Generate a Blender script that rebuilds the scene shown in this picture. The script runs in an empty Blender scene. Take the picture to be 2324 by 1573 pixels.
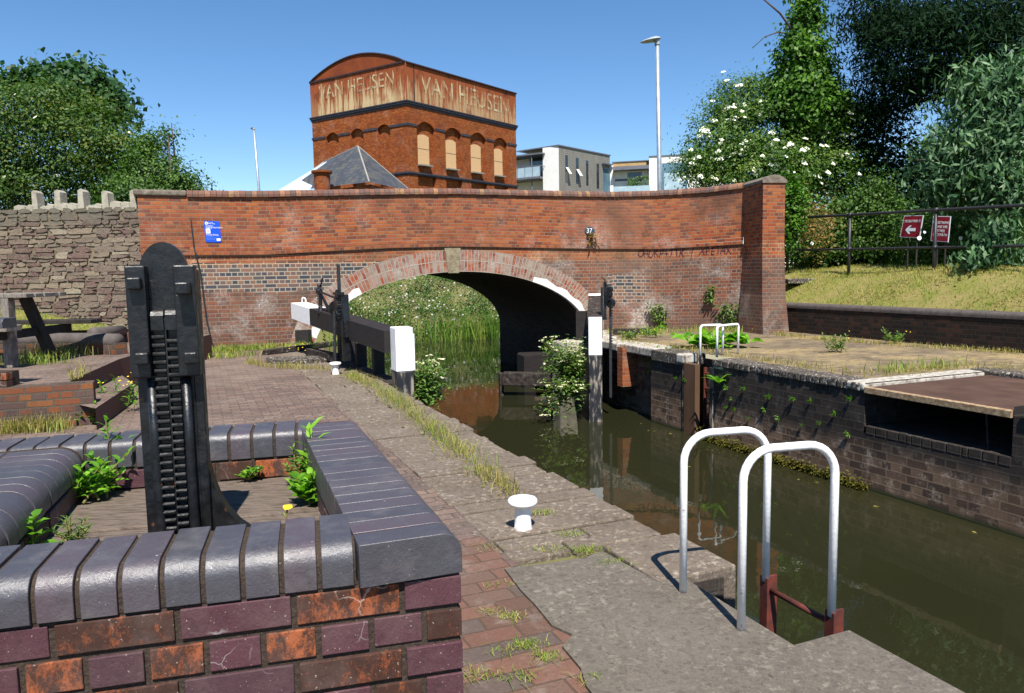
import bpy, bmesh, math, random
import numpy as np
from mathutils import Vector, Matrix
R = math.radians
SC = bpy.context.scene
COL = SC.collection
random.seed(7)
RNG = np.random.default_rng(11)

# ------------------------------------------------------------------ camera
CAM_H = 1.5
FPX, PCX, PCY = 1700.0, 1162.0, 786.5       # focal length and centre for a 2324 px wide picture
PITCH, ROLL = math.atan(169 / FPX), R(1.0)
cd = bpy.data.cameras.new('camera'); cam = bpy.data.objects.new('camera', cd); COL.objects.link(cam)
cd.sensor_width = 36.0; cd.lens = FPX / 2324 * 36; cd.clip_start = 0.05; cd.clip_end = 3000
fw = Vector((0, math.cos(PITCH), -math.sin(PITCH))); up0 = Vector((0, math.sin(PITCH), math.cos(PITCH))); rt0 = Vector((1, 0, 0))
rt = rt0 * math.cos(ROLL) - up0 * math.sin(ROLL); up = rt0 * math.sin(ROLL) + up0 * math.cos(ROLL)
cam.matrix_world = Matrix(((rt.x, up.x, -fw.x, 0), (rt.y, up.y, -fw.y, 0), (rt.z, up.z, -fw.z, CAM_H), (0, 0, 0, 1)))
SC.camera = cam

# ------------------------------------------------------------------ sky and sun
SUN_EL, SUN_AZ = R(57), R(8)                 # azimuth: to the right of straight behind the viewer
to_sun = Vector((math.sin(SUN_AZ) * math.cos(SUN_EL), -math.cos(SUN_AZ) * math.cos(SUN_EL), math.sin(SUN_EL)))
W = bpy.data.worlds.new('World'); SC.world = W; W.use_nodes = True
wn = W.node_tree.nodes; wl = W.node_tree.links
sky = wn.new('ShaderNodeTexSky'); sky.sky_type = 'NISHITA'; sky.sun_disc = False
sky.sun_elevation = SUN_EL; sky.sun_rotation = math.pi - SUN_AZ
sky.air_density = 1.0; sky.dust_density = 0.0; sky.ozone_density = 1.6; sky.altitude = 1600
bg = wn['Background']; bg.inputs[1].default_value = 0.095
hs = wn.new('ShaderNodeHueSaturation'); hs.inputs['Saturation'].default_value = 1.22; wl.new(sky.outputs[0], hs.inputs['Color']); wl.new(hs.outputs[0], bg.inputs[0])
sd = bpy.data.lights.new('sun', 'SUN'); sd.energy = 5.0; sd.angle = R(0.5); sd.color = (1.0, 0.95, 0.87)
so = bpy.data.objects.new('sun', sd); COL.objects.link(so)
so.rotation_euler = to_sun.to_track_quat('Z', 'Y').to_euler(); so.location = (5, -20, 40)
VS = SC.view_settings
VS.view_transform = 'Standard'; VS.look = 'None'; VS.exposure = 0.8; VS.gamma = 1.0; VS.use_curve_mapping = False
SC.cycles.max_bounces = 6; SC.cycles.transparent_max_bounces = 12
SC.cycles.caustics_reflective = False; SC.cycles.caustics_refractive = False

# ------------------------------------------------------------------ measuring: canal frame (t along the lock, s across) and picture rays
CA = R(22.8)
DV = Vector((-math.sin(CA), math.cos(CA), 0)); NV = Vector((math.cos(CA), math.sin(CA), 0)); ZV = Vector((0, 0, 1))
def P(t, s, z=0.0): return DV * t + NV * s + ZV * z
def ray(u, v):
    x = (u - PCX) / FPX; y = -(v - PCY) / FPX
    x, y = x * math.cos(ROLL) + y * math.sin(ROLL), -x * math.sin(ROLL) + y * math.cos(ROLL)
    return Vector((x, math.cos(PITCH) + y * math.sin(PITCH), -math.sin(PITCH) + y * math.cos(PITCH)))
def at(u, v, z=None, Y=None, s=None, t=None, pl=None):
    """point seen at picture position (u, v) on a level z, a depth Y, or an upright plane"""
    r = ray(u, v)
    if z is not None: k = (z - CAM_H) / r.z
    elif Y is not None: k = Y / r.y
    elif s is not None: k = s / r.dot(NV)
    elif t is not None: k = t / r.dot(DV)
    else:
        p, d = pl; n = Vector((-d.y, d.x, 0)); k = p.dot(n) / r.dot(n)
    q = r * k; return Vector((q.x, q.y, q.z + CAM_H))
def TS(p): return (p.dot(DV), p.dot(NV), p.z)

# ------------------------------------------------------------------ object helpers
def tag(o, label=None, cat=None, group=None, kind=None):
    if label: o['label'] = label
    if cat: o['category'] = cat
    if group: o['group'] = group
    if kind: o['kind'] = kind
    return o
def thing(name, label, cat, loc=(0, 0, 0), group=None, rz=0.0):
    o = bpy.data.objects.new(name, None); COL.objects.link(o)
    o.location = loc; o.rotation_euler = (0, 0, rz); o.empty_display_size = 0.2
    return tag(o, label, cat, group)
def attach(o, parent, local):
    if parent is None: return
    o.parent = parent
    if not local and parent.type == 'EMPTY': o.matrix_parent_inverse = Matrix.Translation(-Vector(parent.location))
def dup(root, loc, rz=0.0, label=None, sc=1.0):
    r = root.copy(); COL.objects.link(r); r.location = loc; r.rotation_euler = (0, 0, rz); r.scale = (sc, sc, sc)
    if label: r['label'] = label
    for ch in list(root.children):
        c = ch.copy(); COL.objects.link(c); c.parent = r
        for g in list(ch.children):
            k = g.copy(); COL.objects.link(k); k.parent = c
    return r

class MB:
    def __init__(self): self.v = []; self.f = []; self.uv = []; self.rnd = []; self.cur = None
    def poly(self, pts, uvs=None):
        i = len(self.v); self.v += [tuple(p) for p in pts]; self.f.append(tuple(range(i, i + len(pts)))); self.uv.append(uvs); self.rnd.append(self.cur)
    def boxv(self, p, a, b, c):
        """box from corner p along edge vectors a, b, c"""
        p, a, b, c = Vector(p), Vector(a), Vector(b), Vector(c)
        if a.cross(b).dot(c) < 0: a, b = b, a
        q = [p, p + a, p + a + b, p + b, p + c, p + a + c, p + a + b + c, p + b + c]; i = len(self.v)
        self.v += [tuple(x) for x in q]
        for f in ((0, 3, 2, 1), (4, 5, 6, 7), (0, 1, 5, 4), (1, 2, 6, 5), (2, 3, 7, 6), (3, 0, 4, 7)):
            self.f.append(tuple(i + k for k in f)); self.uv.append(None); self.rnd.append(self.cur)
    def box(self, c, sx, sy, sz, rz=0.0, ax=None):
        c = Vector(c); x = Vector((math.cos(rz), math.sin(rz), 0)) if ax is None else Vector(ax); y = Vector((-x.y, x.x, 0)); z = ZV
        self.boxv(c - x * sx / 2 - y * sy / 2 - z * sz / 2, x * sx, y * sy, z * sz)
    def bar(self, a, b, w, h, up=ZV):
        """rectangular bar from a to b, w across, h along up"""
        a, b = Vector(a), Vector(b); d = (b - a); side = d.cross(up).normalized(); u2 = side.cross(d).normalized()
        self.boxv(a - side * w / 2 - u2 * h / 2, d, side * w, u2 * h)
    def tube(self, path, r, seg=10, caps=True):
        path = [Vector(p) for p in path]; n = len(path); rr = r if isinstance(r, (list, tuple)) else [r] * n
        t0 = (path[1] - path[0]).normalized(); a = t0.orthogonal().normalized(); base = len(self.v)
        for i, p in enumerate(path):
            t = (path[min(i + 1, n - 1)] - path[max(i - 1, 0)]).normalized()
            a = (a - t * a.dot(t)).normalized(); b = t.cross(a)
            for k in range(seg):
                th = 2 * math.pi * k / seg
                self.v.append(tuple(p + (a * math.cos(th) + b * math.sin(th)) * rr[i]))
        for i in range(n - 1):
            for k in range(seg):
                k2 = (k + 1) % seg
                self.f.append((base + i * seg + k, base + i * seg + k2, base + (i + 1) * seg + k2, base + (i + 1) * seg + k)); self.uv.append(None); self.rnd.append(self.cur)
        if caps:
            self.f.append(tuple(base + k for k in reversed(range(seg)))); self.uv.append(None); self.rnd.append(self.cur)
            self.f.append(tuple(base + (n - 1) * seg + k for k in range(seg))); self.uv.append(None); self.rnd.append(self.cur)
    def lathe(self, prof, c, seg=24, axis=ZV):
        c = Vector(c); axis = Vector(axis).normalized(); a = axis.orthogonal().normalized(); b = axis.cross(a); base = len(self.v); n = len(prof)
        for r, z in prof:
            for k in range(seg):
                th = 2 * math.pi * k / seg; self.v.append(tuple(c + axis * z + (a * math.cos(th) + b * math.sin(th)) * max(r, 1e-4)))
        for i in range(n - 1):
            for k in range(seg):
                k2 = (k + 1) % seg
                self.f.append((base + i * seg + k, base + i * seg + k2, base + (i + 1) * seg + k2, base + (i + 1) * seg + k)); self.uv.append(None); self.rnd.append(self.cur)
    def prism(self, pts, ext):
        """closed outline pts (3-D, planar) extruded by vector ext"""
        pts = [Vector(p) for p in pts]; ext = Vector(ext); n = len(pts)
        nor = Vector((0, 0, 0))
        for i in range(n): nor += pts[i].cross(pts[(i + 1) % n])
        if nor.dot(ext) > 0: pts = pts[::-1]
        q = [p + ext for p in pts]
        self.poly(pts); self.poly(q[::-1])
        for i in range(n):
            j = (i + 1) % n; self.poly([pts[j], pts[i], q[i], q[j]])
    def build(self, name, mat, parent=None, local=False, smooth=False, bevel=0.0, seg=2, uvd=None, merge=False):
        me = bpy.data.meshes.new(name); me.from_pydata(self.v, [], self.f)
        uvl = me.uv_layers.new(name='UVMap'); dx = uvd or NV; dx = Vector((dx.x, dx.y, 0)).normalized(); dy = Vector((-dx.y, dx.x, 0))
        co = self.v
        for pi, p in enumerate(me.polygons):
            us = self.uv[pi]
            if us:
                for k, li in enumerate(p.loop_indices): uvl.data[li].uv = us[k]
            else:
                nn = p.normal
                if abs(nn.z) > 0.75:
                    for li, vi in zip(p.loop_indices, p.vertices):
                        q = Vector(co[vi]); uvl.data[li].uv = (q.dot(dx), q.dot(dy))
                else:
                    tg = Vector((-nn.y, nn.x, 0)).normalized()
                    for li, vi in zip(p.loop_indices, p.vertices):
                        q = Vector(co[vi]); uvl.data[li].uv = (q.dot(tg), q.z)
        if any(x is not None for x in self.rnd):
            at_ = me.attributes.new('rnd', 'FLOAT', 'FACE'); at_.data.foreach_set('value', [x or 0.0 for x in self.rnd])
        if merge:
            bm = bmesh.new(); bm.from_mesh(me); bmesh.ops.remove_doubles(bm, verts=bm.verts, dist=1e-4); bmesh.ops.recalc_face_normals(bm, faces=bm.faces); bm.to_mesh(me); bm.free()
        if smooth:
            for p in me.polygons: p.use_smooth = True
            if smooth != True: me.set_sharp_from_angle(angle=R(smooth))
        o = bpy.data.objects.new(name, me); COL.objects.link(o)
        if mat: me.materials.append(mat)
        attach(o, parent, local)
        if bevel:
            b = o.modifiers.new('bevel', 'BEVEL'); b.width = bevel; b.segments = seg; b.limit_method = 'ANGLE'; b.angle_limit = R(35)
        return o
def raw_mesh(name, V, F, mat, parent=None, rnd=None, local=False):
    """numpy verts and quads/tris straight into a mesh"""
    me = bpy.data.meshes.new(name); V = np.asarray(V, np.float32); F = np.asarray(F, np.int32); k = F.shape[1]
    me.vertices.add(len(V)); me.vertices.foreach_set('co', V.ravel())
    me.loops.add(F.size); me.loops.foreach_set('vertex_index', F.ravel())
    me.polygons.add(len(F)); me.polygons.foreach_set('loop_start', np.arange(0, F.size, k, dtype=np.int32))
    me.update(calc_edges=True); me.validate()
    if rnd is not None:
        a = me.attributes.new('rnd', 'FLOAT', 'FACE'); a.data.foreach_set('value', np.asarray(rnd, np.float32))
    o = bpy.data.objects.new(name, me); COL.objects.link(o); me.materials.append(mat); attach(o, parent, local); return o
def text_mesh(name, body, size, origin, xd, yd, mat, parent=None, ext=0.002, align='CENTER', sx=1.0, local=False):
    cu = bpy.data.curves.new('t', 'FONT'); cu.body = body; cu.size = size; cu.align_x = align; cu.align_y = 'CENTER'; cu.extrude = ext; cu.resolution_u = 3
    to = bpy.data.objects.new('t', cu); COL.objects.link(to); dg = bpy.context.evaluated_depsgraph_get()
    me = bpy.data.meshes.new_from_object(to.evaluated_get(dg)); bpy.data.objects.remove(to); bpy.data.curves.remove(cu)
    xd, yd = Vector(xd).normalized(), Vector(yd).normalized(); zd = xd.cross(yd); origin = Vector(origin)
    for v in me.vertices: v.co = origin + xd * v.co.x * sx + yd * v.co.y + zd * v.co.z
    me.name = name; me.materials.clear(); me.materials.append(mat)
    o = bpy.data.objects.new(name, me); COL.objects.link(o); attach(o, parent, local); return o

# ------------------------------------------------------------------ leaves and blades
def leaf_cards(C, Nn, L, Wd, rng, droop=0.0, jit=0.7):
    """one folded rhombic leaf per centre; Nn = rough facing direction"""
    n = len(C); d = rng.normal(size=(n, 3)); Nn = Nn + rng.normal(size=(n, 3)) * jit; Nn /= np.linalg.norm(Nn, axis=1)[:, None] + 1e-9
    d -= (d * Nn).sum(1)[:, None] * Nn; d[:, 2] -= droop; d /= np.linalg.norm(d, axis=1)[:, None] + 1e-9
    sd_ = np.cross(Nn, d); sd_ /= np.linalg.norm(sd_, axis=1)[:, None] + 1e-9
    L = np.broadcast_to(L, (n,))[:, None] * rng.uniform(0.7, 1.3, (n, 1)); Wd = np.broadcast_to(Wd, (n,))[:, None] * rng.uniform(0.7, 1.3, (n, 1))
    a = C - d * L * 0.5; b = C + d * L * 0.5; m = C - d * L * 0.08
    l = m + sd_ * Wd * 0.5 + Nn * Wd * 0.12; r = m - sd_ * Wd * 0.5 + Nn * Wd * 0.12
    V = np.stack([a, r, b, l], 1).reshape(-1, 3); F = np.arange(4 * n).reshape(-1, 4); return V, F
def crown_points(blobs, n_clump, per, rng, cr=0.3, flat=0.7, shell=0.35):
    """leaf centres gathered in clumps spread over the outer part of ellipsoids (c, (rx, ry, rz))"""
    c = np.array([b[0] for b in blobs], float); r = np.array([b[1] for b in blobs], float)
    w = (r[:, 0] * r[:, 1] * r[:, 2]) ** (2 / 3); w /= w.sum(); k = rng.choice(len(blobs), n_clump, p=w)
    d = rng.normal(size=(n_clump, 3)); d /= np.linalg.norm(d, axis=1)[:, None]
    rad = np.minimum(1 - shell * rng.random((n_clump, 1)) ** 1.5 * 1.3 + rng.normal(size=(n_clump, 1)) * 0.06, 1.02)
    cc = c[k] + d * r[k] * rad
    kk = np.repeat(np.arange(n_clump), per); off = rng.normal(size=(len(kk), 3)) * cr * rng.uniform(0.5, 1.2, (len(kk), 1)); off[:, 2] *= flat
    C = cc[kk] + off; Nn = d[kk] * 0.7 + np.array([0, 0, 0.75]) + off / (cr + 1e-6) * 0.25
    return C, Nn, kk, cc, d
def px_blob(u, v, Y, ru, rv, dep=1.0):
    p = at(u, v, Y=Y); k = Y / FPX; return ((p.x, p.y, p.z), (ru * k, ru * k * dep, rv * k))
def blades(pts, h, w, rng, lean=0.5, tip=0.3):
    """grass blades as bent two-quad strips, base points pts"""
    n = len(pts); pts = np.asarray(pts, float); h = np.broadcast_to(h, (n,))[:, None] * rng.uniform(0.5, 1.3, (n, 1)); w = np.broadcast_to(w, (n,))[:, None]
    th = rng.uniform(0, 2 * math.pi, n); d = np.stack([np.cos(th), np.sin(th), np.zeros(n)], 1); s_ = np.stack([-np.sin(th), np.cos(th), np.zeros(n)], 1)
    ph = rng.uniform(0, 2 * math.pi, n); s_ = np.stack([np.cos(ph), np.sin(ph), np.zeros(n)], 1)
    ln = np.abs(rng.normal(size=(n, 1))) * lean
    m = pts + d * h * ln * 0.35; m[:, 2:] += h * 0.6; e = pts + d * h * ln; e[:, 2:] += h * np.clip(1 - ln * 0.45, 0.15, 1)
    V = np.stack([pts - s_ * w / 2, pts + s_ * w / 2, m + s_ * w * 0.4, m - s_ * w * 0.4, e + s_ * w * 0.08, e - s_ * w * 0.08], 1).reshape(-1, 3)
    b = np.arange(n)[:, None] * 6; F = np.concatenate([b + np.array([[0, 1, 2, 3]]), b + np.array([[3, 2, 4, 5]])], 0); return V, F
# ------------------------------------------------------------------ materials
class NT:
    def __init__(self, name):
        self.m = bpy.data.materials.new(name); self.m.use_nodes = True; self.t = self.m.node_tree; self.b = self.t.nodes['Principled BSDF']; self.out = self.t.nodes['Material Output']
    def n(self, ty, ins=None, **pr):
        x = self.t.nodes.new('ShaderNode' + ty)
        for k, v in pr.items(): setattr(x, k, v)
        for k, v in (ins or {}).items(): self.set(x.inputs[k], v)
        return x
    def set(self, sock, v):
        if isinstance(v, bpy.types.NodeSocket): self.t.links.new(v, sock)
        elif isinstance(v, bpy.types.Node): self.t.links.new(v.outputs[0], sock)
        else:
            if isinstance(v, tuple) and len(v) == 3 and sock.type == 'RGBA': v = v + (1,)
            sock.default_value = v
    def pos(self): return self.n('NewGeometry').outputs['Position']
    def uv(self): return self.n('TexCoord').outputs['UV']
    def noise(self, sc, det=4, ro=0.55, vec=None, dist=0.0, out=0):
        x = self.n('TexNoise', {'Scale': sc, 'Detail': det, 'Roughness': ro, 'Distortion': dist, 'Vector': vec if vec is not None else self.pos()}); return x.outputs[out]
    def scl(self, vec, s): return self.n('VectorMath', {0: vec, 1: s}, operation='MULTIPLY').outputs[0]
    def ramp(self, fac, st, interp='LINEAR'):
        x = self.n('ValToRGB', {0: fac}); r = x.color_ramp; r.interpolation = interp
        while len(r.elements) < len(st): r.elements.new(0.5)
        for e, (p, c) in zip(r.elements, st): e.position = p; e.color = (c, c, c, 1) if isinstance(c, (int, float)) else tuple(c) + (1,)
        return x.outputs[0]
    def mix(self, f, a, b, bl='MIX'):
        x = self.n('MixRGB', {0: f, 1: a, 2: b}, blend_type=bl); return x.outputs[0]
    def ma(self, op, a, b=0.0, cl=False): return self.n('Math', {0: a, 1: b}, operation=op, use_clamp=cl).outputs[0]
    def mr(self, v, a, b, c=0.0, d=1.0): return self.n('MapRange', {0: v, 1: a, 2: b, 3: c, 4: d}).outputs[0]
    def z(self, vec): return self.n('SeparateXYZ', {0: vec}).outputs
    def attr(self, nm): return self.n('Attribute', attribute_name=nm).outputs['Fac']
    def bump(self, h, st=0.4, di=0.01): self.set(self.b.inputs['Normal'], self.n('Bump', {'Strength': st, 'Distance': di, 'Height': h}).outputs[0])
    def fin(self, col, rough=0.85, spec=0.3, metal=0.0):
        self.set(self.b.inputs['Base Color'], col); self.set(self.b.inputs['Roughness'], rough); self.b.inputs['Specular IOR Level'].default_value = spec; self.b.inputs['Metallic'].default_value = metal
        return self.m
def hx(h):
    h = h.lstrip('#'); f = lambda c: c / 12.92 if c <= 0.04045 else ((c + 0.055) / 1.055) ** 2.4
    return tuple(f(int(h[i:i + 2], 16) / 255) for i in (0, 2, 4))

def m_brick(name, cols, mortar, bw=0.235, bh=0.083, ms=0.010, squash=0.5, fr=2, grime=0.5, grime_col=(0.03, 0.025, 0.02), salt=0.0, salt_sc=1.2, bumpd=0.012, rough=0.85, wob=0.006, low=None, mottle=0.5, salt_col=(0.62, 0.58, 0.52), msm=0.25, off=0.5, fade=0.0, fade_col=(0.26, 0.17, 0.12), soot=0.0):
    t = NT(name); uv = t.uv(); ps = t.pos()
    uvw = t.n('VectorMath', {0: uv, 1: t.scl(t.n('VectorMath', {0: t.noise(9, 2, 0.5, out=1), 1: (0.5, 0.5, 0.5)}, operation='SUBTRACT').outputs[0], (wob * 2.5, wob * 2.5, 0))}, operation='ADD').outputs[0]
    b = t.n('TexBrick', {'Vector': uvw, 'Color1': (0, 0, 0), 'Color2': (1, 1, 1), 'Mortar': (0.5, 0.5, 0.5), 'Scale': 1.0, 'Mortar Size': ms, 'Mortar Smooth': msm, 'Bias': 0.0, 'Brick Width': bw, 'Row Height': bh}, offset=off, offset_frequency=2, squash=squash, squash_frequency=fr)
    n = len(cols); tint = t.ramp(b.outputs[0], [(i / n, c) for i, c in enumerate(cols)], 'CONSTANT')
    fine = t.noise(60, 5, 0.65); tint = t.mix(t.mr(fine, 0.3, 0.75, 0, mottle), tint, t.mix(1.0, tint, (0.45, 0.4, 0.38), 'MULTIPLY'))
    mort = t.mix(t.noise(25, 3), mortar, tuple(c * 0.55 for c in mortar))
    col = t.mix(b.outputs[1], tint, mort)
    col = t.mix(t.mr(t.noise(0.45, 6, 0.65), 0.4, 0.68, 0, fade), col, fade_col)
    if soot:
        so_ = t.ma('MULTIPLY', t.mr(t.noise(2.6, 6, 0.75, dist=0.3), 0.56, 0.66), soot, True); col = t.mix(so_, col, t.mix(0.8, col, (0.035, 0.028, 0.024)))
    if salt:
        sm = t.ma('MULTIPLY', t.mr(t.noise(salt_sc, 5, 0.7), 0.52, 0.66), t.mr(t.noise(22, 4, 0.7), 0.35, 0.65)); sm = t.ma('MULTIPLY', sm, salt, True)
        if low: sm = t.ma('MULTIPLY', sm, t.mr(t.z(ps)[2], low[1], low[0]), True)
        col = t.mix(sm, col, salt_col)
    if grime:
        g = t.ma('MULTIPLY', t.mr(t.noise(0.9, 5, 0.65, dist=0.5), 0.48, 0.72), grime, True); col = t.mix(g, col, t.mix(0.75, col, grime_col))
    col = t.mix(1.0, col, (0.84, 0.84, 0.84), 'MULTIPLY')
    t.bump(t.ma('ADD', t.ma('MULTIPLY', b.outputs[1], -1.0), t.ma('MULTIPLY', t.noise(90, 5, 0.7), 0.5)), 0.8, bumpd)
    return t, col, rough
def brick(*a, **k):
    t, c, r = m_brick(*a, **k); return t.fin(c, r, 0.25)
def plain(name, a, b=None, sc=20, rough=0.6, bump=0.0, spec=0.4, metal=0.0, det=5, stretch=None, bsc=None, c=None, lo=0.35, hi=0.65):
    t = NT(name); vec = t.pos()
    if stretch: vec = t.scl(vec, stretch)
    nz = t.noise(sc, det, 0.6, vec); b = b or tuple(x * 0.75 for x in a)
    col = t.ramp(nz, [(lo, a), (hi, b)] + ([(min(hi + 0.12, 1), c)] if c else []))
    if bump: t.bump(t.noise(bsc or sc * 3, 5, 0.65, vec), 0.6, bump)
    return t.fin(col, rough, spec, metal)
def leafm(name, cols, trans=0.35, rough=0.55, spec=0.3):
    t = NT(name); n = len(cols); f = t.attr('rnd')
    col = t.ramp(f, [(i / max(n - 1, 1), c) for i, c in enumerate(cols)])
    col = t.mix(t.mr(t.noise(0.8, 3), 0.35, 0.7, 0, 0.35), col, t.mix(1.0, col, (1.25, 1.1, 0.6), 'MULTIPLY'))
    t.fin(col, rough, spec); tr = t.n('BsdfTranslucent', {0: t.mix(1.0, col, (1.3, 1.5, 0.6), 'MULTIPLY')}); mx = t.n('MixShader', {0: trans, 1: t.b.outputs[0], 2: tr.outputs[0]})
    t.t.links.new(mx.outputs[0], t.out.inputs[0]); return t.m

M = {}
ORG = [hx('#a95a2e'), hx('#b4602f'), hx('#9d4e2a'), hx('#b96a38'), hx('#8f4a2c'), hx('#ae5632'), hx('#a45230')]
M['parapet'] = brick('parapet_brick', ORG + [hx('#7c4433')], hx('#a0836b'), grime=0.6, salt=0.55, salt_sc=0.8, bh=0.0765, bw=0.225, ms=0.0085, squash=0.5, fr=4, mottle=0.6, low=(1.9, 3.6), fade=0.55, fade_col=hx('#946a54'), soot=0.8)
def spandrel():
    t, col, r = m_brick('spandrel_brick', [hx('#8f5039'), hx('#7d4a3a'), hx('#9b5a3e'), hx('#74504a'), hx('#8a4c36'), hx('#6f4a40'), hx('#96573c'), hx('#835242')], hx('#a08d7a'), bh=0.084, bw=0.235, ms=0.011, grime=0.55, salt=1.0, salt_sc=0.75, low=(1.3, 2.4), squash=0.5, mottle=0.65, fade=0.6, fade_col=hx('#8f7868'), soot=0.7)
    ps = t.pos(); zz = t.z(ps)[2]; sc = t.n('VectorMath', {0: ps, 1: tuple(NV)}, operation='DOT_PRODUCT').outputs['Value']
    br_ = t.n('TexBrick', {'Vector': t.uv(), 'Color1': (0, 0, 0), 'Color2': (1, 1, 1), 'Mortar': (0.5, 0.5, 0.5), 'Scale': 1.0, 'Mortar Size': 0.011, 'Brick Width': 0.235, 'Row Height': 0.084}, offset=0.5, offset_frequency=2, squash=0.5, squash_frequency=2)
    blue = t.ramp(br_.outputs[0], [(0.0, hx('#55504f')), (0.2, hx('#7a5a4c')), (0.4, hx('#47444c')), (0.55, hx('#6a5550')), (0.7, hx('#3d4048')), (0.82, hx('#83604f'))], 'CONSTANT'); blue = t.mix(br_.outputs[1], blue, hx('#a09482'))
    wob = t.ma('MULTIPLY', t.noise(0.7, 3), 0.5)
    m1 = t.ma('MULTIPLY', t.mr(t.ma('ADD', zz, wob), 1.42, 1.46), t.mr(zz, 1.80, 1.79), True); m1 = t.ma('MULTIPLY', m1, t.mr(sc, 5.0, 4.7), True)
    m2 = t.ma('MULTIPLY', t.mr(t.ma('ADD', zz, wob), 0.92, 0.96), t.mr(t.ma('ADD', zz, wob), 1.62, 1.58), True); m2 = t.ma('MULTIPLY', m2, t.ma('MULTIPLY', t.mr(t.ma('ADD', sc, wob), 9.75, 9.8), t.mr(t.ma('ADD', sc, wob), 10.9, 10.7), True), True)
    col = t.mix(t.ma('MAXIMUM', m1, m2), col, blue)
    damp = t.ma('MULTIPLY', t.mr(zz, 0.85, 0.1), t.mr(t.noise(1.6, 4), 0.25, 0.6), True)
    col = t.mix(t.ma('MULTIPLY', damp, 0.65), col, t.mix(0.6, col, (0.06, 0.042, 0.035)))
    top = t.ma('MULTIPLY', t.mr(zz, 1.72, 1.80), 0.85, True); col = t.mix(top, col, t.mix(1.0, col, (1.5, 1.1, 0.75), 'MULTIPLY'))
    col = t.mix(1.0, col, (0.95, 0.95, 0.95), 'MULTIPLY'); return t.fin(col, r, 0.25)
M['spandrel'] = spandrel()

def archm():
    t, col, r = m_brick('arch_brick', [hx('#a5492c'), hx('#9a7668'), hx('#b05836'), hx('#a58c7c'), hx('#8d4330'), hx('#a8694f')], hx('#b8ae9e'), bw=0.25, bh=0.086, ms=0.012, off=0.0, squash=1.0, grime=0.25, salt=1.0, salt_sc=1.0, salt_col=(0.62, 0.58, 0.53), mottle=0.6)
    col = t.mix(t.ma('MULTIPLY', t.mr(t.noise(4.5, 6, 0.75), 0.44, 0.58), 0.7), col, t.mix(t.noise(30, 4), hx('#a89e90'), hx('#8f7a6a')))
    return t.fin(col, r, 0.25)
M['arch'] = archm()
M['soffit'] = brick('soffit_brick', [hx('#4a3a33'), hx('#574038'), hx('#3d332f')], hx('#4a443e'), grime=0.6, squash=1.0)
M['coping'] = plain('coping_brick', hx('#6d4f45'), hx('#7d5b4e'), 6, 0.8, 0.004, 0.3, bsc=60, c=hx('#574a44'))
M['whitewash'] = plain('whitewash', (0.74, 0.73, 0.7), (0.5, 0.47, 0.42), 14, 0.8, 0.003, lo=0.45, hi=0.75)
M['keystone'] = plain('keystone_limestone', hx('#93876f'), hx('#766b57'), 10, 0.95, 0.02, 0.1, bsc=30, c=hx('#5c5647'))
M['capstone'] = plain('cap_stone', hx('#5a5148'), hx('#7d7468'), 9, 0.9, 0.006, 0.2, bsc=50, c=hx('#a39a8c'))
M['water'] = None
def waterm():
    t = NT('canal_water'); ps = t.pos()
    h = t.ma('ADD', t.ma('MULTIPLY', t.noise(2.2, 3, 0.5, t.scl(ps, (1, 0.6, 1))), 0.5), t.ma('MULTIPLY', t.noise(9, 2, 0.5, t.scl(ps, (1, 0.5, 1))), 0.12))
    t.bump(h, 0.16, 0.03)
    col = t.ramp(t.noise(0.25, 3), [(0.3, (0.0155, 0.0165, 0.007)), (0.7, (0.021, 0.0205, 0.009))])
    t.fin(col, 0.02, 0.5); t.b.inputs['IOR'].default_value = 1.36; return t.m
M['water'] = waterm()
ztt_z = (14.9, 17.6)
def paving():
    t, col, r = m_brick('towpath_brick', [hx('#75645b'), hx('#806c61'), hx('#6d5d56'), hx('#887367'), hx('#755f58'), hx('#7c675d')], hx('#5f594e'), bw=0.20, bh=0.095, ms=0.007, squash=1.0, grime=0.45, grime_col=(0.06, 0.055, 0.05), mottle=0.6, bumpd=0.006, wob=0.004)
    l = t.ma('MULTIPLY', t.mr(t.noise(28, 5, 0.7), 0.56, 0.66), t.mr(t.noise(1.1, 3), 0.35, 0.6)); col = t.mix(t.ma('MULTIPLY', l, 0.75), col, hx('#a9a090'))
    dust = t.mr(t.noise(0.55, 4, 0.6), 0.45, 0.7); col = t.mix(t.ma('MULTIPLY', dust, 0.6), col, hx('#86766b'))
    return t.fin(col, 0.9, 0.2)
M['paving'] = paving()
M['red_paving'] = brick('near_paving_brick', [hx('#78574a'), hx('#7d5c4e'), hx('#665852'), hx('#6e5246'), hx('#755c50')], hx('#665243'), bw=0.235, bh=0.118, ms=0.005, squash=1.0, grime=0.6, grime_col=(0.09, 0.075, 0.06), salt=0.5, salt_sc=5, salt_col=(0.34, 0.30, 0.26), mottle=0.5, bumpd=0.008)
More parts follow.
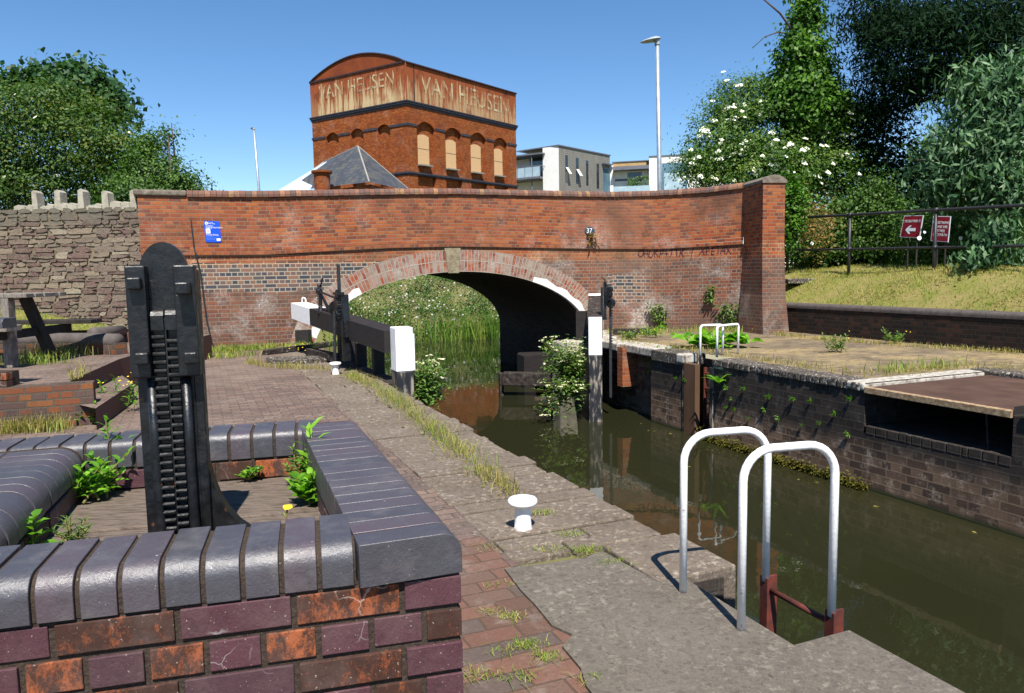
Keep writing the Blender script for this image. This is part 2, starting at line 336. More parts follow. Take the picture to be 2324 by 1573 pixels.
def lichen_stone(name, a, b, li=hx('#b4ab9a'), sc=7, amt=0.7, bumpd=0.008):
    t = NT(name); col = t.ramp(t.noise(sc, 6, 0.65), [(0.3, a), (0.55, b), (0.75, tuple(x * 0.55 for x in a))])
    l = t.ma('MULTIPLY', t.mr(t.noise(26, 5, 0.7), 0.54, 0.62), t.mr(t.noise(2.5, 3), 0.3, 0.6)); col = t.mix(t.ma('MULTIPLY', l, amt), col, li)
    v = t.n('TexVoronoi', {'Scale': 5.0, 'Vector': t.pos()}, feature='F1').outputs[0]; sp = t.ma('MULTIPLY', t.mr(v, 0.13, 0.09), t.mr(t.noise(3, 1), 0.5, 0.62), True); col = t.mix(t.ma('MULTIPLY', sp, amt), col, hx('#a79d8a'))
    fs = t.mr(t.noise(140, 4, 0.7), 0.35, 0.7, -0.0, 0.55); col = t.mix(fs, col, t.mix(1.0, col, (0.55, 0.53, 0.5), 'MULTIPLY')); big = t.mr(t.noise(1.3, 5, 0.65), 0.38, 0.65, 0.0, 0.45); col = t.mix(big, col, t.mix(1.0, col, (0.62, 0.58, 0.54), 'MULTIPLY'))
    t.bump(t.ma('ADD', t.noise(40, 6, 0.7), t.noise(6, 3)), 0.7, bumpd); return t.fin(col, 0.92, 0.2)
M['lock_coping'] = lichen_stone('lock_coping_stone', hx('#5f554c'), hx('#7a6e62'), li=hx('#aaa192'), sc=16, amt=0.85, bumpd=0.016)
M['concrete'] = lichen_stone('old_concrete', hx('#59534c'), hx('#6f685f'), li=hx('#958d81'), sc=28, amt=0.6, bumpd=0.006)
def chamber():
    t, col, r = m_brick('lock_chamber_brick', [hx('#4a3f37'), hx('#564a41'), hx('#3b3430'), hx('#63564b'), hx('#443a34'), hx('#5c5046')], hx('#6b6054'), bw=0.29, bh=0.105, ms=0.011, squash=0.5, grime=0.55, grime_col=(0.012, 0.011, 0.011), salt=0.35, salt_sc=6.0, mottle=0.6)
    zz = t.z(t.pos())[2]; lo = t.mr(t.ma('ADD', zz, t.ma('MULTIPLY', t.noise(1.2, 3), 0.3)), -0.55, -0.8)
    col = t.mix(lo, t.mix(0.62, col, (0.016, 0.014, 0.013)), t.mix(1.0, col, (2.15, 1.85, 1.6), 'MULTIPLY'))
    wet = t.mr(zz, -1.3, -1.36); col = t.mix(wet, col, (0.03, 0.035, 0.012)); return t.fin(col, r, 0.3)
M['chamber'] = chamber()
def quaym():
    t, col, r = m_brick('far_quay_brick', [hx('#75675a'), hx('#817263'), hx('#6c6056'), hx('#897a68')], hx('#8f8060'), bw=0.23, bh=0.115, ms=0.014, squash=1.0, grime=0.3, mottle=0.5, bumpd=0.006)
    st = t.ma('MULTIPLY', t.mr(t.noise(0.8, 5, 0.7), 0.45, 0.62), t.mr(t.noise(14, 5, 0.7), 0.35, 0.6)); col = t.mix(t.ma('MULTIPLY', st, 0.85), col, hx('#ab9668')); return t.fin(col, 0.95, 0.15)
M['quay'] = quaym()
M['quay_coping'] = lichen_stone('quay_coping_stone', hx('#35302d'), hx('#5a534c'), li=hx('#cfc9be'), sc=11, amt=1.0)
M['white_stone'] = plain('limewashed_coping', hx('#b9b3a8'), hx('#8d867c'), 12, 0.9, 0.005, 0.2, c=hx('#3d3936'), lo=0.4, hi=0.6)
M['rust_plate'] = plain('rusty_steel_plate', hx('#574238'), hx('#45332b'), 2.2, 0.9, 0.002, 0.2, c=hx('#755d4e'), det=8, bsc=60)
M['rust_edge'] = plain('flaking_rust_edge', hx('#b09c7c'), hx('#7a5a40'), 24, 0.9, 0.004, 0.2, c=hx('#b7a78c'))
M['black_iron'] = None
def iron():
    t = NT('tarred_black_iron'); col = t.ramp(t.noise(35, 6, 0.7), [(0.35, (0.003, 0.0033, 0.004)), (0.62, (0.007, 0.0075, 0.009)), (0.74, (0.024, 0.024, 0.023))])
    sp = t.mr(t.noise(120, 3, 0.6), 0.72, 0.76); col = t.mix(t.ma('MULTIPLY', sp, t.mr(t.noise(9, 2), 0.5, 0.6), True), col, (0.35, 0.33, 0.28))
    rs = t.ma('MULTIPLY', t.mr(t.noise(22, 4, 0.6), 0.68, 0.72), 0.8, True); col = t.mix(rs, col, hx('#6a4326'))
    t.bump(t.ma('ADD', t.noise(70, 5, 0.7), t.ma('MULTIPLY', t.noise(18, 4, 0.6), 1.5)), 0.55, 0.0028); return t.fin(col, t.mr(t.noise(30, 4), 0.3, 0.7, 0.25, 0.55), 0.55)
M['black_iron'] = iron()
M['black_timber'] = plain('tarred_timber', hx('#1d1918'), hx('#2a2524'), 6, 0.7, 0.003, 0.35, stretch=(1, 1, 5), bsc=25)
M['black_steel'] = plain('black_painted_steel', (0.012, 0.012, 0.014), (0.03, 0.03, 0.032), 30, 0.5, 0.001, 0.5)
M['old_timber'] = plain('rotting_black_timber', hx('#26211f'), hx('#443d38'), 12, 0.9, 0.008, 0.2, c=hx('#a39b8e'), bsc=30, lo=0.4, hi=0.62)
def whitep(name, rustamt=0.5):
    t = NT(name); col = t.ramp(t.noise(16, 5), [(0.4, (0.92, 0.92, 0.91)), (0.8, (0.80, 0.79, 0.76))])
    rs = t.ma('MULTIPLY', t.mr(t.noise(30, 5, 0.65), 0.66, 0.70), rustamt, True); col = t.mix(rs, col, hx('#7a5236')); zz = t.z(t.pos())[2]; ft = t.ma('MULTIPLY', t.mr(t.ma('ADD', zz, t.ma('MULTIPLY', t.noise(40, 3), 0.05)), 0.055, 0.03), 0.8 if rustamt > 0.4 else 0.0, True); col = t.mix(ft, col, hx('#6b4c3a')); t.bump(t.noise(60, 5, 0.7), 0.6, 0.003); return t.fin(col, 0.42, 0.5)
M['white_paint'] = whitep('white_gloss_paint'); M['white_wood'] = whitep('white_painted_timber', 0.3)
M['post_lower'] = plain('flaking_black_paint', hx('#1b1d22'), hx('#2b2c30'), 17, 0.6, 0.004, 0.4, c=hx('#9a8f80'), stretch=(1, 1, 0.22), lo=0.40, hi=0.52)
M['ladder_rust'] = plain('rusted_ladder_steel', hx('#6b3226'), hx('#4a2620'), 14, 0.7, 0.002, 0.4, c=hx('#23191a'))
M['steel_brown'] = plain('brown_stained_steel', hx('#6a4c3c'), hx('#57422f'), 4, 0.7, 0.001, 0.3, stretch=(1, 1, 0.3), c=hx('#7f6a58'))
def bullnose():
    t = NT('blue_engineering_brick'); f = t.attr('rnd'); col = t.ramp(f, [(0.0, hx('#3d3c42')), (0.5, hx('#464147')), (1.0, hx('#4d4147'))])
    col = t.mix(t.mr(t.noise(14, 4), 0.35, 0.7, 0, 0.6), col, hx('#45474c')); sp = t.mr(t.noise(170, 2), 0.73, 0.76); col = t.mix(t.ma('MULTIPLY', sp, 0.6), col, (0.5, 0.47, 0.42))
    dst = t.mr(t.noise(7, 6, 0.75), 0.5, 0.7, 0, 0.45); col = t.mix(dst, col, hx('#6a635f')); dk_ = t.mr(t.noise(5, 5, 0.7), 0.42, 0.3, 0, 0.5); col = t.mix(dk_, col, hx('#2c2a2d'))
    wh = t.ma('MULTIPLY', t.mr(t.noise(30, 4, 0.7), 0.72, 0.75), 0.8); col = t.mix(wh, col, (0.6, 0.58, 0.54))
    t.bump(t.ma('ADD', t.noise(150, 4, 0.7), t.ma('MULTIPLY', t.noise(22, 3), 2.0)), 0.5, 0.003); t.fin(col, t.mr(t.noise(40, 4), 0.3, 0.7, 0.36, 0.52), 0.8); return t.m
M['bullnose'] = bullnose()
def planter_brick():
    t = NT('planter_face_brick'); f = t.attr('rnd')
    col = t.ramp(f, [(0.0, hx('#4c2f36')), (0.3, hx('#55353c')), (0.5, hx('#483439')), (0.58, hx('#a0562c')), (0.8, hx('#8a4624')), (1.0, hx('#a2633a'))])
    isor = t.mr(f, 0.54, 0.56); ch = t.mr(t.ma('ADD', t.ma('MULTIPLY', t.noise(30, 7, 0.8, t.scl(t.pos(), (1, 1, 0.6))), 0.7), t.ma('MULTIPLY', t.noise(200, 3, 0.6), 0.35)), 0.44, 0.66)
    ch = t.mr(t.ma('ADD', t.ma('ADD', t.noise(24, 8, 0.82, t.scl(t.pos(), (1, 1, 0.55))), t.ma('MULTIPLY', t.noise(160, 3, 0.6), 0.12)), t.mr(f, 0.6, 0.98, 0.0, 0.14)), 0.50, 0.62); col = t.mix(t.ma('MULTIPLY', t.ma('MULTIPLY', isor, ch), 0.92), col, hx('#2a1d18'))
    col = t.mix(t.mr(t.noise(9, 6, 0.7), 0.45, 0.75, 0, 0.45), col, hx('#6b5a55')); col = t.mix(t.mr(t.noise(13, 5, 0.7), 0.45, 0.3, 0, 0.5), col, hx('#2e2422'))
    sp = t.mr(t.noise(150, 2), 0.70, 0.73); col = t.mix(t.ma('MULTIPLY', sp, 0.6), col, (0.52, 0.42, 0.34))
    vw = t.n('VectorMath', {0: t.pos(), 1: t.scl(t.noise(14, 3, 0.6, out=1), (0.05, 0.05, 0.05))}, operation='ADD').outputs[0]; ce = t.n('TexVoronoi', {'Scale': 7.0, 'Vector': vw}, feature='DISTANCE_TO_EDGE').outputs[0]
    lime = t.ma('MULTIPLY', t.mr(ce, 0.012, 0.004), t.mr(t.noise(5, 2), 0.52, 0.6), True); col = t.mix(t.ma('MULTIPLY', lime, 0.4), col, (0.62, 0.6, 0.56))
    t.bump(t.ma('ADD', t.noise(120, 6, 0.75), t.ma('MULTIPLY', ch, -0.4)), 0.6, 0.003); return t.fin(col, t.mr(isor, 0, 1, 0.5, 0.85), 0.4)
M['planter_brick'] = planter_brick()
M['kerb_coping'] = plain('worn_dark_round_coping', hx('#4b4542'), hx('#5c5450'), 9, 0.75, 0.003, 0.3, c=hx('#3a3634'))
M['platform_brick'] = brick('platform_brick', [hx('#66504b'), hx('#8a5438'), hx('#5c4a48'), hx('#7a5040'), hx('#6d5650'), hx('#94603c')], hx('#6b6255'), bw=0.24, bh=0.0735, ms=0.009, grime=0.5, mottle=0.6)
M['gritty_mortar'] = plain('gritty_mortar', hx('#4a3f37'), hx('#36302b'), 110, 0.95, 0.012, 0.1, c=hx('#8f8068'), bsc=75)
M['deck'] = plain('weathered_deck_timber', hx('#51474a') if False else hx('#52483f'), hx('#71655c'), 10, 0.92, 0.006, 0.1, stretch=(1.2, 8, 1), c=hx('#332d29'), bsc=22, lo=0.38, hi=0.58)
M['galv'] = plain('galvanised_steel', hx('#a9b3bd'), hx('#8f9aa5'), 4, 0.45, 0.0, 0.5, 0.5)
M['lamp_shell'] = plain('grey_lamp_shell', hx('#9aa3ab'), hx('#858e96'), 4, 0.5, 0.0, 0.5)
def rubble():
    t = NT('rubble_stone'); uv = t.uv(); ps_ = t.pos()
    w = t.n('VectorMath', {0: t.scl(uv, (1.0, 2.9, 1)), 1: t.scl(t.n('VectorMath', {0: t.noise(3.5, 3, 0.6, out=1), 1: (0.5, 0.5, 0.5)}, operation='SUBTRACT').outputs[0], (0.3, 0.3, 0))}, operation='ADD').outputs[0]
    v1 = t.n('TexVoronoi', {'Vector': w, 'Scale': 3.4, 'Randomness': 0.95}, feature='F1'); ed = t.n('TexVoronoi', {'Vector': w, 'Scale': 3.4, 'Randomness': 0.95}, feature='DISTANCE_TO_EDGE').outputs[0]
    tn = t.z(v1.outputs['Color'])[0]
    col = t.ramp(tn, [(0.0, hx('#77675c')), (0.2, hx('#654c4a')), (0.4, hx('#85786a')), (0.58, hx('#6e5452')), (0.72, hx('#776a5e')), (0.85, hx('#5d4a48')), (0.93, hx('#958b7b'))], 'CONSTANT')
    col = t.mix(t.mr(t.noise(14, 6, 0.7), 0.35, 0.7, 0, 0.6), col, hx('#564c44')); col = t.mix(t.mr(t.noise(2.0, 4), 0.5, 0.65, 0, 0.5), col, hx('#857a6a'))
    mj = t.mr(ed, 0.015, 0.09, 1.0, 0.0); col = t.mix(t.ma('MULTIPLY', mj, t.mr(t.noise(5, 3), 0.4, 0.6, 0.0, 1.0)), col, t.mix(t.mr(t.noise(6, 3), 0.4, 0.6), hx('#574c40'), hx('#a3957d')))
    zz = t.z(t.pos())[2]; gr = t.mr(t.ma('ADD', zz, t.ma('MULTIPLY', t.noise(1.5, 3), 0.6)), 2.75, 3.0); col = t.mix(t.ma('MULTIPLY', gr, 0.7), col, hx('#6f6a5c'))
    t.bump(t.ma('ADD', t.ma('MULTIPLY', t.mr(ed, 0.0, 0.12), 0.7), t.ma('MULTIPLY', t.noise(11, 7, 0.75, t.scl(ps_, (1, 1, 2.2))), 2.2)), 1.0, 0.03); return t.fin(col, 0.95, 0.15)
M['rubble'] = rubble()
M['stonework'] = None
def stonework():
    t = NT('rubble_wall_stone'); f = t.attr('rnd'); col = t.ramp(f, [(0.0, hx('#6f635a')), (0.2, hx('#5e4746')), (0.35, hx('#7b6e61')), (0.5, hx('#664e4c')), (0.62, hx('#857868')), (0.74, hx('#6d5f56')), (0.86, hx('#594443')), (0.95, hx('#958c7b'))], 'CONSTANT')
    col = t.mix(1.0, col, (1.08, 1.06, 1.04), 'MULTIPLY'); col = t.mix(t.mr(t.noise(16, 6, 0.75), 0.35, 0.7, 0, 0.75), col, hx('#8a7d6e')); col = t.mix(t.mr(t.noise(6, 6, 0.7), 0.54, 0.7, 0, 0.6), col, hx('#52483f')); zz = t.z(t.pos())[2]; col = t.mix(t.ma('MULTIPLY', t.mr(t.ma('ADD', zz, t.noise(1.5, 4)), 2.95, 3.3), 0.8), col, hx('#69665a'))
    t.bump(t.noise(24, 7, 0.75), 1.0, 0.03); return t.fin(col, 0.95, 0.12)
M['stonework'] = stonework()
M['cope_stone'] = plain('lichened_cope_stone', hx('#8d8779'), hx('#aaa495'), 7, 0.95, 0.01, 0.1, c=hx('#5c564c'), bsc=25)
def tank():
    t = NT('rusty_tank_iron'); ps = t.pos(); st = t.scl(ps, (1.6, 1.6, 0.12)); n1 = t.noise(2.2, 6, 0.7, st); n2 = t.noise(0.5, 3)
    col = t.ramp(t.noise(1.4, 5, 0.6), [(0.3, hx('#7a3d22')), (0.5, hx('#8a4a2a')), (0.7, hx('#5e3022'))])
    zz = t.z(ps)[2]; gr_ = t.mr(zz, ztt_z[1], ztt_z[0], -0.12, 0.14); pt = t.ma('MULTIPLY', t.mr(t.ma('ADD', n1, gr_), 0.53, 0.66), t.mr(n2, 0.25, 0.45))
    pt = t.ma('MULTIPLY', pt, t.attr('rnd')); col = t.mix(pt, col, hx('#b7a27c')); return t.fin(col, 0.85, 0.2)
M['tank'] = tank()
M['tank_roof'] = plain('tank_roof_rust', hx('#80401f'), hx('#6c3520'), 0.9, 0.9, 0, 0.2, c=hx('#8d4c2c'))
M['tank_edge'] = plain('tank_edge_iron', hx('#2b2027'), hx('#3b2a2c'), 3, 0.8, 0, 0.3)
def tank_letter():
    t = NT('worn_painted_lettering'); ps = t.pos(); n1 = t.noise(2.4, 6, 0.75, t.scl(ps, (1.6, 1.6, 0.35))); t.fin(hx('#cdbd98'), 0.8, 0.2)
    tr = t.n('BsdfTransparent'); mx = t.n('MixShader', {0: t.mr(n1, 0.45, 0.62, 0.04, 0.8), 1: tr.outputs[0], 2: t.b.outputs[0]}); t.t.links.new(mx.outputs[0], t.out.inputs[0]); return t.m
M['tank_letter'] = tank_letter()
def towerb():
    t, col, r = m_brick('tower_brick', [hx('#9a5024'), hx('#a65a2a'), hx('#8c4722'), hx('#ae6832'), hx('#804226')], hx('#86583a'), bw=0.235, bh=0.08, ms=0.008, squash=1.0, grime=0.75, grime_col=(0.06, 0.02, 0.012), salt=0.25, salt_sc=0.7, mottle=0.5)
    col = t.mix(t.mr(t.noise(1.6, 5, 0.7), 0.4, 0.65, 0, 0.5), col, hx('#8f4a28')); return t.fin(col, r, 0.15)
M['tower_brick'] = towerb()
M['blue_brick'] = plain('blue_black_brick_band', hx('#2a2a33'), hx('#3a3a44'), 5, 0.7, 0.0, 0.3, c=hx('#5a5a60'))
M['board'] = plain('chipboard', hx('#b9946a'), hx('#c9a882'), 16, 0.9, 0, 0.1, c=hx('#a07f58'))
M['sill'] = plain('grey_stone_sill', hx('#8d8a82'), hx('#76736c'), 5, 0.9, 0, 0.2)
def slate():
    t, col, r = m_brick('slate_roof', [hx('#4d5057'), hx('#5a5c60'), hx('#64645f'), hx('#50555c')], hx('#3c3e42'), bw=0.3, bh=0.2, ms=0.006, squash=1.0, grime=0.4, bumpd=0.01)
    return t.fin(col, 0.55, 0.4)
M['slate'] = slate()
M['lead'] = plain('lead_flashing', hx('#9a9690'), hx('#84807a'), 6, 0.6, 0, 0.4)
M['zinc'] = plain('pale_sheet_roof', hx('#b9c6cf'), hx('#a7b5c0'), 1.2, 0.4, 0, 0.5)
M['render'] = plain('white_render', (0.76, 0.75, 0.73), (0.70, 0.69, 0.67), 1.5, 0.9, 0, 0.2)
def cladding():
    t = NT('grey_board_cladding'); zz = t.z(t.pos())[2]; fr = t.ma('FRACT', t.ma('MULTIPLY', zz, 1 / 0.22)); col = t.mix(t.mr(t.noise(3, 3, 0.5, t.scl(t.pos(), (1, 1, 0.2))), 0.3, 0.7), hx('#84817a'), hx('#74726c'))
    col = t.mix(t.mr(fr, 0.12, 0.05), col, hx('#3f3e3c')); t.bump(fr, 0.5, 0.02); return t.fin(col, 0.8, 0.2)
M['cladding'] = cladding()
M['grey_trim'] = plain('grey_metal_trim', hx('#5b5d68'), hx('#6b6d76'), 3, 0.5, 0, 0.4)
M['glass'] = plain('window_glass', hx('#46606f'), hx('#5f7d8c'), 0.7, 0.06, 0, 0.8)
M['glass_dark'] = plain('dark_window_glass', hx('#22282d'), hx('#313a40'), 0.7, 0.06, 0, 0.8)
M['balcony_glass'] = plain('balcony_glass_panel', hx('#8da4b0'), hx('#a7bcc6'), 0.9, 0.15, 0, 0.6)
M['timber_clad'] = plain('tan_timber_fascia', hx('#b09468'), hx('#9f845a'), 2, 0.8, 0, 0.2)
M['sign_blue'] = plain('blue_sign_enamel', hx('#0f49c4'), hx('#1450cc'), 3, 0.4, 0, 0.4)
M['sign_white'] = plain('sign_white', (0.8, 0.82, 0.84), (0.74, 0.76, 0.8), 3, 0.5, 0, 0.3)
M['sign_faint'] = plain('sign_small_print', hx('#7fa4ea'), hx('#6c95e4'), 30, 0.5, 0, 0.3)
M['sign_red'] = plain('dark_red_sign', hx('#8f1522'), hx('#7b101d'), 6, 0.5, 0, 0.4)
M['graffiti'] = None
def graf():
    t = NT('faded_purple_spray_paint'); t.fin(hx('#43283c'), 0.8, 0.2); tr = t.n('BsdfTransparent'); mx = t.n('MixShader', {0: t.mr(t.noise(18, 4, 0.7), 0.36, 0.6, 0.25, 0.95), 1: tr.outputs[0], 2: t.b.outputs[0]}); t.t.links.new(mx.outputs[0], t.out.inputs[0]); return t.m
M['graffiti'] = graf()
M['plate'] = plain('bridge_number_plate', hx('#2e3a46'), hx('#394754'), 12, 0.5, 0, 0.4)
M['picnic'] = plain('weathered_picnic_timber', hx('#5c5650'), hx('#8a8178'), 10, 0.85, 0.003, 0.2, stretch=(6, 1, 1), c=hx('#3d3834'))
M['picnic_dark'] = plain('dark_stained_timber', hx('#2a2724'), hx('#3a3633'), 9, 0.8, 0.003, 0.2, stretch=(1, 1, 0.3))
M['grass_soil'] = plain('dry_grass_soil', hx('#84784c'), hx('#6f7238'), 2.2, 0.95, 0.03, 0.1, c=hx('#a08a5a'), bsc=30)
M['earth'] = plain('rough_ground', hx('#6f6a48'), hx('#5d5f38'), 1.2, 0.95, 0.03, 0.1)
M['bark'] = plain('grey_brown_bark', hx('#4a4038'), hx('#5c5046'), 14, 0.95, 0.02, 0.1, stretch=(1, 1, 0.3))
M['stem'] = plain('green_brown_stem', hx('#6a6a38'), hx('#7c6a48'), 14, 0.7, 0, 0.2)
G = hx
M['lf_oak'] = leafm('hawthorn_leaf', [G('#213c17'), G('#33521d'), G('#4a6626'), G('#686a2e')], 0.3)
M['lf_blue'] = leafm('dark_sycamore_leaf', [G('#223e26'), G('#31522f'), G('#4a6a44')], 0.25)
M['lf_elder'] = leafm('elder_leaf', [G('#28481c'), G('#3e6024'), G('#56762e'), G('#74863c')], 0.3)
M['lf_ivy'] = leafm('ivy_leaf', [G('#264614'), G('#42691e'), G('#628c2a')], 0.3, 0.5, 0.25)
M['lf_shade_dark'] = leafm('shade_dark_leaf', [G('#0d1c10'), G('#142a17'), G('#203c22')], 0.15, 0.7, 0.08)  # leaf colour darkened to stand in for shade inside the canopy
M['lf_bud'] = leafm('buddleia_leaf', [G('#223f24'), G('#345533'), G('#4d7048'), G('#7d9676')], 0.2)
M['lf_hedge'] = leafm('bramble_leaf', [G('#233d18'), G('#3f5f24'), G('#65823a')], 0.3)
M['lf_dry'] = leafm('dry_bramble', [G('#6e5a2c'), G('#8a7440')], 0.3)
M['lf_weed'] = leafm('fresh_weed_leaf', [G('#3f701c'), G('#63962a'), G('#86b83a')], 0.4, 0.4, 0.4)
M['lf_weed_dull'] = leafm('dull_weed_leaf', [G('#3b5a2c'), G('#5a7a3c'), G('#7c9448')], 0.35, 0.45)
M['lf_reed'] = leafm('reed_blade', [G('#35581e'), G('#4d7428'), G('#6c8c3a'), G('#8a8f4a')], 0.3)
M['lf_straw'] = leafm('straw_blade', [G('#7f7a3e'), G('#a3935a'), G('#717b36'), G('#b4a26a')], 0.3)
M['lf_green_grass'] = leafm('green_grass_blade', [G('#58762a'), G('#7f9440'), G('#a89f58')], 0.3)
M['umbel'] = plain('cream_blossom', (0.78, 0.77, 0.62), (0.68, 0.68, 0.52), 30, 0.9, 0, 0.1)
M['seedy_umbel'] = plain('fading_umbel_blossom', hx('#c3c3a4'), hx('#8f9260'), 6, 0.9, 0, 0.1, c=hx('#7c7448'))
M['pinkwhite'] = plain('pale_bramble_blossom', (0.46, 0.43, 0.42), (0.36, 0.32, 0.32), 30, 0.9, 0, 0.1)
M['yellow'] = plain('yellow_petal', (0.75, 0.55, 0.03), (0.7, 0.48, 0.02), 30, 0.8, 0, 0.2)
M['bird'] = plain('dark_feather', (0.03, 0.03, 0.035), (0.05, 0.05, 0.05), 30, 0.8, 0, 0.2)
M['moss'] = leafm('moss_and_liverwort', [G('#3a3a14'), G('#565222'), G('#6b6a2a')], 0.2, 0.9, 0.1)
def copingm():
    t = NT('coping_brick'); f = t.attr('rnd'); col = t.ramp(f, [(0.0, hx('#6a463c')), (0.35, hx('#7d5748')), (0.6, hx('#5b4a46')), (0.8, hx('#8c6450')), (1.0, hx('#94714f'))])
    col = t.mix(t.mr(t.noise(9, 5, 0.7), 0.42, 0.68, 0, 0.8), col, hx('#57504a')); t.bump(t.noise(50, 5), 0.5, 0.006); return t.fin(col, 0.88, 0.2)
M['coping'] = copingm()
# ------------------------------------------------------------------ ground, water
WZ = -1.38; SL, SR = 2.383, 7.87            # water level, left and right faces of the lock
NT0, NT1, NS = 2.18, 2.92, 2.10             # ladder recess in the left edge
b = MB()
gz = -0.03
b.poly([P(-300, -500, gz), P(-300, SL - 0.3, gz), P(20, SL - 0.3, gz), P(23, -1, gz), P(32, -4, gz), P(32, -500, gz)])
b.poly([P(-300, SR + 2.6, gz), P(-300, 700, gz), P(33, 700, gz), P(33, 15.5, gz), P(22.6, 9.4, gz), P(16.6, SR + 2.6, gz)])
b.poly([P(39, -500, 0.4), P(39, 700, 0.4), P(1500, 1500, 0.4), P(1500, -1500, 0.4)])
b.poly([P(33, 15.5, gz), P(33, 700, gz), P(39, 700, 0.4), P(39, 15.5, 0.4)]); b.poly([P(32, -500, gz), P(32, -4, gz), P(39, -4, 0.4), P(39, -500, 0.4)])
tag(b.build('ground', M['earth']), kind='structure')
b = MB(); b.poly([P(-60, -6, WZ), P(-60, 12.5, WZ), P(48, 16, WZ), P(48, -12, WZ)]); tag(b.build('canal_water', M['water']), kind='structure')
b = MB(); b.poly([P(-6, -16), P(-6, 1.45), P(17.4, 1.45), P(17.4, -16)]); tag(b.build('towpath', M['paving']), kind='structure')
# near strip of red paving bricks beside the planter
b = MB(); z1 = 0.004
b.poly([P(-2, -0.4, z1), P(-2, 1.35, z1), P(3.9, 1.42, z1), P(3.75, -0.4, z1)]); tag(b.build('brick_path', M['red_paving'], uvd=NV), kind='structure')
# old concrete slab round the ladder
edge = [(1145, 1293), (1182, 1342), (1216, 1377), (1252, 1422), (1300, 1444), (1276, 1470), (1318, 1520), (1330, 1560), (1362, 1600)]
pts = [at(u, v, z=0.008) for u, v in edge] + [P(1.4, 1.25, 0.008), P(-1.5, 1.2, 0.008), P(-1.5, SL, 0.008), P(NT0, SL + 0.01, 0.008), P(NT0, NS, 0.008), P(NT1, NS, 0.008), P(NT1, 1.96, 0.008), P(3.38, 1.92, 0.008), at(1330, 1268, z=0.008), at(1230, 1283, z=0.008)]
b = MB(); b.prism([Vector((p.x, p.y, 0.016)) for p in pts], (0, 0, -0.05)); tag(b.build('concrete_slab', M['concrete']), kind='structure')

# left lock wall: brick face below, rough edge stones on top
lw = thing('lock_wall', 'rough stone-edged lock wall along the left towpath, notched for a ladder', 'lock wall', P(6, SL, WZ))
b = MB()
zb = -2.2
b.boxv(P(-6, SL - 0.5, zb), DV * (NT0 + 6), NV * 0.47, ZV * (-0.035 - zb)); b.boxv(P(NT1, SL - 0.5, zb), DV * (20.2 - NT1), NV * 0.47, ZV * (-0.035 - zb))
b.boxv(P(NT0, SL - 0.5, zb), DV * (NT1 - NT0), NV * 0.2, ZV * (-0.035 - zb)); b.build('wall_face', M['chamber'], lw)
b = MB(); rg = random.Random(3)
b.boxv(P(NT1 + 0.01, 1.97, -0.24), DV * 0.53, NV * 0.47, ZV * 0.252)
t = 3.48
while t < 16.5:
    w = rg.uniform(0.11, 0.34); e = rg.gauss(0, 0.018); zt = rg.uniform(-0.004, 0.012); ss = 1.44 + rg.uniform(-0.03, 0.03)
    if rg.random() < 0.5:
        m_ = rg.uniform(1.8, 2.05); b.boxv(P(t, ss, -0.2), DV * (w - 0.016), NV * (m_ - ss - 0.014), ZV * (0.2 + zt)); b.boxv(P(t, m_, -0.2), DV * (w - 0.016), NV * (SL + e - m_), ZV * (0.2 + zt + rg.uniform(-0.008, 0.006)))
    else: b.boxv(P(t, ss, -0.2), DV * (w - 0.016), NV * (SL + e - ss), ZV * (0.2 + zt))
    t += w
t = -5
for tt, ww in ((-5.0, 1.3), (-3.69, 1.5), (-2.18, 1.6)): b.boxv(P(tt, SL - 0.25, -0.3), DV * ww, NV * 0.26, ZV * 0.29)
b.boxv(P(-0.57, SL - 0.25, -0.3), DV * (NT0 + 0.56), NV * 0.24, ZV * 0.285)
b.build('edge_stones', M['lock_coping'], lw, bevel=0.012)

# ------------------------------------------------------------------ right lock wall with recess, culvert and ladder slot
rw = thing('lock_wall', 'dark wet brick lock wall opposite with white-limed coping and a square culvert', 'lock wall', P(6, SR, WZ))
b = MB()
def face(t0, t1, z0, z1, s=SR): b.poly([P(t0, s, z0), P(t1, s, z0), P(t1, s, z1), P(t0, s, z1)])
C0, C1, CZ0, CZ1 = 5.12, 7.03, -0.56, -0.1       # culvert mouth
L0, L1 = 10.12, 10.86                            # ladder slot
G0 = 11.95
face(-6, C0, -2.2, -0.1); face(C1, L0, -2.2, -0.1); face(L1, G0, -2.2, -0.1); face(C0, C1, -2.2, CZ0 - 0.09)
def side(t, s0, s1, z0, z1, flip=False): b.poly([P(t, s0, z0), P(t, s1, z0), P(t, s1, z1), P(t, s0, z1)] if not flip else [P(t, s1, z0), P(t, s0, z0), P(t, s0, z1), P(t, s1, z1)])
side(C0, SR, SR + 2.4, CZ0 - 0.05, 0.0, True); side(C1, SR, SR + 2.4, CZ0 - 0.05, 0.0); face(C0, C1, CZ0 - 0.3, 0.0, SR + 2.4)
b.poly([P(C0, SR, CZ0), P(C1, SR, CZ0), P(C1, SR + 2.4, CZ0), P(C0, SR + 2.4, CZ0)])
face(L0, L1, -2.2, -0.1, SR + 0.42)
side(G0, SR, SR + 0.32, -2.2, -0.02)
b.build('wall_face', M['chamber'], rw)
b = MB(); rg = random.Random(5); t = C0                                  # soldier course on the culvert sill
while t < C1 - 0.05:
    w = min(rg.uniform(0.07, 0.2), C1 - t); b.boxv(P(t, SR - 0.004, CZ0 - 0.1 + rg.uniform(-0.004, 0.004)), DV * (w - 0.008), NV * 0.22, ZV * 0.115); t += w
b.build('sill_bricks', M['chamber'], rw, bevel=0.01)
b = MB(); rg = random.Random(8); t = -4
